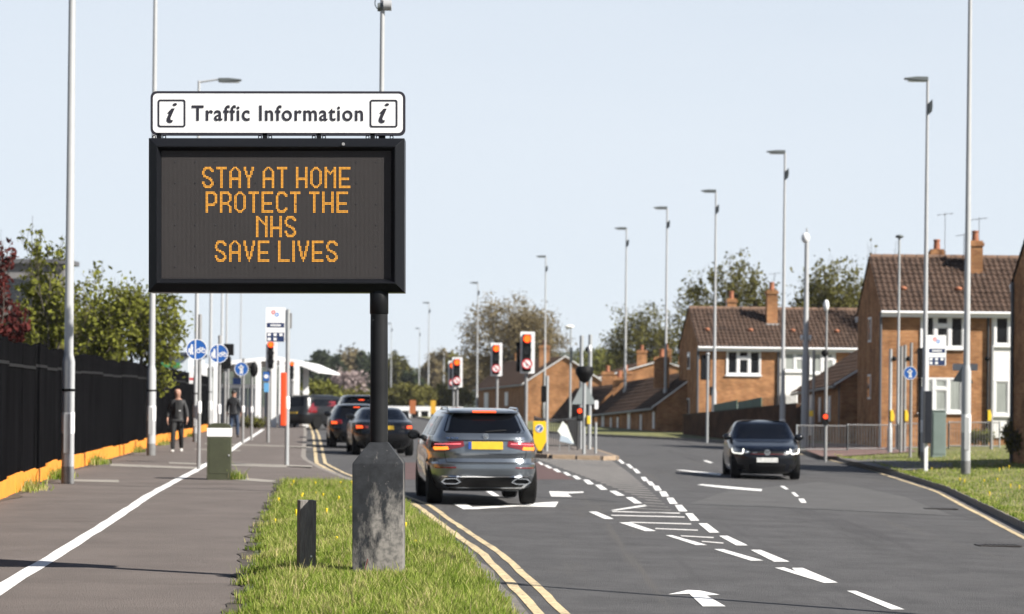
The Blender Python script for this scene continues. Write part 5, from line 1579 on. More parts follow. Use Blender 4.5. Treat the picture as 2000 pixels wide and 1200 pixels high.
# camera mast behind the sign
v = P(738, 960, 40.0)
o = thing('camera_mast', 'slim white camera mast rising above the sign header', 'mast', (v.x, 40.0, zg(v.x, 40)))
zt = P(738, -30, 40.0).z - o.location.z
MB().lathe([(0.05, -0.3), (0.045, 2.0), (0.038, zt)], 14).build('pole', M_WPOST, o, smooth=40)
zc = P(740, 5, 40.0).z - o.location.z
MB().tube((0.02, -0.02, zc - 0.05), (0.15, -0.02, zc - 0.05), 0.09, 0.09, 14).build('camera_housing', M_WPOST, o, smooth=40)
MB().tube((-0.08, 0, zc - 0.08), (0.0, 0, zc - 0.08), 0.07, 0.07, 12).build('camera_back', M_LANT, o, smooth=40)
MB().path([(-0.13 * math.cos(t) if False else 0.13 * math.cos(t), 0.05, zc + 0.0 + 0.13 * math.sin(t)) for t in [i * math.pi / 10 for i in range(21)]], 0.008, 5).build('guard_hoop', M_LANT, o)

# ------------------------------------------------------------------ signals, posts and signs
M_RLIT = mat('signal_red', (0.6, 0.05, 0.01), 0.4, emit=(1.0, 0.05, 0.008), estr=1.3)
M_ORLIT = mat('signal_core', (0.7, 0.15, 0.01), 0.4, emit=(1.0, 0.17, 0.012), estr=1.25)
M_LOFF = mat('lens_off', (0.03, 0.03, 0.03), 0.3)
M_SBLK = mat('signal_black', (0.010, 0.010, 0.011), 0.6, spec=0.12)
M_BORD = mat('board_white', (0.78, 0.78, 0.78), 0.5)
M_ROSE = mat('roundel_red', (0.55, 0.02, 0.03), 0.5)
M_SBLUE = mat('sign_blue', (0.012, 0.13, 0.50), 0.45)
def signal(name, label, px, py0, py1, Y, zb, roundel=False, polepx=None, rz=0.0, group='red traffic signals at the junction', extra=False):
    top, bot = P(px, py0, Y), P(px, py1, Y)
    h = top.z - bot.z
    o = thing(name, label, 'traffic light', (top.x, Y, zb), rz, group)
    w_ = h * 0.335
    z1 = top.z - zb; z0 = bot.z - zb
    MB().lathe([(0.057, -0.3), (0.057, z1 - 0.15)], 12, ((0 if polepx is None else P(polepx, py1, Y).x - top.x), 0.12, 0)).build('pole', M_GALVD, o, smooth=40)
    MB().ring(rrect(-w_ / 2, w_ / 2 + 0.02, z0, z1, 0.04, 3), rrect(-w_ / 2 + 0.075, w_ / 2 - 0.10, z0 + 0.07, z1 - 0.085, 0.03, 3), -0.012, 0.03).build('backing_border', M_BORD, o)
    bd = MB().prism(rrect(-w_ / 2 + 0.07, w_ / 2 - 0.095, z0 + 0.065, z1 - 0.08, 0.03, 3), 0.0, 0.025).build('backing_board', M_SBLK, o)
    hd = MB().bb(-w_ / 2 + 0.085, w_ / 2 - 0.11, -0.16, 0.0, z0 + 0.08, z1 - 0.095).build('signal_head', M_SBLK, o, bevel=0.02)
    ra = h * 0.100
    zs = [z1 - h * (0.17 + 0.275 * i) for i in range(3)]
    for i, z in enumerate(zs):
        r = ra
        if i == 0:
            MB().tube((0, -0.165, z), (0, -0.185, z), r, r * 0.96, 20).build('red_light', M_RLIT, hd, smooth=40)
            MB().tube((0, -0.186, z), (0, -0.190, z), r * 0.78, r * 0.7, 20).build('light_core', M_ORLIT, hd, smooth=40)
        elif i == 2 and roundel:
            MB().tube((0, -0.166, z - h * 0.05), (0, -0.18, z - h * 0.05), r * 1.25, r * 1.25, 22).build('roundel_face', M_BORD, hd)
            zc = z - h * 0.05
            MB().ring(circ(0, zc, r * 1.25, 22), circ(0, zc, r * 0.98, 22), -0.188, -0.178).build('roundel_ring', M_ROSE, hd)
            d = r * 0.8
            MB().prism([(-d, zc + d - 0.02), (-d + 0.02, zc + d), (d, zc - d + 0.02), (d - 0.02, zc - d)][::-1], -0.1885, -0.180).build('roundel_bar', M_ROSE, hd)
            MB().prism([(-0.03, zc - 0.08), (0.0, zc - 0.08), (0.0, zc + 0.02), (-0.04, zc + 0.06), (-0.05, zc + 0.02), (-0.03, zc)], -0.184, -0.180).build('arrow_symbol', M_INK, hd)
        else:
            MB().tube((0, -0.165, z), (0, -0.175, z), r, r, 18).build('unlit_lens', M_LOFF, hd, smooth=40)
        vz = MB()
        vs = []
        N = 12
        for k in range(N + 1):
            t = math.pi * (-0.1 + 1.2 * k / N)
            vs += [(r * 1.08 * math.cos(t), -0.16, z + r * 1.08 * math.sin(t)), (r * 1.04 * math.cos(t), -0.32 + 0.06 * abs(math.cos(t)), z + r * 1.04 * math.sin(t))]
        vz.add(vs, [(2 * k, 2 * k + 1, 2 * k + 3, 2 * k + 2) for k in range(N)])
        if not (i == 2 and roundel):
            vz.build('visor', M_SBLK, hd, smooth=60)
    if extra:
        MB().bb(-w_ / 2 - 0.12, -w_ / 2 - 0.004, -0.06, 0.14, z0 + 0.06, z0 + h * 0.75).build('side_head', M_SBLK, o, bevel=0.02)
    return o
zi = lambda px, Y: zisl(P(px, 850, Y).x, Y)
signal('traffic_light', 'nearest central red traffic signal with white border and banned turn roundel', 1030, 648, 730, 78, zi(1030, 78), True, 1028, extra=True)
signal('traffic_light', 'second central red traffic signal on a single grey pole', 969.5, 670, 735, 98, zi(969, 98), True, 971)
signal('traffic_light', 'far red traffic signal with bright border, overlapping the smaller one', 893, 698, 757, 112, 0.1, True, 893)
signal('traffic_light', 'smallest far red traffic signal tucked behind its brighter neighbour', 885, 705, 760, 124, 0.1, True, 886)
signal('traffic_light', 'red traffic signal on the left path below the bus stop flag', 530, 663, 724, 80, zp(80), False, 524)
signal('traffic_light', 'small red traffic signal right of the left bus stop post', 571, 704, 744, 116, zp(110), False, 571)

def post(name, label, cat, px, py, top_py, zf=None, r=0.038, m=None, Y=None, group=None, band=True):
    g = G(px, py, zf) if Y is None else Vector(spot(px, py, Y))
    o = thing(name, label, cat, g, 0, group)
    h = P(px, top_py, g.y).z - g.z
    MB().lathe([(r, -0.3), (r, h - 0.01), (r * 0.6, h)], 12).build('post', m or M_GALVD, o, smooth=40)
    if band:
        MB().lathe([(r + 0.004, h * 0.36), (r + 0.012, h * 0.37), (r + 0.012, h * 0.43), (r + 0.004, h * 0.44)], 12).build('joint_sleeve', M_BAND, o, smooth=40)
    return o, g, h
def loc_of(o, px, py):
    v = P(px, py, o.location.y)
    return v.x - o.location.x, v.z - o.location.z
def person_bike(o, cx, cz, r, kind):
    y = -0.075
    ds = MB().tube((cx, y + 0.012, cz), (cx, y, cz), r, r, 32).build('sign_disc', M_SBLUE, o)
    MB().ring(circ(cx, cz, r, 32), circ(cx, cz, r * 0.93, 32), y - 0.004, y + 0.002).build('white_rim', M_BORD, ds)
    f = y - 0.004
    mb = MB()
    def disc(x, z, q, n=10): mb.prism(circ(cx + x * r, cz + z * r, q * r, n), f, y + 0.001)
    def bar(x0, z0, x1, z1, t):
        d = Vector((x1 - x0, z1 - z0)).normalized(); n_ = Vector((-d.y, d.x)) * t
        mb.prism([(cx + (x0 + n_.x) * r, cz + (z0 + n_.y) * r), (cx + (x0 - n_.x) * r, cz + (z0 - n_.y) * r), (cx + (x1 - n_.x) * r, cz + (z1 - n_.y) * r), (cx + (x1 + n_.x) * r, cz + (z1 + n_.y) * r)], f, y + 0.001)
    if kind == 'split':
        bar(-0.12, -0.92, -0.12, 0.92, 0.05)
        disc(-0.46, 0.40, 0.10); bar(-0.46, 0.3, -0.48, -0.1, 0.13); bar(-0.5, -0.1, -0.6, -0.5, 0.07); bar(-0.44, -0.1, -0.36, -0.5, 0.07)
        disc(-0.70, 0.06, 0.075); bar(-0.70, 0, -0.71, -0.3, 0.09)
        mb.build('pedestrian_symbol', M_BORD, ds)
        mb = MB()
        for x in (0.18, 0.66):
            mb.ring(circ(cx + x * r, cz - 0.12 * r, 0.22 * r, 16), circ(cx + x * r, cz - 0.12 * r, 0.14 * r, 16), f, y + 0.001)
        def bar2(x0, z0, x1, z1, t):
            d = Vector((x1 - x0, z1 - z0)).normalized(); n_ = Vector((-d.y, d.x)) * t
            mb.prism([(cx + (x0 + n_.x) * r, cz + (z0 + n_.y) * r), (cx + (x0 - n_.x) * r, cz + (z0 - n_.y) * r), (cx + (x1 - n_.x) * r, cz + (z1 - n_.y) * r), (cx + (x1 + n_.x) * r, cz + (z1 + n_.y) * r)], f - 0.001, y + 0.001)
        bar2(0.18, -0.12, 0.34, 0.14, 0.035); bar2(0.34, 0.14, 0.58, 0.12, 0.035); bar2(0.58, 0.12, 0.42, -0.12, 0.035); bar2(0.66, -0.12, 0.56, 0.24, 0.035); bar2(0.30, 0.18, 0.38, 0.18, 0.04)
        mb.build('cycle_symbol', M_BORD, ds)
    elif kind == 'walk':
        disc(-0.05, 0.45, 0.15); bar(-0.05, 0.3, 0.02, -0.25, 0.2); bar(0.0, -0.2, -0.15, -0.7, 0.1); bar(0.05, -0.2, 0.2, -0.68, 0.1); bar(-0.45, 0.2, 0.35, 0.28, 0.09)
        mb.build('pedestrian_symbol', M_BORD, ds)
    elif kind == 'arrow':
        bar(-0.45, 0.45, 0.35, -0.35, 0.12)
        mb.prism([(cx + x * r, cz + z * r) for x, z in ((0.55, -0.55), (0.55, 0.05), (-0.05, -0.55))], f, y + 0.001)
        mb.build('arrow_symbol', M_BORD, ds)
    return ds
for px, py, tp, lab, cx, cy, r, kind in ((388, 917, 614, 'largest blue split path sign on a tall grey post', 385, 683, 20.5, 'split'), (427, 896, 655, 'second blue split path sign, right of the largest one', 428, 691, 18.5, 'split'),
                                         (474, 866, 700, 'small blue pedestrian roundel on a post before the white canopy', 472, 721, 13.5, 'walk')):
    o, g, h = post('path_sign', lab, 'sign', px, py, tp, zpath, 0.04 if r > 15 else 0.045)
    x, z = loc_of(o, cx, cy)
    person_bike(o, x, z, r * g.y / FPX, kind)
o, g, h = post('path_sign', 'grey post with a dark signal back by the white canopy', 'sign', 491, 860, 711, zpath, 0.045)
x, z = loc_of(o, 496, 722)
MB().ell((x, 0.0, z), (0.14, 0.12, 0.26), 12, 8).build('signal_back', M_SBLK, o, smooth=60)
for px, Y, cyy, lab in ((446, 100, 686, 'dark signal head seen from behind above the second path sign'), (440, 96, 712, 'dark signal head seen from behind below the second path sign')):
    v = P(px, cyy, Y)
    o = thing('traffic_light', lab, 'traffic light', (v.x, Y, zp(Y)))
    z = v.z - o.location.z
    MB().lathe([(0.055, -0.3), (0.055, z + 0.3)], 10).build('pole', M_GALVD, o, smooth=40)
    MB().bb(-0.18, 0.22, -0.12, 0.12, z - 0.18, z + 0.30).build('signal_head', M_SBLK, o, bevel=0.03)
v = P(377, 737, 82)
o = thing('notice_plate', 'small white notice with red band fixed to a lamp column', 'sign', (v.x, 82, v.z))
MB().bb(-0.13, 0.13, -0.01, 0.01, -0.22, 0.19).build('plate', M_BORD, o)
MB().bb(-0.12, 0.12, -0.013, -0.0105, -0.10, -0.02).build('red_band', M_ROSE, o)
MB().bb(0.10, 0.16, 0.01, 0.12, -0.03, 0.03).build('clamp', M_GALVD, o)
v = P(520, 735, 79)
o = thing('notice_plate', 'pair of small blue plates below the left red signal', 'sign', (v.x, 79, v.z))
MB().bb(-0.10, 0.10, -0.012, 0.01, -0.16, 0.14).build('upper_plate', M_SBLUE, o)
MB().prism(circ(0, -0.01, 0.07, 16), -0.016, -0.012).build('symbol', M_BORD, o)
MB().bb(-0.07, 0.09, -0.012, 0.01, -0.52, -0.22).build('lower_plate', mat('pale_blue', (0.12, 0.35, 0.62), 0.5), o)
MB().bb(-0.015, 0.015, 0.01, 0.05, -0.5, 0.1).build('bracket', M_GALVD, o)

# bus stops
M_NAVY = mat('flag_navy', (0.012, 0.035, 0.13), 0.5)
def flag(o, x0, x1, z0, z1, side):
    W, H = x1 - x0, z1 - z0
    f = MB().prism(rrect(x0, x1, z0, z1, 0.02, 3), -0.02, 0.02).build('flag_panel', M_BORD, o)
    e = -0.0235
    MB().ring(circ(x0 + W * 0.38, z1 - H * 0.14, W * 0.10, 14), circ(x0 + W * 0.38, z1 - H * 0.14, W * 0.05, 14), e, -0.02).build('red_logo_loop', mat('logo_red', (0.65, 0.08, 0.08), 0.5), f)
    MB().ring(circ(x0 + W * 0.56, z1 - H * 0.21, W * 0.10, 14), circ(x0 + W * 0.56, z1 - H * 0.21, W * 0.05, 14), e, -0.02).build('blue_logo_loop', mat('logo_blue', (0.08, 0.25, 0.62), 0.5), f)
    MB().bb(x0 + W * 0.06, x1 - W * 0.06, e, -0.02, z1 - H * 0.58, z1 - H * 0.45).build('name_band', M_NAVY, f)
    for i in range(6):
        MB().bb(x0 + W * (0.24 + 0.09 * i), x0 + W * (0.31 + 0.09 * i), e - 0.002, e, z1 - H * (0.545), z1 - H * 0.49).build('letter_mark', M_BORD, f)
    MB().bb(x0 + W * 0.06, x1 - W * 0.06, e, -0.02, z0 + H * 0.01, z0 + H * 0.27).build('route_band', M_NAVY, f)
    for i in range(3):
        for j in range(2):
            if i + j < 3:
                MB().bb(x0 + W * (0.10 + 0.30 * i), x0 + W * (0.26 + 0.30 * i), e - 0.002, e, z0 + H * (0.17 - 0.13 * j), z0 + H * (0.25 - 0.13 * j)).build('route_number', M_BORD, f)
o, g, h = post('bus_stop', 'left bus stop with white flag and tall orange case on its post', 'bus stop', 560, 909, 604, zpath, 0.05, M_GALV)
a, b = loc_of(o, 519, 668), loc_of(o, 558, 601)
flag(o, a[0], b[0], a[1], b[1], -1)
a, b = loc_of(o, 549, 832), loc_of(o, 560, 728)
MB().bb(a[0], b[0], -0.22, 0.16, a[1], b[1]).build('orange_case', mat('case_orange', (0.75, 0.07, 0.01), 0.5), o, bevel=0.03)
a = loc_of(o, 567, 612)
MB().bb(a[0] - 0.03, a[0] + 0.04, -0.03, 0.03, a[1] - 0.35, a[1]).build('lamp_bracket', M_GALVD, o)
g = G(1808, 921, zright)
o = thing('bus_stop', 'right bus stop with white flag and black timetable case on its post', 'bus stop', g)
a, b = loc_of(o, 1803, 655), loc_of(o, 1812, 921)
MB().bb(-0.045, 0.05, -0.05, 0.05, -0.3, a[1] * 1.0).build('post', M_BORD, o, bevel=0.01)
a, b = loc_of(o, 1808, 714), loc_of(o, 1848, 655)
flag(o, a[0] + 0.05, b[0], a[1], b[1], 1)
a, b = loc_of(o, 1804, 866), loc_of(o, 1818, 764)
MB().bb(-0.06, 0.12, -0.20, 0.20, a[1], b[1]).build('timetable_case', mat('case_black', (0.008, 0.010, 0.02), 0.4), o, bevel=0.02)

# central island furniture
g = P(1053, 884, 75.4)
o = thing('keep_left_bollard', 'yellow pointed keep left bollard with blue roundel on the island', 'bollard', (g.x, 75.4, zisl(g.x, 75.4)))
q = [loc_of(o, *k) for k in ((1041, 823), (1066, 823), (1067, 862), (1057, 881), (1051, 881), (1041, 862))]
MB().prism(q[::-1], -0.09, 0.09).build('shell', mat('bollard_yellow', (0.85, 0.52, 0.01), 0.4), o, bevel=0.02)
x, z = loc_of(o, 1053.5, 837)
d = MB().prism(circ(x, z, 0.12, 22), -0.10, -0.085).build('sign_disc', M_SBLUE, o)
MB().ring(circ(x, z, 0.125, 22), circ(x, z, 0.105, 22), -0.104, -0.092).build('white_rim', M_BORD, d)
MB().prism([(x + 0.06, z + 0.05), (x + 0.04, z + 0.07), (x - 0.03, z), (x - 0.06, z + 0.02), (x - 0.07, z - 0.07), (x + 0.02, z - 0.06), (x - 0.01, z - 0.03)], -0.103, -0.098).build('arrow_symbol', M_BORD, d)
MB().bb(-0.08, 0.10, -0.08, 0.08, -0.05, q[3][1] + 0.03).build('foot', M_TRIM, o, bevel=0.01)

g = P(1140, 889, 76.5)
zb = zisl(g.x, 76.5)
o = thing('signal_post', 'grey island post with a black hooded signal and red standing figure lamp', 'signal post', (g.x, 76.5, zb))
tp = loc_of(o, 1140, 742)
MB().lathe([(0.057, -0.2), (0.057, tp[1])], 12).build('post', M_GALV, o, smooth=40)
a = [loc_of(o, 1140, y)[1] for y in (716, 722, 730, 744, 748)]
MB().lathe([(0.22, a[0]), (0.29, a[1]), (0.28, a[2]), (0.15, a[3]), (0.06, a[4])], 18).build('black_hood', M_SBLK, o, smooth=50)
x, z = loc_of(o, 1132, 803)
bx = MB().bb(x - 0.09, x + 0.09, -0.16, 0.05, z - 0.32, z + 0.11).build('crossing_signal', M_SBLK, o, bevel=0.02)
MB().tube((x, -0.165, z), (x, -0.18, z), 0.075, 0.07, 16).build('red_figure_light', M_RLIT, bx)
MB().tube((x, -0.165, z - 0.19), (x, -0.172, z - 0.19), 0.075, 0.07, 16).build('unlit_lens', M_LOFF, bx)
x, z = loc_of(o, 1150, 820)
MB().bb(x - 0.06, x + 0.05, -0.10, 0.08, z - 0.14, z + 0.12).build('push_button_box', mat('box_yellow', (0.80, 0.55, 0.03), 0.5), o, bevel=0.02)
x, z = loc_of(o, 1165, 789)
MB().prism(rrect(x - 0.06, x + 0.06, z - 0.17, z + 0.11, 0.03, 3), -0.05, 0.03).build('white_unit', M_BORD, o)
for px, tpy, lab in ((1134, 657, 'left of two tall grey poles behind the black hooded signal'), (1151, 655, 'right of two tall grey poles behind the black hooded signal')):
    v = P(px, 870, 84)
    q = thing('sign_post', lab, 'post', (v.x, 84, zisl(v.x, 84)))
    MB().lathe([(0.07, -0.2), (0.07, 0.02 + P(px, tpy, 84).z - q.location.z)], 12).build('post', M_GALV, q, smooth=40)
    if px == 1134:
        t = [loc_of(q, *k) for k in ((1116, 790), (1164, 790), (1141, 742))]
        MB().prism(t, -0.08, -0.06).build('sign_back', mat('sign_back', (0.36, 0.40, 0.40), 0.5), q)
        MB().bb(t[0][0] + 0.1, t[1][0] - 0.1, -0.06, -0.04, t[0][1] + 0.1, t[0][1] + 0.13).build('stiffener', M_GALVD, q)
    else:
        x, z = loc_of(q, 1152, 682)
        MB().ell((x, -0.08, z), (0.07, 0.10, 0.14), 12, 8).build('camera', M_BORD, q, smooth=60)
        MB().ell((x - 0.07, 0.05, z - 0.02), (0.09, 0.10, 0.10), 10, 7).build('bracket', M_SBLK, q, smooth=60)
v = P(1163, 884, 77.5)
q = thing('marker_post', 'thin short grey post at the right end of the island', 'post', (v.x, 77.5, zisl(v.x, 77.5)))
MB().lathe([(0.045, -0.2), (0.045, P(1163, 825, 77.5).z - q.location.z)], 10).build('post', M_GALV, q, smooth=40)
v = P(1115, 640, 150)
q = thing('street_lantern', 'old short street lamp with a bright oval head before the brown tree', 'lamp column', (v.x, 150, -0.3))
zz = v.z + 0.3
MB().lathe([(0.08, -0.3), (0.05, zz)], 10).build('column', M_GALV, q, smooth=40)
MB().ell((-0.1, 0, zz + 0.05), (0.30, 0.14, 0.11), 14, 8).build('lantern', mat('lantern_bright', (0.8, 0.8, 0.75), 0.4), q, smooth=60)
MB().bb(-0.05, 0.12, -0.15, 0.15, P(1120, 690, 150).z - 0.55 + 0.3, P(1120, 690, 150).z + 0.35 + 0.3).build('dark_head', M_BOX, q, bevel=0.05)
v = P(1063, 770, 79)
q = thing('traffic_light', 'black signal box seen from behind above the yellow bollard', 'traffic light', (v.x, 79.0, zisl(v.x, 79)))
zz = v.z - q.location.z
MB().lathe([(0.057, -0.2), (0.057, zz + 0.6)], 12, (0.09, 0, 0)).build('pole', M_GALV, q, smooth=40)
MB().bb(-0.1, 0.07, -0.1, 0.12, zz - 0.26, zz + 0.27).build('signal_head', M_SBLK, q, bevel=0.03)
# folded white sheet sign leaning on the island rail
v = P(1104, 868, 79.2)
q = thing('folded_sign', 'white triangular folded sign leaning on the island railings', 'sign', (v.x, 79.2, zisl(v.x, 79.2)))
t = [loc_of(q, *k) for k in ((1093, 862), (1112, 868), (1121, 866), (1108, 832), (1099, 823), (1089, 842), (1095, 850))]
MB().prism(t, -0.03, 0.0).build('white_sheet', mat('sheet_white', (0.82, 0.86, 0.80), 0.5), q)
t2 = [loc_of(q, *k) for k in ((1093, 862), (1121, 868), (1110, 855), (1095, 850))]
MB().prism(t2, -0.045, -0.032).build('lower_fold', mat('sheet_grey', (0.42, 0.50, 0.58), 0.5), q)
for x in (t[0][0], t[1][0]):
    MB().bb(x - 0.02, x + 0.02, -0.02, 0.02, -0.05, 0.25).build('leg', M_GALVD, q)

# pedestrian guard rails, bar by bar
bar_m = MB().tube((0, 0, 0.12), (0, 0, 0.97), 0.008, n=6, caps=False).mesh('bar', M_GALVD)
bar_d = MB().tube((0, 0, 0.12), (0, 0, 0.97), 0.012, n=6, caps=False).mesh('bar', mat('dark_rail', (0.06, 0.06, 0.062), 0.6))
def rail(label, A, B, zf, group, dark=False, n=18):
    A, B = Vector((A[0], A[1], 0)), Vector((B[0], B[1], 0))
    d = B - A
    o = thing('guard_rail', label, 'railing', (A.x, A.y, zf(A.x, A.y)), math.atan2(d.y, d.x), group)
    L = d.length
    m = MATS['dark_rail'] if dark else M_GALVD
    for z, nm in ((1.0, 'top_rail'), (0.12, 'bottom_rail')):
        MB().tube((0, 0, z), (L, 0, z), 0.022, n=8).build(nm, m, o)
    for x in (0.0, L):
        MB().tube((x, 0, -0.2), (x, 0, 1.04), 0.03 if dark else 0.035, n=10).build('rail_post', m if dark else M_GALV, o, smooth=40)
    for i in range(1, n):
        link('bar', bar_d if dark else bar_m, o, (L * i / n, 0, 0))
x = P(1556, 860, 90).x
xe = P(1952, 860, 90).x
k = 4
names = ('leftmost guard rail panel beside the white camera pole', 'guard rail panel before the shaded house gable', 'guard rail panel behind the row of grey signal posts', 'guard rail panel before the white cladding, rightmost in the row')
for i in range(k):
    rail(names[i], (x + (xe - x) * i / k, 90.0), (x + (xe - x) * (i + 1) / k, 90.0), zright, 'guard rails along the right pavement')
a, b, c_ = P(1062, 870, 82), P(1128, 870, 82), P(1044, 870, 92)
rail('dark island guard rail panel facing the camera behind the folded sign', (a.x, 82), (b.x, 82), zisl, 'guard rails on the island', True, 14)
rail('dark island guard rail panel running away behind the yellow bollard', (a.x, 82), (c_.x, 92), zisl, 'guard rails on the island', True, 24)
b2 = P(1110, 860, 92)
rail('dark island guard rail panel running away under the hooded signal', (b.x, 82), (b2.x, 92), zisl, 'guard rails on the island', True, 24)

# right pavement posts
GP = 'grey signal posts by the right crossing'
M_PBOX = MATS['box_yellow']
for px, tpy, bpy_, Y, lab, btn in ((1738, 682, 862, 86.5, 'leftmost grey crossing post with yellow push button box', 'l'), (1759, 676, 862, 86.5, 'second grey crossing post from the house corner', None),
                                   (1766, 674, 862, 87.5, 'grey crossing post with yellow box, third from the house corner', 'l'), (1936, 676, 862, 88.0, 'lone grey post with small yellow box before the white cladding', 'r')):
    v = P(px, bpy_, Y)
    o = thing('crossing_post', lab, 'post', (v.x, Y, zg(v.x, Y)), 0, GP)
    h = P(px, tpy, Y).z - o.location.z
    MB().lathe([(0.085, -0.2), (0.085, 0.9), (0.062, 0.95), (0.06, h)] if px == 1738 else [(0.06, -0.2), (0.06, h)], 12).build('post', M_GALV if px == 1738 else M_GALVD, o, smooth=40)
    if btn:
        x, z = loc_of(o, px + (4 if btn == 'l' else -4), 812)
        MB().prism([(x - 0.07, z - 0.2), (x + 0.05, z - 0.2), (x + 0.08, z), (x + 0.02, z + 0.2), (x - 0.07, z + 0.2)], -0.1, 0.1).build('push_button_box', M_PBOX, o, bevel=0.02)
        MB().bb(x - 0.11, x - 0.072, -0.09, 0.09, z - 0.16, z + 0.16).build('box_back', M_SBLK, o, bevel=0.01)
        x, z = loc_of(o, px + (8 if btn == 'l' else -8), 701)
        MB().ell((x, 0, z), (0.10, 0.12, 0.09), 10, 7).build('detector', M_SBLK, o, smooth=60)
        MB().tube((0, 0, z), (x, 0, z), 0.02).build('detector_arm', M_SBLK, o)
v = P(1778, 874, 80)
o = thing('path_sign', 'round blue sign on a grey post before the right house', 'sign', (v.x, 80, zg(v.x, 80)))
h = P(1778, 670, 80).z - o.location.z
MB().lathe([(0.05, -0.2), (0.05, h)], 12).build('post', M_GALVD, o, smooth=40)
x, z = loc_of(o, 1777, 729)
person_bike(o, x, z, 13 * 80 / FPX, 'walk')
v = P(1790, 870, 79)
o = thing('traffic_light', 'tall dark signal head seen from behind, left of the right bus stop', 'traffic light', (v.x + 0.05, 79, zg(v.x, 79)))
a, b = loc_of(o, 1792, 738), loc_of(o, 1805, 680)
MB().lathe([(0.055, -0.2), (0.055, b[1])], 12, ((a[0] + b[0]) / 2, 0.1, 0)).build('pole', M_SBLK, o, smooth=40)
MB().bb(a[0], b[0], -0.15, 0.1, a[1], b[1]).build('signal_head', M_SBLK, o, bevel=0.03)
MB().bb(a[0] + 0.05, b[0], -0.1, 0.05, loc_of(o, 1792, 880)[1], a[1] - 0.3).build('dark_case', M_SBLK, o, bevel=0.03)
v = P(1612, 889, 81)
o = thing('signal_post', 'slim grey post with white lantern on top and red crossing lamp', 'signal post', (v.x, 81, zg(v.x, 81)))
h = P(1612, 603, 81).z - o.location.z
MB().lathe([(0.055, -0.2), (0.055, 3.6), (0.04, 3.7), (0.035, h)], 12).build('post', M_GALVD, o, smooth=40)
MB().ell((-0.02, 0, h + 0.1), (0.10, 0.12, 0.20), 12, 8).build('lantern', M_BORD, o, smooth=60)
x, z = loc_of(o, 1611, 814)
bx = MB().bb(x - 0.1, x + 0.1, -0.18, -0.06, z - 0.28, z + 0.11).build('crossing_signal', M_SBLK, o, bevel=0.02)
MB().tube((x, -0.185, z), (x, -0.20, z), 0.08, 0.075, 16).build('red_figure_light', M_RLIT, bx)
x, z = loc_of(o, 1611, 690)
MB().ell((x, -0.02, z), (0.12, 0.12, 0.13), 10, 7).build('detector', M_SBLK, o, smooth=60)
v = P(1572, 862, 98)
o = thing('camera_mast', 'thick white camera pole right of the oncoming black hatchback', 'mast', (v.x, 98, zg(v.x, 98)))
h = P(1572, 470, 98).z - o.location.z
MB().lathe([(0.17, -0.2), (0.15, 3.7), (0.115, 3.8), (0.085, h)], 16).build('pole', M_WPOST, o, smooth=40)
MB().ell((-0.05, 0, h + 0.10), (0.17, 0.17, 0.22), 14, 9).build('camera_dome', M_BORD, o, smooth=60)
MB().tube((0, 0, h + 0.3), (0, 0, h + 0.5), 0.03).build('finial', M_WPOST, o)
z = loc_of(o, 1572, 660)[1]
for s_ in (-1, 1):
    MB().ell((s_ * 0.17, -0.02, z), (0.07, 0.08, 0.12), 10, 7).build('pole_box', M_BORD, o, smooth=60)
v = P(1582, 858, 97)
o = thing('crossing_post', 'short grey post with yellow push button beside the white camera pole', 'post', (v.x, 96, zg(v.x, 96)), 0, GP)
MB().lathe([(0.055, -0.2), (0.055, P(1582, 680, 96).z)], 12).build('post', M_GALVD, o, smooth=40)
x, z = loc_of(o, 1583, 808)
MB().bb(x - 0.05, x + 0.1, -0.12, 0.1, z - 0.12, z + 0.12).build('push_button_box', M_PBOX, o, bevel=0.03)
v = P(1757, 862, 91)
o = thing('lamp_column', 'slender short lamp column before the right house roof', 'lamp column', (P(1753, 862, 91).x, 91, zg(v.x, 91)))
h = P(1757, 466, 91).z - o.location.z
MB().lathe([(0.075, -0.2), (0.07, 1.4), (0.055, 1.5), (0.04, h)], 12).build('column', M_GALV, o, smooth=40)
MB().ell((0, 0, h + 0.07), (0.16, 0.2, 0.07), 12, 7).build('lantern', M_LANT, o, smooth=60)
v = P(1381, 850, 112)
o = thing('signal_post', 'short grey post left of the lamp column before the far house', 'post', (v.x, 112, zg(v.x, 112)))
MB().lathe([(0.06, -0.2), (0.06, P(1381, 684, 112).z)], 10).build('post', M_GALV, o, smooth=40)
MB().ell((0, 0, P(1381, 684, 112).z), (0.10, 0.10, 0.07), 10, 6).build('cap', M_GALV, o, smooth=60)
v = P(1832, 886, 80)
o = thing('equipment_cabinet', 'tall grey green steel cabinet beside the right bus stop', 'cabinet', (v.x, 80, zg(v.x, 80)))
a, b = loc_of(o, 1819, 884), loc_of(o, 1846, 803)
M_CAB = mat('cabinet_green', (0.23, 0.30, 0.28), 0.6, var=0.1, scale=2)
MB().bb(a[0], b[0], -0.2, 0.25, -0.1, b[1]).build('body', M_CAB, o, bevel=0.015)
MB().bb(a[0] + 0.03, b[0] - 0.03, -0.212, -0.19, 0.1, b[1] - 0.08).build('door', M_CAB, o, bevel=0.006)
MB().bb(a[0] - 0.02, b[0] + 0.02, -0.22, 0.27, b[1] - 0.01, b[1] + 0.03).build('lid', M_CAB, o, bevel=0.008)
v = P(1868, 900, 73)
o = thing('warning_sign', 'grey triangular sign back with white plate behind the near right lamp column', 'sign', (v.x, 73, zg(v.x, 73)))
t = [loc_of(o, *k) for k in ((1860, 745), (1901, 749), (1882, 712))]
MB().prism(t, -0.02, 0.0).build('sign_back', MATS['sign_back'], o)
a, b = loc_of(o, 1861, 724), loc_of(o, 1910, 711)
MB().prism(rrect(a[0], b[0], a[1], b[1], 0.03, 3), 0.02, 0.04).build('name_plate', M_BORD, o)
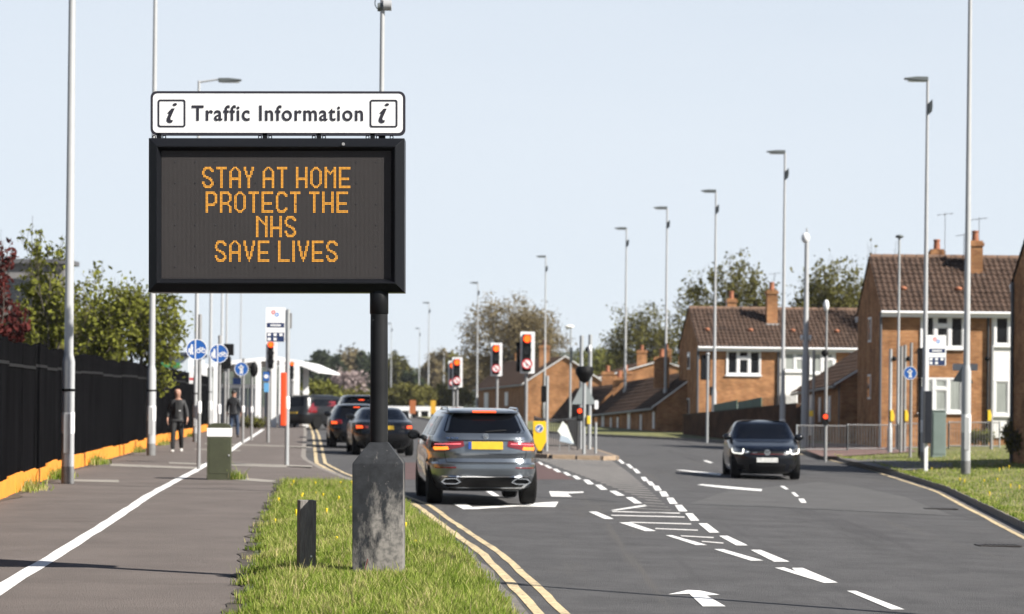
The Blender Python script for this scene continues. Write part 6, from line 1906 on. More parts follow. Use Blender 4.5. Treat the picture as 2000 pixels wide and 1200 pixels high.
MB().lathe([(0.045, -0.2), (0.045, b[1])], 10, (t[2][0], 0.06, 0)).build('post', M_GALVD, o, smooth=40)

# ------------------------------------------------------------------ black hoarding along the path
M_HOARD = mat('hoarding_black', (0.008, 0.008, 0.009), 0.95, var=0.45, scale=2.5, bump=0.8, bscale=9, stretch=(1, 1, 0.15), spec=0.0)
M_ORNG = mat('kickboard_orange', (0.78, 0.27, 0.02), 0.7, var=0.14, scale=3, spots=[(6, 0.66, 0.04, (0.45, 0.30, 0.16))])
ho = thing('hoarding', 'long black hoarding with an orange kickboard along the path', 'fence', (fe(37), 37, zp(37)))
ox, oy, oz = ho.location
y = 14.0
i = 0
while y < 112:
    y1 = y + 2.42
    a, b = Vector((fe(y), y, 0)), Vector((fe(y1), y1, 0))
    d = (b - a).normalized()
    n_ = Vector((-d.y, d.x, 0))
    if n_.x > 0: n_ = -n_
    z0, z1 = zp(y), zp(y1)
    hh = 2.50 - 0.0018 * (y - 37) + random.uniform(-0.03, 0.03)
    sag = random.uniform(-0.05, 0.02)
    def q(v, z, t): return (v.x + n_.x * t - ox, v.y + n_.y * t - oy, z - oz)
    a2, b2 = a + d * 0.008, b - d * 0.008
    mb = MB()
    N = 10
    lo0 = [a2 + (b2 - a2) * k / N for k in range(N + 1)]
    tops = [hh + random.uniform(-0.025, 0.02) + sag * math.sin(math.pi * k / N) for k in range(N + 1)]
    off = [random.uniform(-0.018, 0.006) for _ in lo0]
    vs = [q(p, zp(p.y) + 0.02, f_) for p, f_ in zip(lo0, off)] + [q(p, zp(p.y) + t, f_ * 0.4) for p, t, f_ in zip(lo0, tops, off)] + [q(p, zp(p.y) + 0.02, 0.04) for p in lo0] + [q(p, zp(p.y) + t, 0.04) for p, t in zip(lo0, tops)]
    m_ = N + 1
    fs = []
    for k in range(N):
        fs += [(k, k + 1, m_ + k + 1, m_ + k), (2 * m_ + k, 3 * m_ + k, 3 * m_ + k + 1, 2 * m_ + k + 1), (m_ + k, m_ + k + 1, 3 * m_ + k + 1, 3 * m_ + k)]
    fs += [(0, m_, 3 * m_, 2 * m_), (N, 2 * m_ + N, 3 * m_ + N, m_ + N)]
    mb.add(vs, fs)
    mb.build('hoarding_panel', M_HOARD, ho)
    kh = random.uniform(0.25, 0.31)
    MB().hexa([q(a2, z0 - 0.05, 0.0), q(b2, z1 - 0.05, 0.0), q(b2, z1 - 0.05, -0.035), q(a2, z0 - 0.05, -0.035)],
              [q(a2, z0 + kh, 0.0), q(b2, z1 + kh + random.uniform(-0.02, 0.02), 0.0), q(b2, z1 + kh, -0.035), q(a2, z0 + kh, -0.035)]).build('kickboard', M_ORNG, ho)
    zb_ = hh - 0.42
    MB().hexa([q(a2, z0 + zb_, 0.0), q(b2, z1 + zb_, 0.0), q(b2, z1 + zb_, -0.02), q(a2, z0 + zb_, -0.02)],
              [q(a2, z0 + zb_ + 0.05, 0.0), q(b2, z1 + zb_ + 0.05, 0.0), q(b2, z1 + zb_ + 0.05, -0.02), q(a2, z0 + zb_ + 0.05, -0.02)]).build('batten', mat('batten_black', (0.022, 0.022, 0.023), 0.8, spec=0.1), ho)
    y = y1
    i += 1
# ------------------------------------------------------------------ trees
M_BARK = mat('bark', (0.10, 0.085, 0.07), 0.9, var=0.3, scale=6)
M_BARKG = mat('bark_grey', (0.16, 0.14, 0.12), 0.9, var=0.3, scale=6)
LEAF = {
    'green': leaf_mat('leaf_green', (0.12, 0.135, 0.022), (0.30, 0.31, 0.065)),
    'olive': leaf_mat('leaf_olive', (0.09, 0.085, 0.024), (0.24, 0.225, 0.07)),
    'copper': leaf_mat('leaf_copper', (0.06, 0.016, 0.016), (0.15, 0.04, 0.035), 0.2),
    'brown': leaf_mat('leaf_brown', (0.16, 0.125, 0.06), (0.36, 0.29, 0.16)),
    'dark': leaf_mat('leaf_dark', (0.03, 0.045, 0.022), (0.075, 0.09, 0.045), 0.2),
    'pink': leaf_mat('leaf_pink', (0.36, 0.27, 0.26), (0.54, 0.45, 0.43), 0.3),
    'lime': leaf_mat('leaf_lime', (0.13, 0.14, 0.03), (0.26, 0.26, 0.07)),
}
def grow(seed, style):
    """unit-ish tree skeleton: list of segments and leaf points"""
    R = random.Random(seed)
    segs, tips = [], []
    def br(p, d, L, r, depth):
        n = 3
        for k in range(n):
            d = (d + Vector((R.uniform(-1, 1), R.uniform(-1, 1), R.uniform(-0.6, 1.0) * style.get('lift', 0.6))) * style.get('wob', 0.16)).normalized()
            q = p + d * L / n
            r2 = r * (0.86 if depth else 0.9)
            segs.append((p, q, r, r2, depth))
            if depth >= style['depth'] - 1:
                tips.append((p + (q - p) * R.random(), d))
            if depth >= 1 and depth < style['depth'] and R.random() < style.get('side', 0.6):
                a = d.orthogonal().normalized()
                a.rotate(Matrix.Rotation(R.uniform(0, 6.28), 3, d))
                br(q, (d * style.get('fwd', 0.5) + a).normalized(), L * R.uniform(0.45, 0.7), r2 * 0.5, depth + 1)
            p, r = q, r2
        if depth < style['depth']:
            m = style.get('split', 3) + (1 if depth == 0 else 0)
            a0 = R.uniform(0, 6.28)
            for k in range(m):
                a = d.orthogonal().normalized()
                a.rotate(Matrix.Rotation(a0 + 6.283 * k / m + R.uniform(-0.5, 0.5), 3, d))
                sp = style.get('spread', 0.8) * R.uniform(0.6, 1.25)
                br(p, (d + a * sp).normalized(), L * R.uniform(0.55, 0.85), r * 0.62, depth + 1)
        else:
            tips.append((p, d))
    br(Vector((0, 0, 0)), Vector((0, 0, 1)), style.get('trunk', 0.9), 0.09, 0)
    return segs, tips
_tree_cache = {}
def tree_mesh(seed, style, H, W, bark, leafm, nleaf, lsize):
    segs, tips = grow(seed, style)
    pts = np.array([s[1] for s in segs] + [t[0] for t in tips])
    cx, cy = (pts[:, 0].max() + pts[:, 0].min()) / 2, (pts[:, 1].max() + pts[:, 1].min()) / 2
    sx = W / (pts[:, 0].max() - pts[:, 0].min())
    sy = W / (pts[:, 1].max() - pts[:, 1].min())
    sz = H / pts[:, 2].max()
    def T(p):
        k = clamp(p.z / 0.4)
        return Vector(((p.x - cx * k) * sx, (p.y - cy * k) * sy, p.z * sz))
    mb = MB()
    for a, b, r0, r1, d in segs:
        n = 8 if d == 0 else 5 if d < 3 else 3
        s = H * 0.19
        mn = style.get('twig', 0.006)
        mb.tube(T(a), T(b), max(r0 * s, mn), max(r1 * s, mn), n, False)
    trunk = mb.mesh('trunk', bark, smooth=60)
    if nleaf == 0:
        return trunk, None
    rng = np.random.RandomState(seed)
    tp = np.array([T(t[0]) for t in tips])
    sub = rng.choice(len(tp), max(8, int(len(tp) * style.get('keep', 0.5))), replace=False)
    k = sub[(rng.beta(0.8, 1.3, nleaf) * len(sub)).astype(int) % len(sub)]
    c = tp[k] + rng.normal(0, 1, (nleaf, 3)) * np.array([1, 1, 0.8]) * style.get('cl', 0.16) * W / 6.0
    if style.get('zmin'):
        c = c[c[:, 2] > style['zmin'] * H]
    m = len(c)
    ax = rng.normal(0, 1, (m, 3)); ax /= np.linalg.norm(ax, axis=1)[:, None]
    up_ = rng.normal(0, 1, (m, 3)); b = np.cross(ax, up_); b /= np.linalg.norm(b, axis=1)[:, None]
    s = lsize * rng.uniform(0.55, 1.4, (m, 1))
    v = np.stack([c - ax * s, c - b * s * 0.55 + ax * s * 0.1, c + ax * s, c + b * s * 0.55 - ax * s * 0.1], 1).reshape(-1, 3)
    me = bpy.data.meshes.new('crown')
    me.vertices.add(4 * m)
    me.vertices.foreach_set('co', v.astype(np.float32).ravel())
    me.loops.add(4 * m)
    me.loops.foreach_set('vertex_index', np.arange(4 * m, dtype=np.int32))
    me.polygons.add(m)
    me.polygons.foreach_set('loop_start', np.arange(0, 4 * m, 4, dtype=np.int32))
    me.update(calc_edges=True)
    me.materials.append(leafm)
    return trunk, me
ST = {
    'airy': dict(depth=4, split=3, spread=0.75, side=0.7, lift=0.8, trunk=0.7, cl=0.16, wob=0.22),
    'upright': dict(depth=4, split=3, spread=0.42, side=0.85, lift=1.2, trunk=0.7, cl=0.10, fwd=0.9, wob=0.2),
    'dome': dict(keep=0.75, depth=4, split=4, spread=0.95, side=0.8, lift=0.5, trunk=0.55, cl=0.22),
    'bush': dict(depth=4, split=4, spread=1.0, side=0.9, lift=0.3, trunk=0.25, cl=0.30),
    'bare': dict(depth=4, split=3, spread=0.6, side=0.9, lift=0.8, trunk=0.8, cl=0.1),
}
def tree(name, label, px, ytop, wpx, Y, style, leaf, nleaf, lsize, seed, zb=-0.3, bark=None, group=None, W=None):
    t = P(px, ytop, Y)
    H = t.z - zb
    W = W or wpx * Y / FPX
    o = thing(name, label, 'tree', (t.x, Y, zb), 0, group)
    tr, cr = tree_mesh(seed, ST[style], H, W, bark or M_BARK, LEAF.get(leaf), nleaf, lsize)
    link('trunk', tr, o)
    if cr is not None:
        link('crown', cr, o)
    return o
GL_ = 'trees behind the black hoarding'
tree('broadleaf_tree', 'bushy green tree behind the hoarding, ending left of the sign post columns', 238, 512, 250, 72, 'dome', 'green', 8500, 0.08, 11, -0.2, group=GL_)
tree('broadleaf_tree', 'taller thin leaved green tree at the far left above the hoarding', 92, 424, 150, 66, 'airy', 'green', 3600, 0.075, 23, -0.2, group=GL_)
tree('copper_tree', 'dark red leaved tree at the left edge above the hoarding', -18, 462, 150, 60, 'airy', 'copper', 4200, 0.08, 31, -0.2, group=GL_)
tree('broadleaf_tree', 'low dense olive tree between the red tree and the bushy green one', 140, 545, 230, 80, 'bush', 'olive', 8000, 0.085, 47, -0.2, group=GL_)
tree('broadleaf_tree', 'dense low green bush tree rising just above the hoarding top', 40, 590, 200, 70, 'bush', 'olive', 7000, 0.085, 52, -0.2, group=GL_)
tree('bare_tree', 'leafless twiggy tree at the upper left edge', -30, 372, 110, 88, 'bare', None, 0, 0.1, 61, -0.2, bark=M_BARKG, group=GL_)
GRT = 'trees behind the right houses'
tree('ash_tree', 'upright sparse leaved tree behind the far brick house chimneys', 1428, 486, 205, 142, 'upright', 'olive', 6500, 0.105, 71, -0.3, group=GRT)
tree('willow_tree', 'dense drooping green tree between the two big houses', 1622, 496, 190, 152, 'dome', 'olive', 11000, 0.14, 83, -0.3, group=GRT)
tree('ash_tree', 'thin leafed tree leaning beside the gable of the far house', 1350, 556, 130, 150, 'airy', 'olive', 2600, 0.11, 87, -0.3, group=GRT)
tree('broadleaf_tree', 'dark rounded tree above the bungalow roofs', 1255, 588, 170, 215, 'dome', 'olive', 6500, 0.15, 91, -0.5, group=GRT)
tree('oak_tree', 'large bare brown domed tree behind the central red signals', 1012, 572, 225, 245, 'dome', 'brown', 20000, 0.14, 97, -0.5, bark=M_BARKG, group=GRT)
tree('bare_tree', 'twiggy shrub tips poking above the right house ridge', 1728, 466, 90, 126, 'upright', 'olive', 500, 0.10, 101, -0.3, group=GRT)
tree('broadleaf_tree', 'low green tree behind the far brick gable and chimneys', 1165, 672, 120, 262, 'bush', 'lime', 3500, 0.2, 103, -0.5, group=GRT)
tree('broadleaf_tree', 'low brownish trees behind the far terrace roof, left part', 950, 668, 150, 285, 'bush', 'brown', 4200, 0.2, 107, -0.5, group=GRT)
# far trees on the rising ground, straight down the road
GF = 'far trees beyond the end of the road'
far = ((603, 700, 60, 420, 'dark', 'dome', 'dark far tree above the tip of the white canopy'), (626, 684, 40, 430, 'dark', 'upright', 'dark pointed far tree right of the white canopy'),
       (652, 690, 60, 440, 'dark', 'dome', 'rounded dark far tree beside the pointed one'), (684, 672, 84, 450, 'brown', 'dome', 'tall brownish far tree left of the sign post'),
       (716, 684, 60, 440, 'dark', 'dome', 'dark far tree touching the left side of the sign post'), (775, 684, 66, 430, 'olive', 'dome', 'olive far tree just right of the sign post'),
       (806, 722, 50, 400, 'dark', 'upright', 'dark pointed far tree in front of the olive one'), (838, 700, 50, 450, 'brown', 'dome', 'brown far tree behind the distant lamp columns'),
       (862, 674, 62, 460, 'brown', 'dome', 'tallest brown far tree left of the paired red signals'), (895, 690, 60, 440, 'olive', 'dome', 'olive far tree behind the paired red signals'),
       (742, 700, 60, 470, 'dark', 'dome', 'dark far tree hidden behind the sign post'), (920, 700, 60, 420, 'lime', 'dome', 'pale green far tree right of the paired red signals'))
for i, (px, yt, wd, Y, lf, sty, lab) in enumerate(far):
    tree('far_tree', lab, px, yt, wd, Y, sty, lf, 3200, 0.36, 200 + i, 0.0, group=GF)
tree('blossom_tree', 'pale pink blossom tree down the road left of the sign post', 684, 714, 78, 300, 'dome', 'pink', 1500, 0.22, 303, 0.0, group=GF)
tree('yellow_green_bush', 'rounded yellow green bush beyond the charcoal people carrier', 628, 742, 90, 170, 'bush', 'lime', 4200, 0.16, 311, -0.4, group=GF)
tree('yellow_green_bush', 'wider dull bush right behind the black queueing cars', 690, 752, 110, 190, 'bush', 'olive', 4200, 0.16, 313, -0.4, group=GF)
tree('dark_hedge', 'dark hedge bush under the distant lamp columns', 800, 752, 110, 240, 'bush', 'olive', 4500, 0.2, 317, -0.4, group=GF)
tree('dark_hedge', 'dark hedge bush left of the far terrace gable', 880, 748, 100, 250, 'bush', 'olive', 4500, 0.2, 319, -0.4, group=GF)
tree('shrub', 'dark leafy shrub at the foot of the right edge house', 1976, 818, 40, 70, 'bush', 'olive', 1500, 0.045, 401, 0.05)
tree('shrub', 'low green shrub below the net curtained window', 1912, 838, 60, 92.5, 'bush', 'green', 1500, 0.05, 403, 0.1)
tree('shrub', 'small weedy plants before the white canopy glass', 500, 812, 60, 112, 'bush', 'lime', 900, 0.06, 405, 0.1)
# hill behind
mb = MB()
rows = []
xs = [-420 + 20 * i for i in range(43)]
def ridge(x): return 9.5 + 3.5 * math.sin(x * 0.021 + 1.0) + 2.0 * math.sin(x * 0.06)
for j, (y, f) in enumerate(((480, -0.05), (530, 0.35), (590, 0.8), (650, 1.0), (800, 0.9))):
    rows.append([(x * y / 600, y, ridge(x) * f + random.uniform(-0.3, 0.3)) for x in xs])
n = len(xs)
mb.add([p for r in rows for p in r], [(k * n + i, k * n + i + 1, (k + 1) * n + i + 1, (k + 1) * n + i) for k in range(len(rows) - 1) for i in range(n - 1)])
tag(mb.build('hill', mat('hill_green', (0.045, 0.06, 0.03), 0.95, var=0.5, scale=0.08), smooth=180), kind='structure')

# ------------------------------------------------------------------ grass
def tint_mat(name, cols):
    cols = [(p, tuple(x * 0.74 for x in c)) for p, c in cols]
    m = bpy.data.materials.new(name)
    m.use_nodes = True
    nt = m.node_tree
    nt.nodes.remove(nt.nodes['Principled BSDF'])
    at = nt.nodes.new('ShaderNodeAttribute')
    at.attribute_name = 'tint'
    r = nt.nodes.new('ShaderNodeValToRGB')
    r.color_ramp.elements[0].position = cols[0][0]
    r.color_ramp.elements[0].color = (*cols[0][1], 1)
    r.color_ramp.elements[1].position = cols[-1][0]
    r.color_ramp.elements[1].color = (*cols[-1][1], 1)
    for p, c in cols[1:-1]:
        e = r.color_ramp.elements.new(p)
        e.color = (*c, 1)
    nt.links.new(at.outputs['Fac'], r.inputs['Fac'])
    d, t = nt.nodes.new('ShaderNodeBsdfDiffuse'), nt.nodes.new('ShaderNodeBsdfTranslucent')
    nt.links.new(r.outputs['Color'], d.inputs['Color'])
    nt.links.new(r.outputs['Color'], t.inputs['Color'])
    mx = nt.nodes.new('ShaderNodeMixShader')
    mx.inputs[0].default_value = 0.4
    nt.links.new(d.outputs[0], mx.inputs[1])
    nt.links.new(t.outputs[0], mx.inputs[2])
    nt.links.new(mx.outputs[0], nt.nodes['Material Output'].inputs['Surface'])
    return m
M_GRASS = tint_mat('grass_blades', [(0.0, (0.10, 0.165, 0.02)), (0.42, (0.27, 0.36, 0.06)), (0.70, (0.46, 0.47, 0.15)), (1.0, (0.60, 0.50, 0.27))])
rng = np.random.RandomState(5)
def tabs(tab): 
    a = np.array(tab)
    return a[:, 0], a[:, 1]
def blades(name, X, Y, Z, hmin, hmax, wd, label):
    n = len(X)
    # clump field gives tufts of different height and colour
    ph = np.sin(X * 5.1 + np.sin(Y * 3.3) * 2) * np.sin(Y * 4.3 + np.sin(X * 2.7) * 2) + 0.6 * np.sin(X * 13 + Y * 7.7)
    h = (hmin + (hmax - hmin) * rng.beta(2, 3, n)) * (1 + 0.28 * ph)
    dead = np.clip(np.sin(X * 2.3 + 1.7 * np.sin(Y * 1.1)) + np.sin(Y * 1.9 + 2.0 * np.sin(X * 1.3 + 0.5)) - 0.85, 0, 1)
    h = np.clip(h, hmin * 0.6, hmax * 1.35) * (1 - 0.45 * dead) * np.where(rng.uniform(0, 1, n) < 0.03, 1.7, 1.0)
    a = rng.uniform(0, 2 * np.pi, n)
    lean = rng.uniform(0.05, 0.75, n) * h
    la = rng.uniform(0, 2 * np.pi, n)
    dx, dy = np.cos(a) * wd * rng.uniform(0.6, 1.3, n) / 2, np.sin(a) * wd / 2
    lx_, ly_ = np.cos(la) * lean, np.sin(la) * lean
    B = np.stack([X, Y, Z - 0.01], 1)
    o = np.stack([dx, dy, np.zeros(n)], 1)
    mid = B + np.stack([lx_ * 0.35, ly_ * 0.35, h * 0.6], 1)
    tip = B + np.stack([lx_, ly_, h], 1)
    v = np.stack([B - o, B + o, mid + o * 0.75, mid - o * 0.75, tip], 1).reshape(-1, 3).astype(np.float32)
    base = np.arange(n, dtype=np.int32)[:, None] * 5
    loops = np.concatenate([base + np.array([[0, 1, 2, 3]], dtype=np.int32), base + np.array([[3, 2, 4]], dtype=np.int32)], 1).ravel()
    starts = (np.arange(n, dtype=np.int32)[:, None] * 7 + np.array([[0, 4]], dtype=np.int32)).ravel()
    me = bpy.data.meshes.new(name)
    me.vertices.add(5 * n)
    me.vertices.foreach_set('co', v.ravel())
    me.loops.add(7 * n)
    me.loops.foreach_set('vertex_index', loops)
    me.polygons.add(2 * n)
    me.polygons.foreach_set('loop_start', starts)
    me.update(calc_edges=True)
    t = np.clip(0.36 + 0.32 * dead + 0.19 * ph + rng.normal(0, 0.23, n) + (rng.uniform(0, 1, n) < 0.07) * 0.45, 0, 1)
    at = me.attributes.new('tint', 'FLOAT', 'POINT')
    at.data.foreach_set('value', np.repeat(t, 5).astype(np.float32))
    me.materials.append(M_GRASS)
    o_ = link(name, me)
    return tag(o_, label, 'grass', kind='stuff')
N = 190000
Yv = 16.0 + (VEND - 16.0) * rng.beta(1.0, 1.55, N)
e0 = np.interp(Yv, *tabs(VE)); k0 = np.interp(Yv, *tabs(KL))
wob = 0.09 * np.sin(Yv * 4.1) + 0.07 * np.sin(Yv * 9.7 + 1.0) + 0.05 * np.sin(Yv * 31.0) + rng.normal(0, 0.04, N)
u = rng.uniform(0, 1, N)
Xv = (e0 + 0.10 + wob) + (k0 - 0.19 - e0 - wob * 0.4) * u
b0_ = sg.location
keep = ~((np.abs(Xv - b0_.x) < 49 / SC + 0.005) & (np.abs(Yv - b0_.y) < 49 / SC + 0.005))
Xv, Yv = Xv[keep], Yv[keep]
Zv = np.array([zverge(x, y) for x, y in zip(Xv[:: 1], Yv[:: 1])])
# sheared short at the very edges, longer in the middle and round the posts
blades('verge_grass', Xv, Yv, Zv, 0.028, 0.135, 0.0085, 'short sunlit grass on the verge around the sign')
N = 60000
Yv = 22.0 + 64.0 * rng.beta(1.2, 1.5, N)
k0 = np.interp(Yv, *tabs(KR))
Xv = k0 + 0.0 + 9.0 * rng.beta(1.0, 1.3, N)
Xv[:9000] = k0[:9000] + rng.uniform(0.02, 0.22, 9000)
Zv = np.array([zright(x, y) for x, y in zip(Xv, Yv)])
blades('verge_grass', Xv, Yv, Zv, 0.03, 0.10, 0.016, 'short grass on the right verge beyond the kerb')
# dandelions in the turf
M_DAND = mat('dandelion', (0.85, 0.62, 0.01), 0.7)
for nm, n_, yr, fx, zf in (('dandelions', 34, (24, 45.5), lambda y: random.uniform(ve(y) + 0.05, kl(y) - 0.3), zverge), ('dandelions', 30, (42, 72), lambda y: kr(y) + random.uniform(0.3, 6), zright)):
    mb = MB()
    for i in range(n_):
        y = random.uniform(*yr)
        x = fx(y)
        z = zf(x, y) + random.uniform(0.05, 0.11)
        mb.lathe([(0.003, -0.1), (0.015, -0.004), (0.017, 0.004), (0.008, 0.009)], 7, (x, y, z))
    tag(mb.build(nm, M_DAND), 'yellow dandelions dotted in the left verge' if zf is zverge else 'yellow dandelions dotted in the right verge', 'flowers', kind='stuff')
# weeds along the kickboard and by the pillar
W_ = []
for yc, n_ in ((40.5, 260), (46.2, 420), (55.0, 380), (66.0, 120), (75, 200), (90, 160)):
    for i in range(n_):
        y = yc + random.gauss(0, 0.5)
        W_.append((fe(y) + abs(random.gauss(0, 0.16)) + 0.06, y, zp(y)))
fx_, fy_ = fp.location.x, fp.location.y
for i in range(160):
    W_.append((fx_ + 0.30 + random.gauss(0, 0.1), fy_ + random.gauss(0, 0.1), zp(fy_)))
W_ = np.array(W_)
blades('weeds', W_[:, 0], W_[:, 1], W_[:, 2], 0.06, 0.28, 0.02, 'tufts of weeds along the foot of the hoarding')
# ------------------------------------------------------------------ people
def skin(name, nodes, edges, m, parent, root=0, sub=2, label=None):
    me = bpy.data.meshes.new(name)
    me.from_pydata([n[0] for n in nodes], edges, [])
    o = bpy.data.objects.new(name, me)
    COL.objects.link(o)
    sk = o.modifiers.new('skin', 'SKIN')
    sk.use_smooth_shade = True
    for i, n in enumerate(nodes):
        d = me.skin_vertices[0].data[i]
        r = n[1] if isinstance(n[1], tuple) else (n[1], n[1])
        d.radius = r
        d.use_root = i == root
    sb = o.modifiers.new('sub', 'SUBSURF')
    sb.levels = sb.render_levels = sub
    dg = bpy.context.evaluated_depsgraph_get()
    out = bpy.data.meshes.new_from_object(o.evaluated_get(dg))
    bpy.data.objects.remove(o)
    out.materials.clear()
    out.materials.append(m)
    out.shade_smooth()
    return link(name, out, parent, label=label)
M_SKIN = mat('skin', (0.50, 0.27, 0.19), 0.55, var=0.08, scale=12)
def person(label, loc, rz, jacket, trousers, shoe, hair, stride=1):
    o = thing('person', label, 'person', loc, rz)
    s = stride
    J = {'pel': (0, 0, 0.95), 'sp': (0, 0.0, 1.12), 'ch': (0, 0.0, 1.33), 'nk': (0, 0.0, 1.475), 'hb': (0, -0.01, 1.545), 'hm': (0, -0.025, 1.635), 'ht': (0, -0.012, 1.735)}
    leg = {-1: [(-0.095, 0, 0.90), (-0.105, -0.13 * s, 0.50), (-0.11, -0.17 * s, 0.09), (-0.115, -0.30 * s if s > 0 else 0.05, 0.045)],
           1: [(0.095, 0, 0.90), (0.10, -0.02 * s, 0.49), (0.10, 0.20 * s, 0.13), (0.10, 0.10 * s if s > 0 else -0.32, 0.05)]}
    arm = {-1: [(-0.165, 0.01, 1.385), (-0.245, 0.06, 1.14), (-0.27, -0.02, 0.915), (-0.265, -0.05, 0.84)], 1: [(0.165, 0.01, 1.385), (0.245, -0.01, 1.14), (0.28, -0.13, 0.93), (0.275, -0.165, 0.86)]}
    nodes = [(J['pel'], (0.13, 0.09)), (J['sp'], (0.12, 0.09)), (J['ch'], (0.14, 0.10)), (J['nk'], 0.066), (J['hb'], (0.082, 0.098)), (J['hm'], (0.104, 0.128)), (J['ht'], (0.082, 0.10))]
    edges = [(0, 1), (1, 2), (2, 3), (3, 4), (4, 5), (5, 6)]
    for sd in (-1, 1):
        i = len(nodes)
        nodes += [(arm[sd][0], 0.055), (arm[sd][1], 0.042), (arm[sd][2], 0.028), (arm[sd][3], (0.020, 0.036))]
        edges += [(2, i), (i, i + 1), (i + 1, i + 2), (i + 2, i + 3)]
        hx_, hy_, hz_ = arm[sd][3]
        for k in range(4):
            f = len(nodes)
            oy = -0.030 + 0.020 * k
            ln = (0.055, 0.066, 0.062, 0.048)[k]
            nodes += [((hx_, hy_ + oy, hz_ - 0.035), 0.0095), ((hx_ - sd * 0.012, hy_ + oy, hz_ - 0.035 - ln * 0.6), 0.009), ((hx_ - sd * 0.030, hy_ + oy, hz_ - 0.03 - ln), 0.008)]
            edges += [(i + 3, f), (f, f + 1), (f + 1, f + 2)]
        f = len(nodes)
        nodes += [((hx_ - sd * 0.005, hy_ - 0.045, hz_ + 0.01), 0.011), ((hx_ - sd * 0.012, hy_ - 0.062, hz_ - 0.03), 0.0095)]
        edges += [(i + 3, f), (f, f + 1)]
        i = len(nodes)
        nodes += [(leg[sd][0], 0.08), (leg[sd][1], 0.055), (leg[sd][2], 0.038)]
        edges += [(0, i), (i, i + 1), (i + 1, i + 2)]
    body = skin('body', nodes, edges, M_SKIN, o, 0)
    # face
    for sd in (-1, 1):
        MB().ell((sd * 0.080, -0.005, 1.635), (0.012, 0.024, 0.034), 10, 7).build('ear', M_SKIN, body, smooth=80)
        MB().ell((sd * 0.034, -0.112, 1.642), (0.014, 0.010, 0.008), 8, 6).build('eye', mat('eye_dark', (0.03, 0.02, 0.02), 0.3), body, smooth=80)
        MB().ell((sd * 0.034, -0.112, 1.662), (0.022, 0.008, 0.005), 8, 5).build('eyebrow', mat('brow', (0.12, 0.08, 0.06), 0.8), body, smooth=80)
    MB().ell((0, -0.122, 1.612), (0.016, 0.022, 0.026), 10, 7).build('nose', M_SKIN, body, smooth=80)
    MB().ell((0, -0.104, 1.572), (0.028, 0.010, 0.006), 10, 6).build('mouth', mat('lips', (0.30, 0.10, 0.09), 0.5), body, smooth=80)
    if hair:
        MB().ell((0, 0.012, 1.672), (0.096, 0.112, 0.082), 16, 10).build('hair', mat('hair_dark', (0.02, 0.015, 0.012), 0.6), body, smooth=80)
    # clothes
    nodes = [((0, 0, 0.88), (0.185, 0.13)), ((0, 0, 1.0), (0.175, 0.125)), ((0, 0, 1.15), (0.165, 0.12)), ((0, 0, 1.33), (0.185, 0.13)), ((0, 0.01, 1.44), (0.105, 0.09)), ((0, 0.012, 1.505), (0.075, 0.08))]
    edges = [(0, 1), (1, 2), (2, 3), (3, 4), (4, 5)]
    for sd in (-1, 1):
        i = len(nodes)
        a = [Vector(v) for v in arm[sd]]
        nodes += [(tuple(a[0]), 0.070), (tuple((a[0] + a[1]) / 2), 0.066), (tuple(a[1]), 0.060), (tuple(a[2] * 0.93 + a[1] * 0.07), 0.052)]
        edges += [(3, i), (i, i + 1), (i + 1, i + 2), (i + 2, i + 3)]
    jk = skin('jacket', nodes, edges, jacket, o, 1)
    MB().prism([(-0.035, 0.96), (0.035, 0.96), (0.05, 1.40), (0.0, 1.44), (-0.05, 1.40)], -0.150, -0.12).build('jacket_front', mat('shirt_black', (0.01, 0.01, 0.011), 0.8), jk)
    nodes = [((0, 0, 0.98), (0.15, 0.11)), ((0, 0, 0.88), (0.155, 0.12))]
    edges = [(0, 1)]
    for sd in (-1, 1):
        i = len(nodes)
        l = [Vector(v) for v in leg[sd]]
        nodes += [(tuple(l[0] - Vector((0, 0, 0.06))), 0.098), (tuple((l[0] + l[1]) / 2), 0.088), (tuple(l[1]), 0.074), (tuple((l[1] + l[2]) / 2), 0.068), (tuple(l[2] - Vector((0, 0, 0.02))), 0.062)]
        edges += [(1, i), (i, i + 1), (i + 1, i + 2), (i + 2, i + 3), (i + 3, i + 4)]
    skin('trousers', nodes, edges, trousers, o, 1)
    for sd in (-1, 1):
        l = [Vector(v) for v in leg[sd]]
        heel = Vector((l[2].x, l[2].y + 0.03, max(0.045, l[2].z - 0.055)))
        toe = Vector((l[3].x, l[2].y - 0.17, 0.04))
        skin('shoe', [(tuple(heel), (0.045, 0.045)), (tuple((heel + toe) / 2), (0.046, 0.042)), (tuple(toe), (0.042, 0.03))], [(0, 1), (1, 2)], shoe, o, 1)
    return o
M_JKT = mat('jacket_black', (0.016, 0.016, 0.018), 0.7, var=0.3, scale=8)
M_TRS = mat('trousers_black', (0.010, 0.010, 0.011), 0.85)
M_NJK = mat('jacket_navy', (0.012, 0.013, 0.017), 0.75)
M_JEAN = mat('jeans', (0.03, 0.055, 0.11), 0.85, var=0.2, scale=10)
M_SHOEW = mat('trainers_pale', (0.55, 0.53, 0.50), 0.6)
g = G(346, 884, zpath)
o = person('bald person in black jacket and pale trainers walking towards the camera', g, math.radians(4), M_JKT, M_TRS, M_SHOEW, False)
MB().bb(0.05, 0.10, -0.150, -0.142, 1.13, 1.15).build('jacket_zip_pull', M_BORD, o)
g = G(456, 855, zpath)
person('dark haired person in black jacket and jeans walking away', g, math.radians(172), M_NJK, M_JEAN, mat('shoe_brown', (0.05, 0.035, 0.03), 0.7), True)
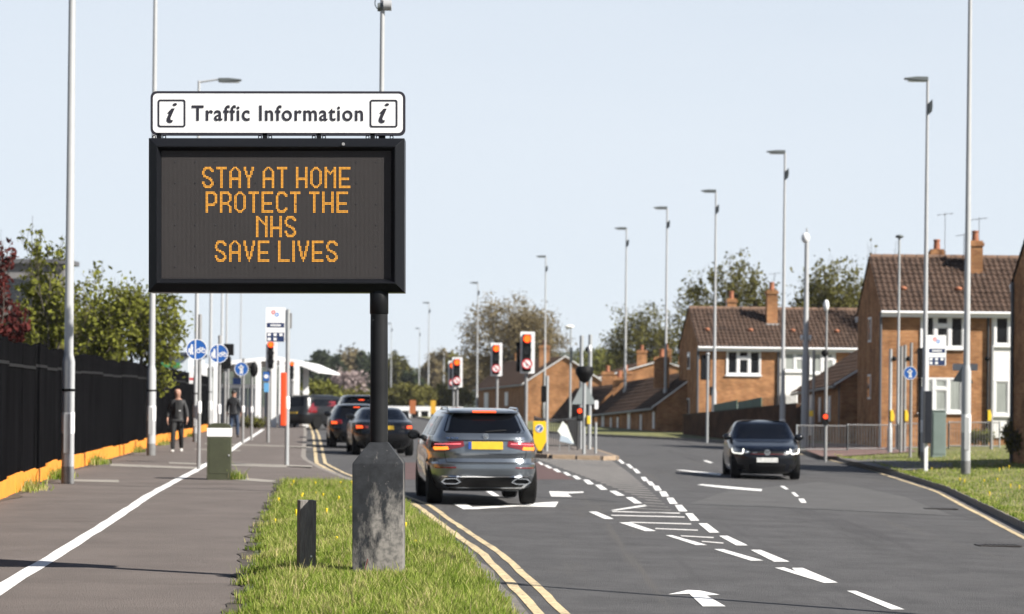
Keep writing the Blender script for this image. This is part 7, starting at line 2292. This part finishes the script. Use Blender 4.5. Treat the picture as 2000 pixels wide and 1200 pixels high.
# ------------------------------------------------------------------ air between the camera and the far hill
hm_ = bpy.data.materials.new('haze')
hm_.use_nodes = True
hn = hm_.node_tree
hn.nodes.remove(hn.nodes['Principled BSDF'])
pv = hn.nodes.new('ShaderNodeVolumePrincipled')
pv.inputs['Color'].default_value = (0.86, 0.91, 1.0, 1)
pv.inputs['Density'].default_value = 0.0001
pv.inputs['Anisotropy'].default_value = 0.2
hn.links.new(pv.outputs[0], hn.nodes['Material Output'].inputs['Volume'])
hz_ = MB().bb(-700, 700, -60, 900, -1.9, 24.0).build('haze', hm_)
tag(hz_, 'thin pale haze over the far trees', 'haze', kind='stuff')
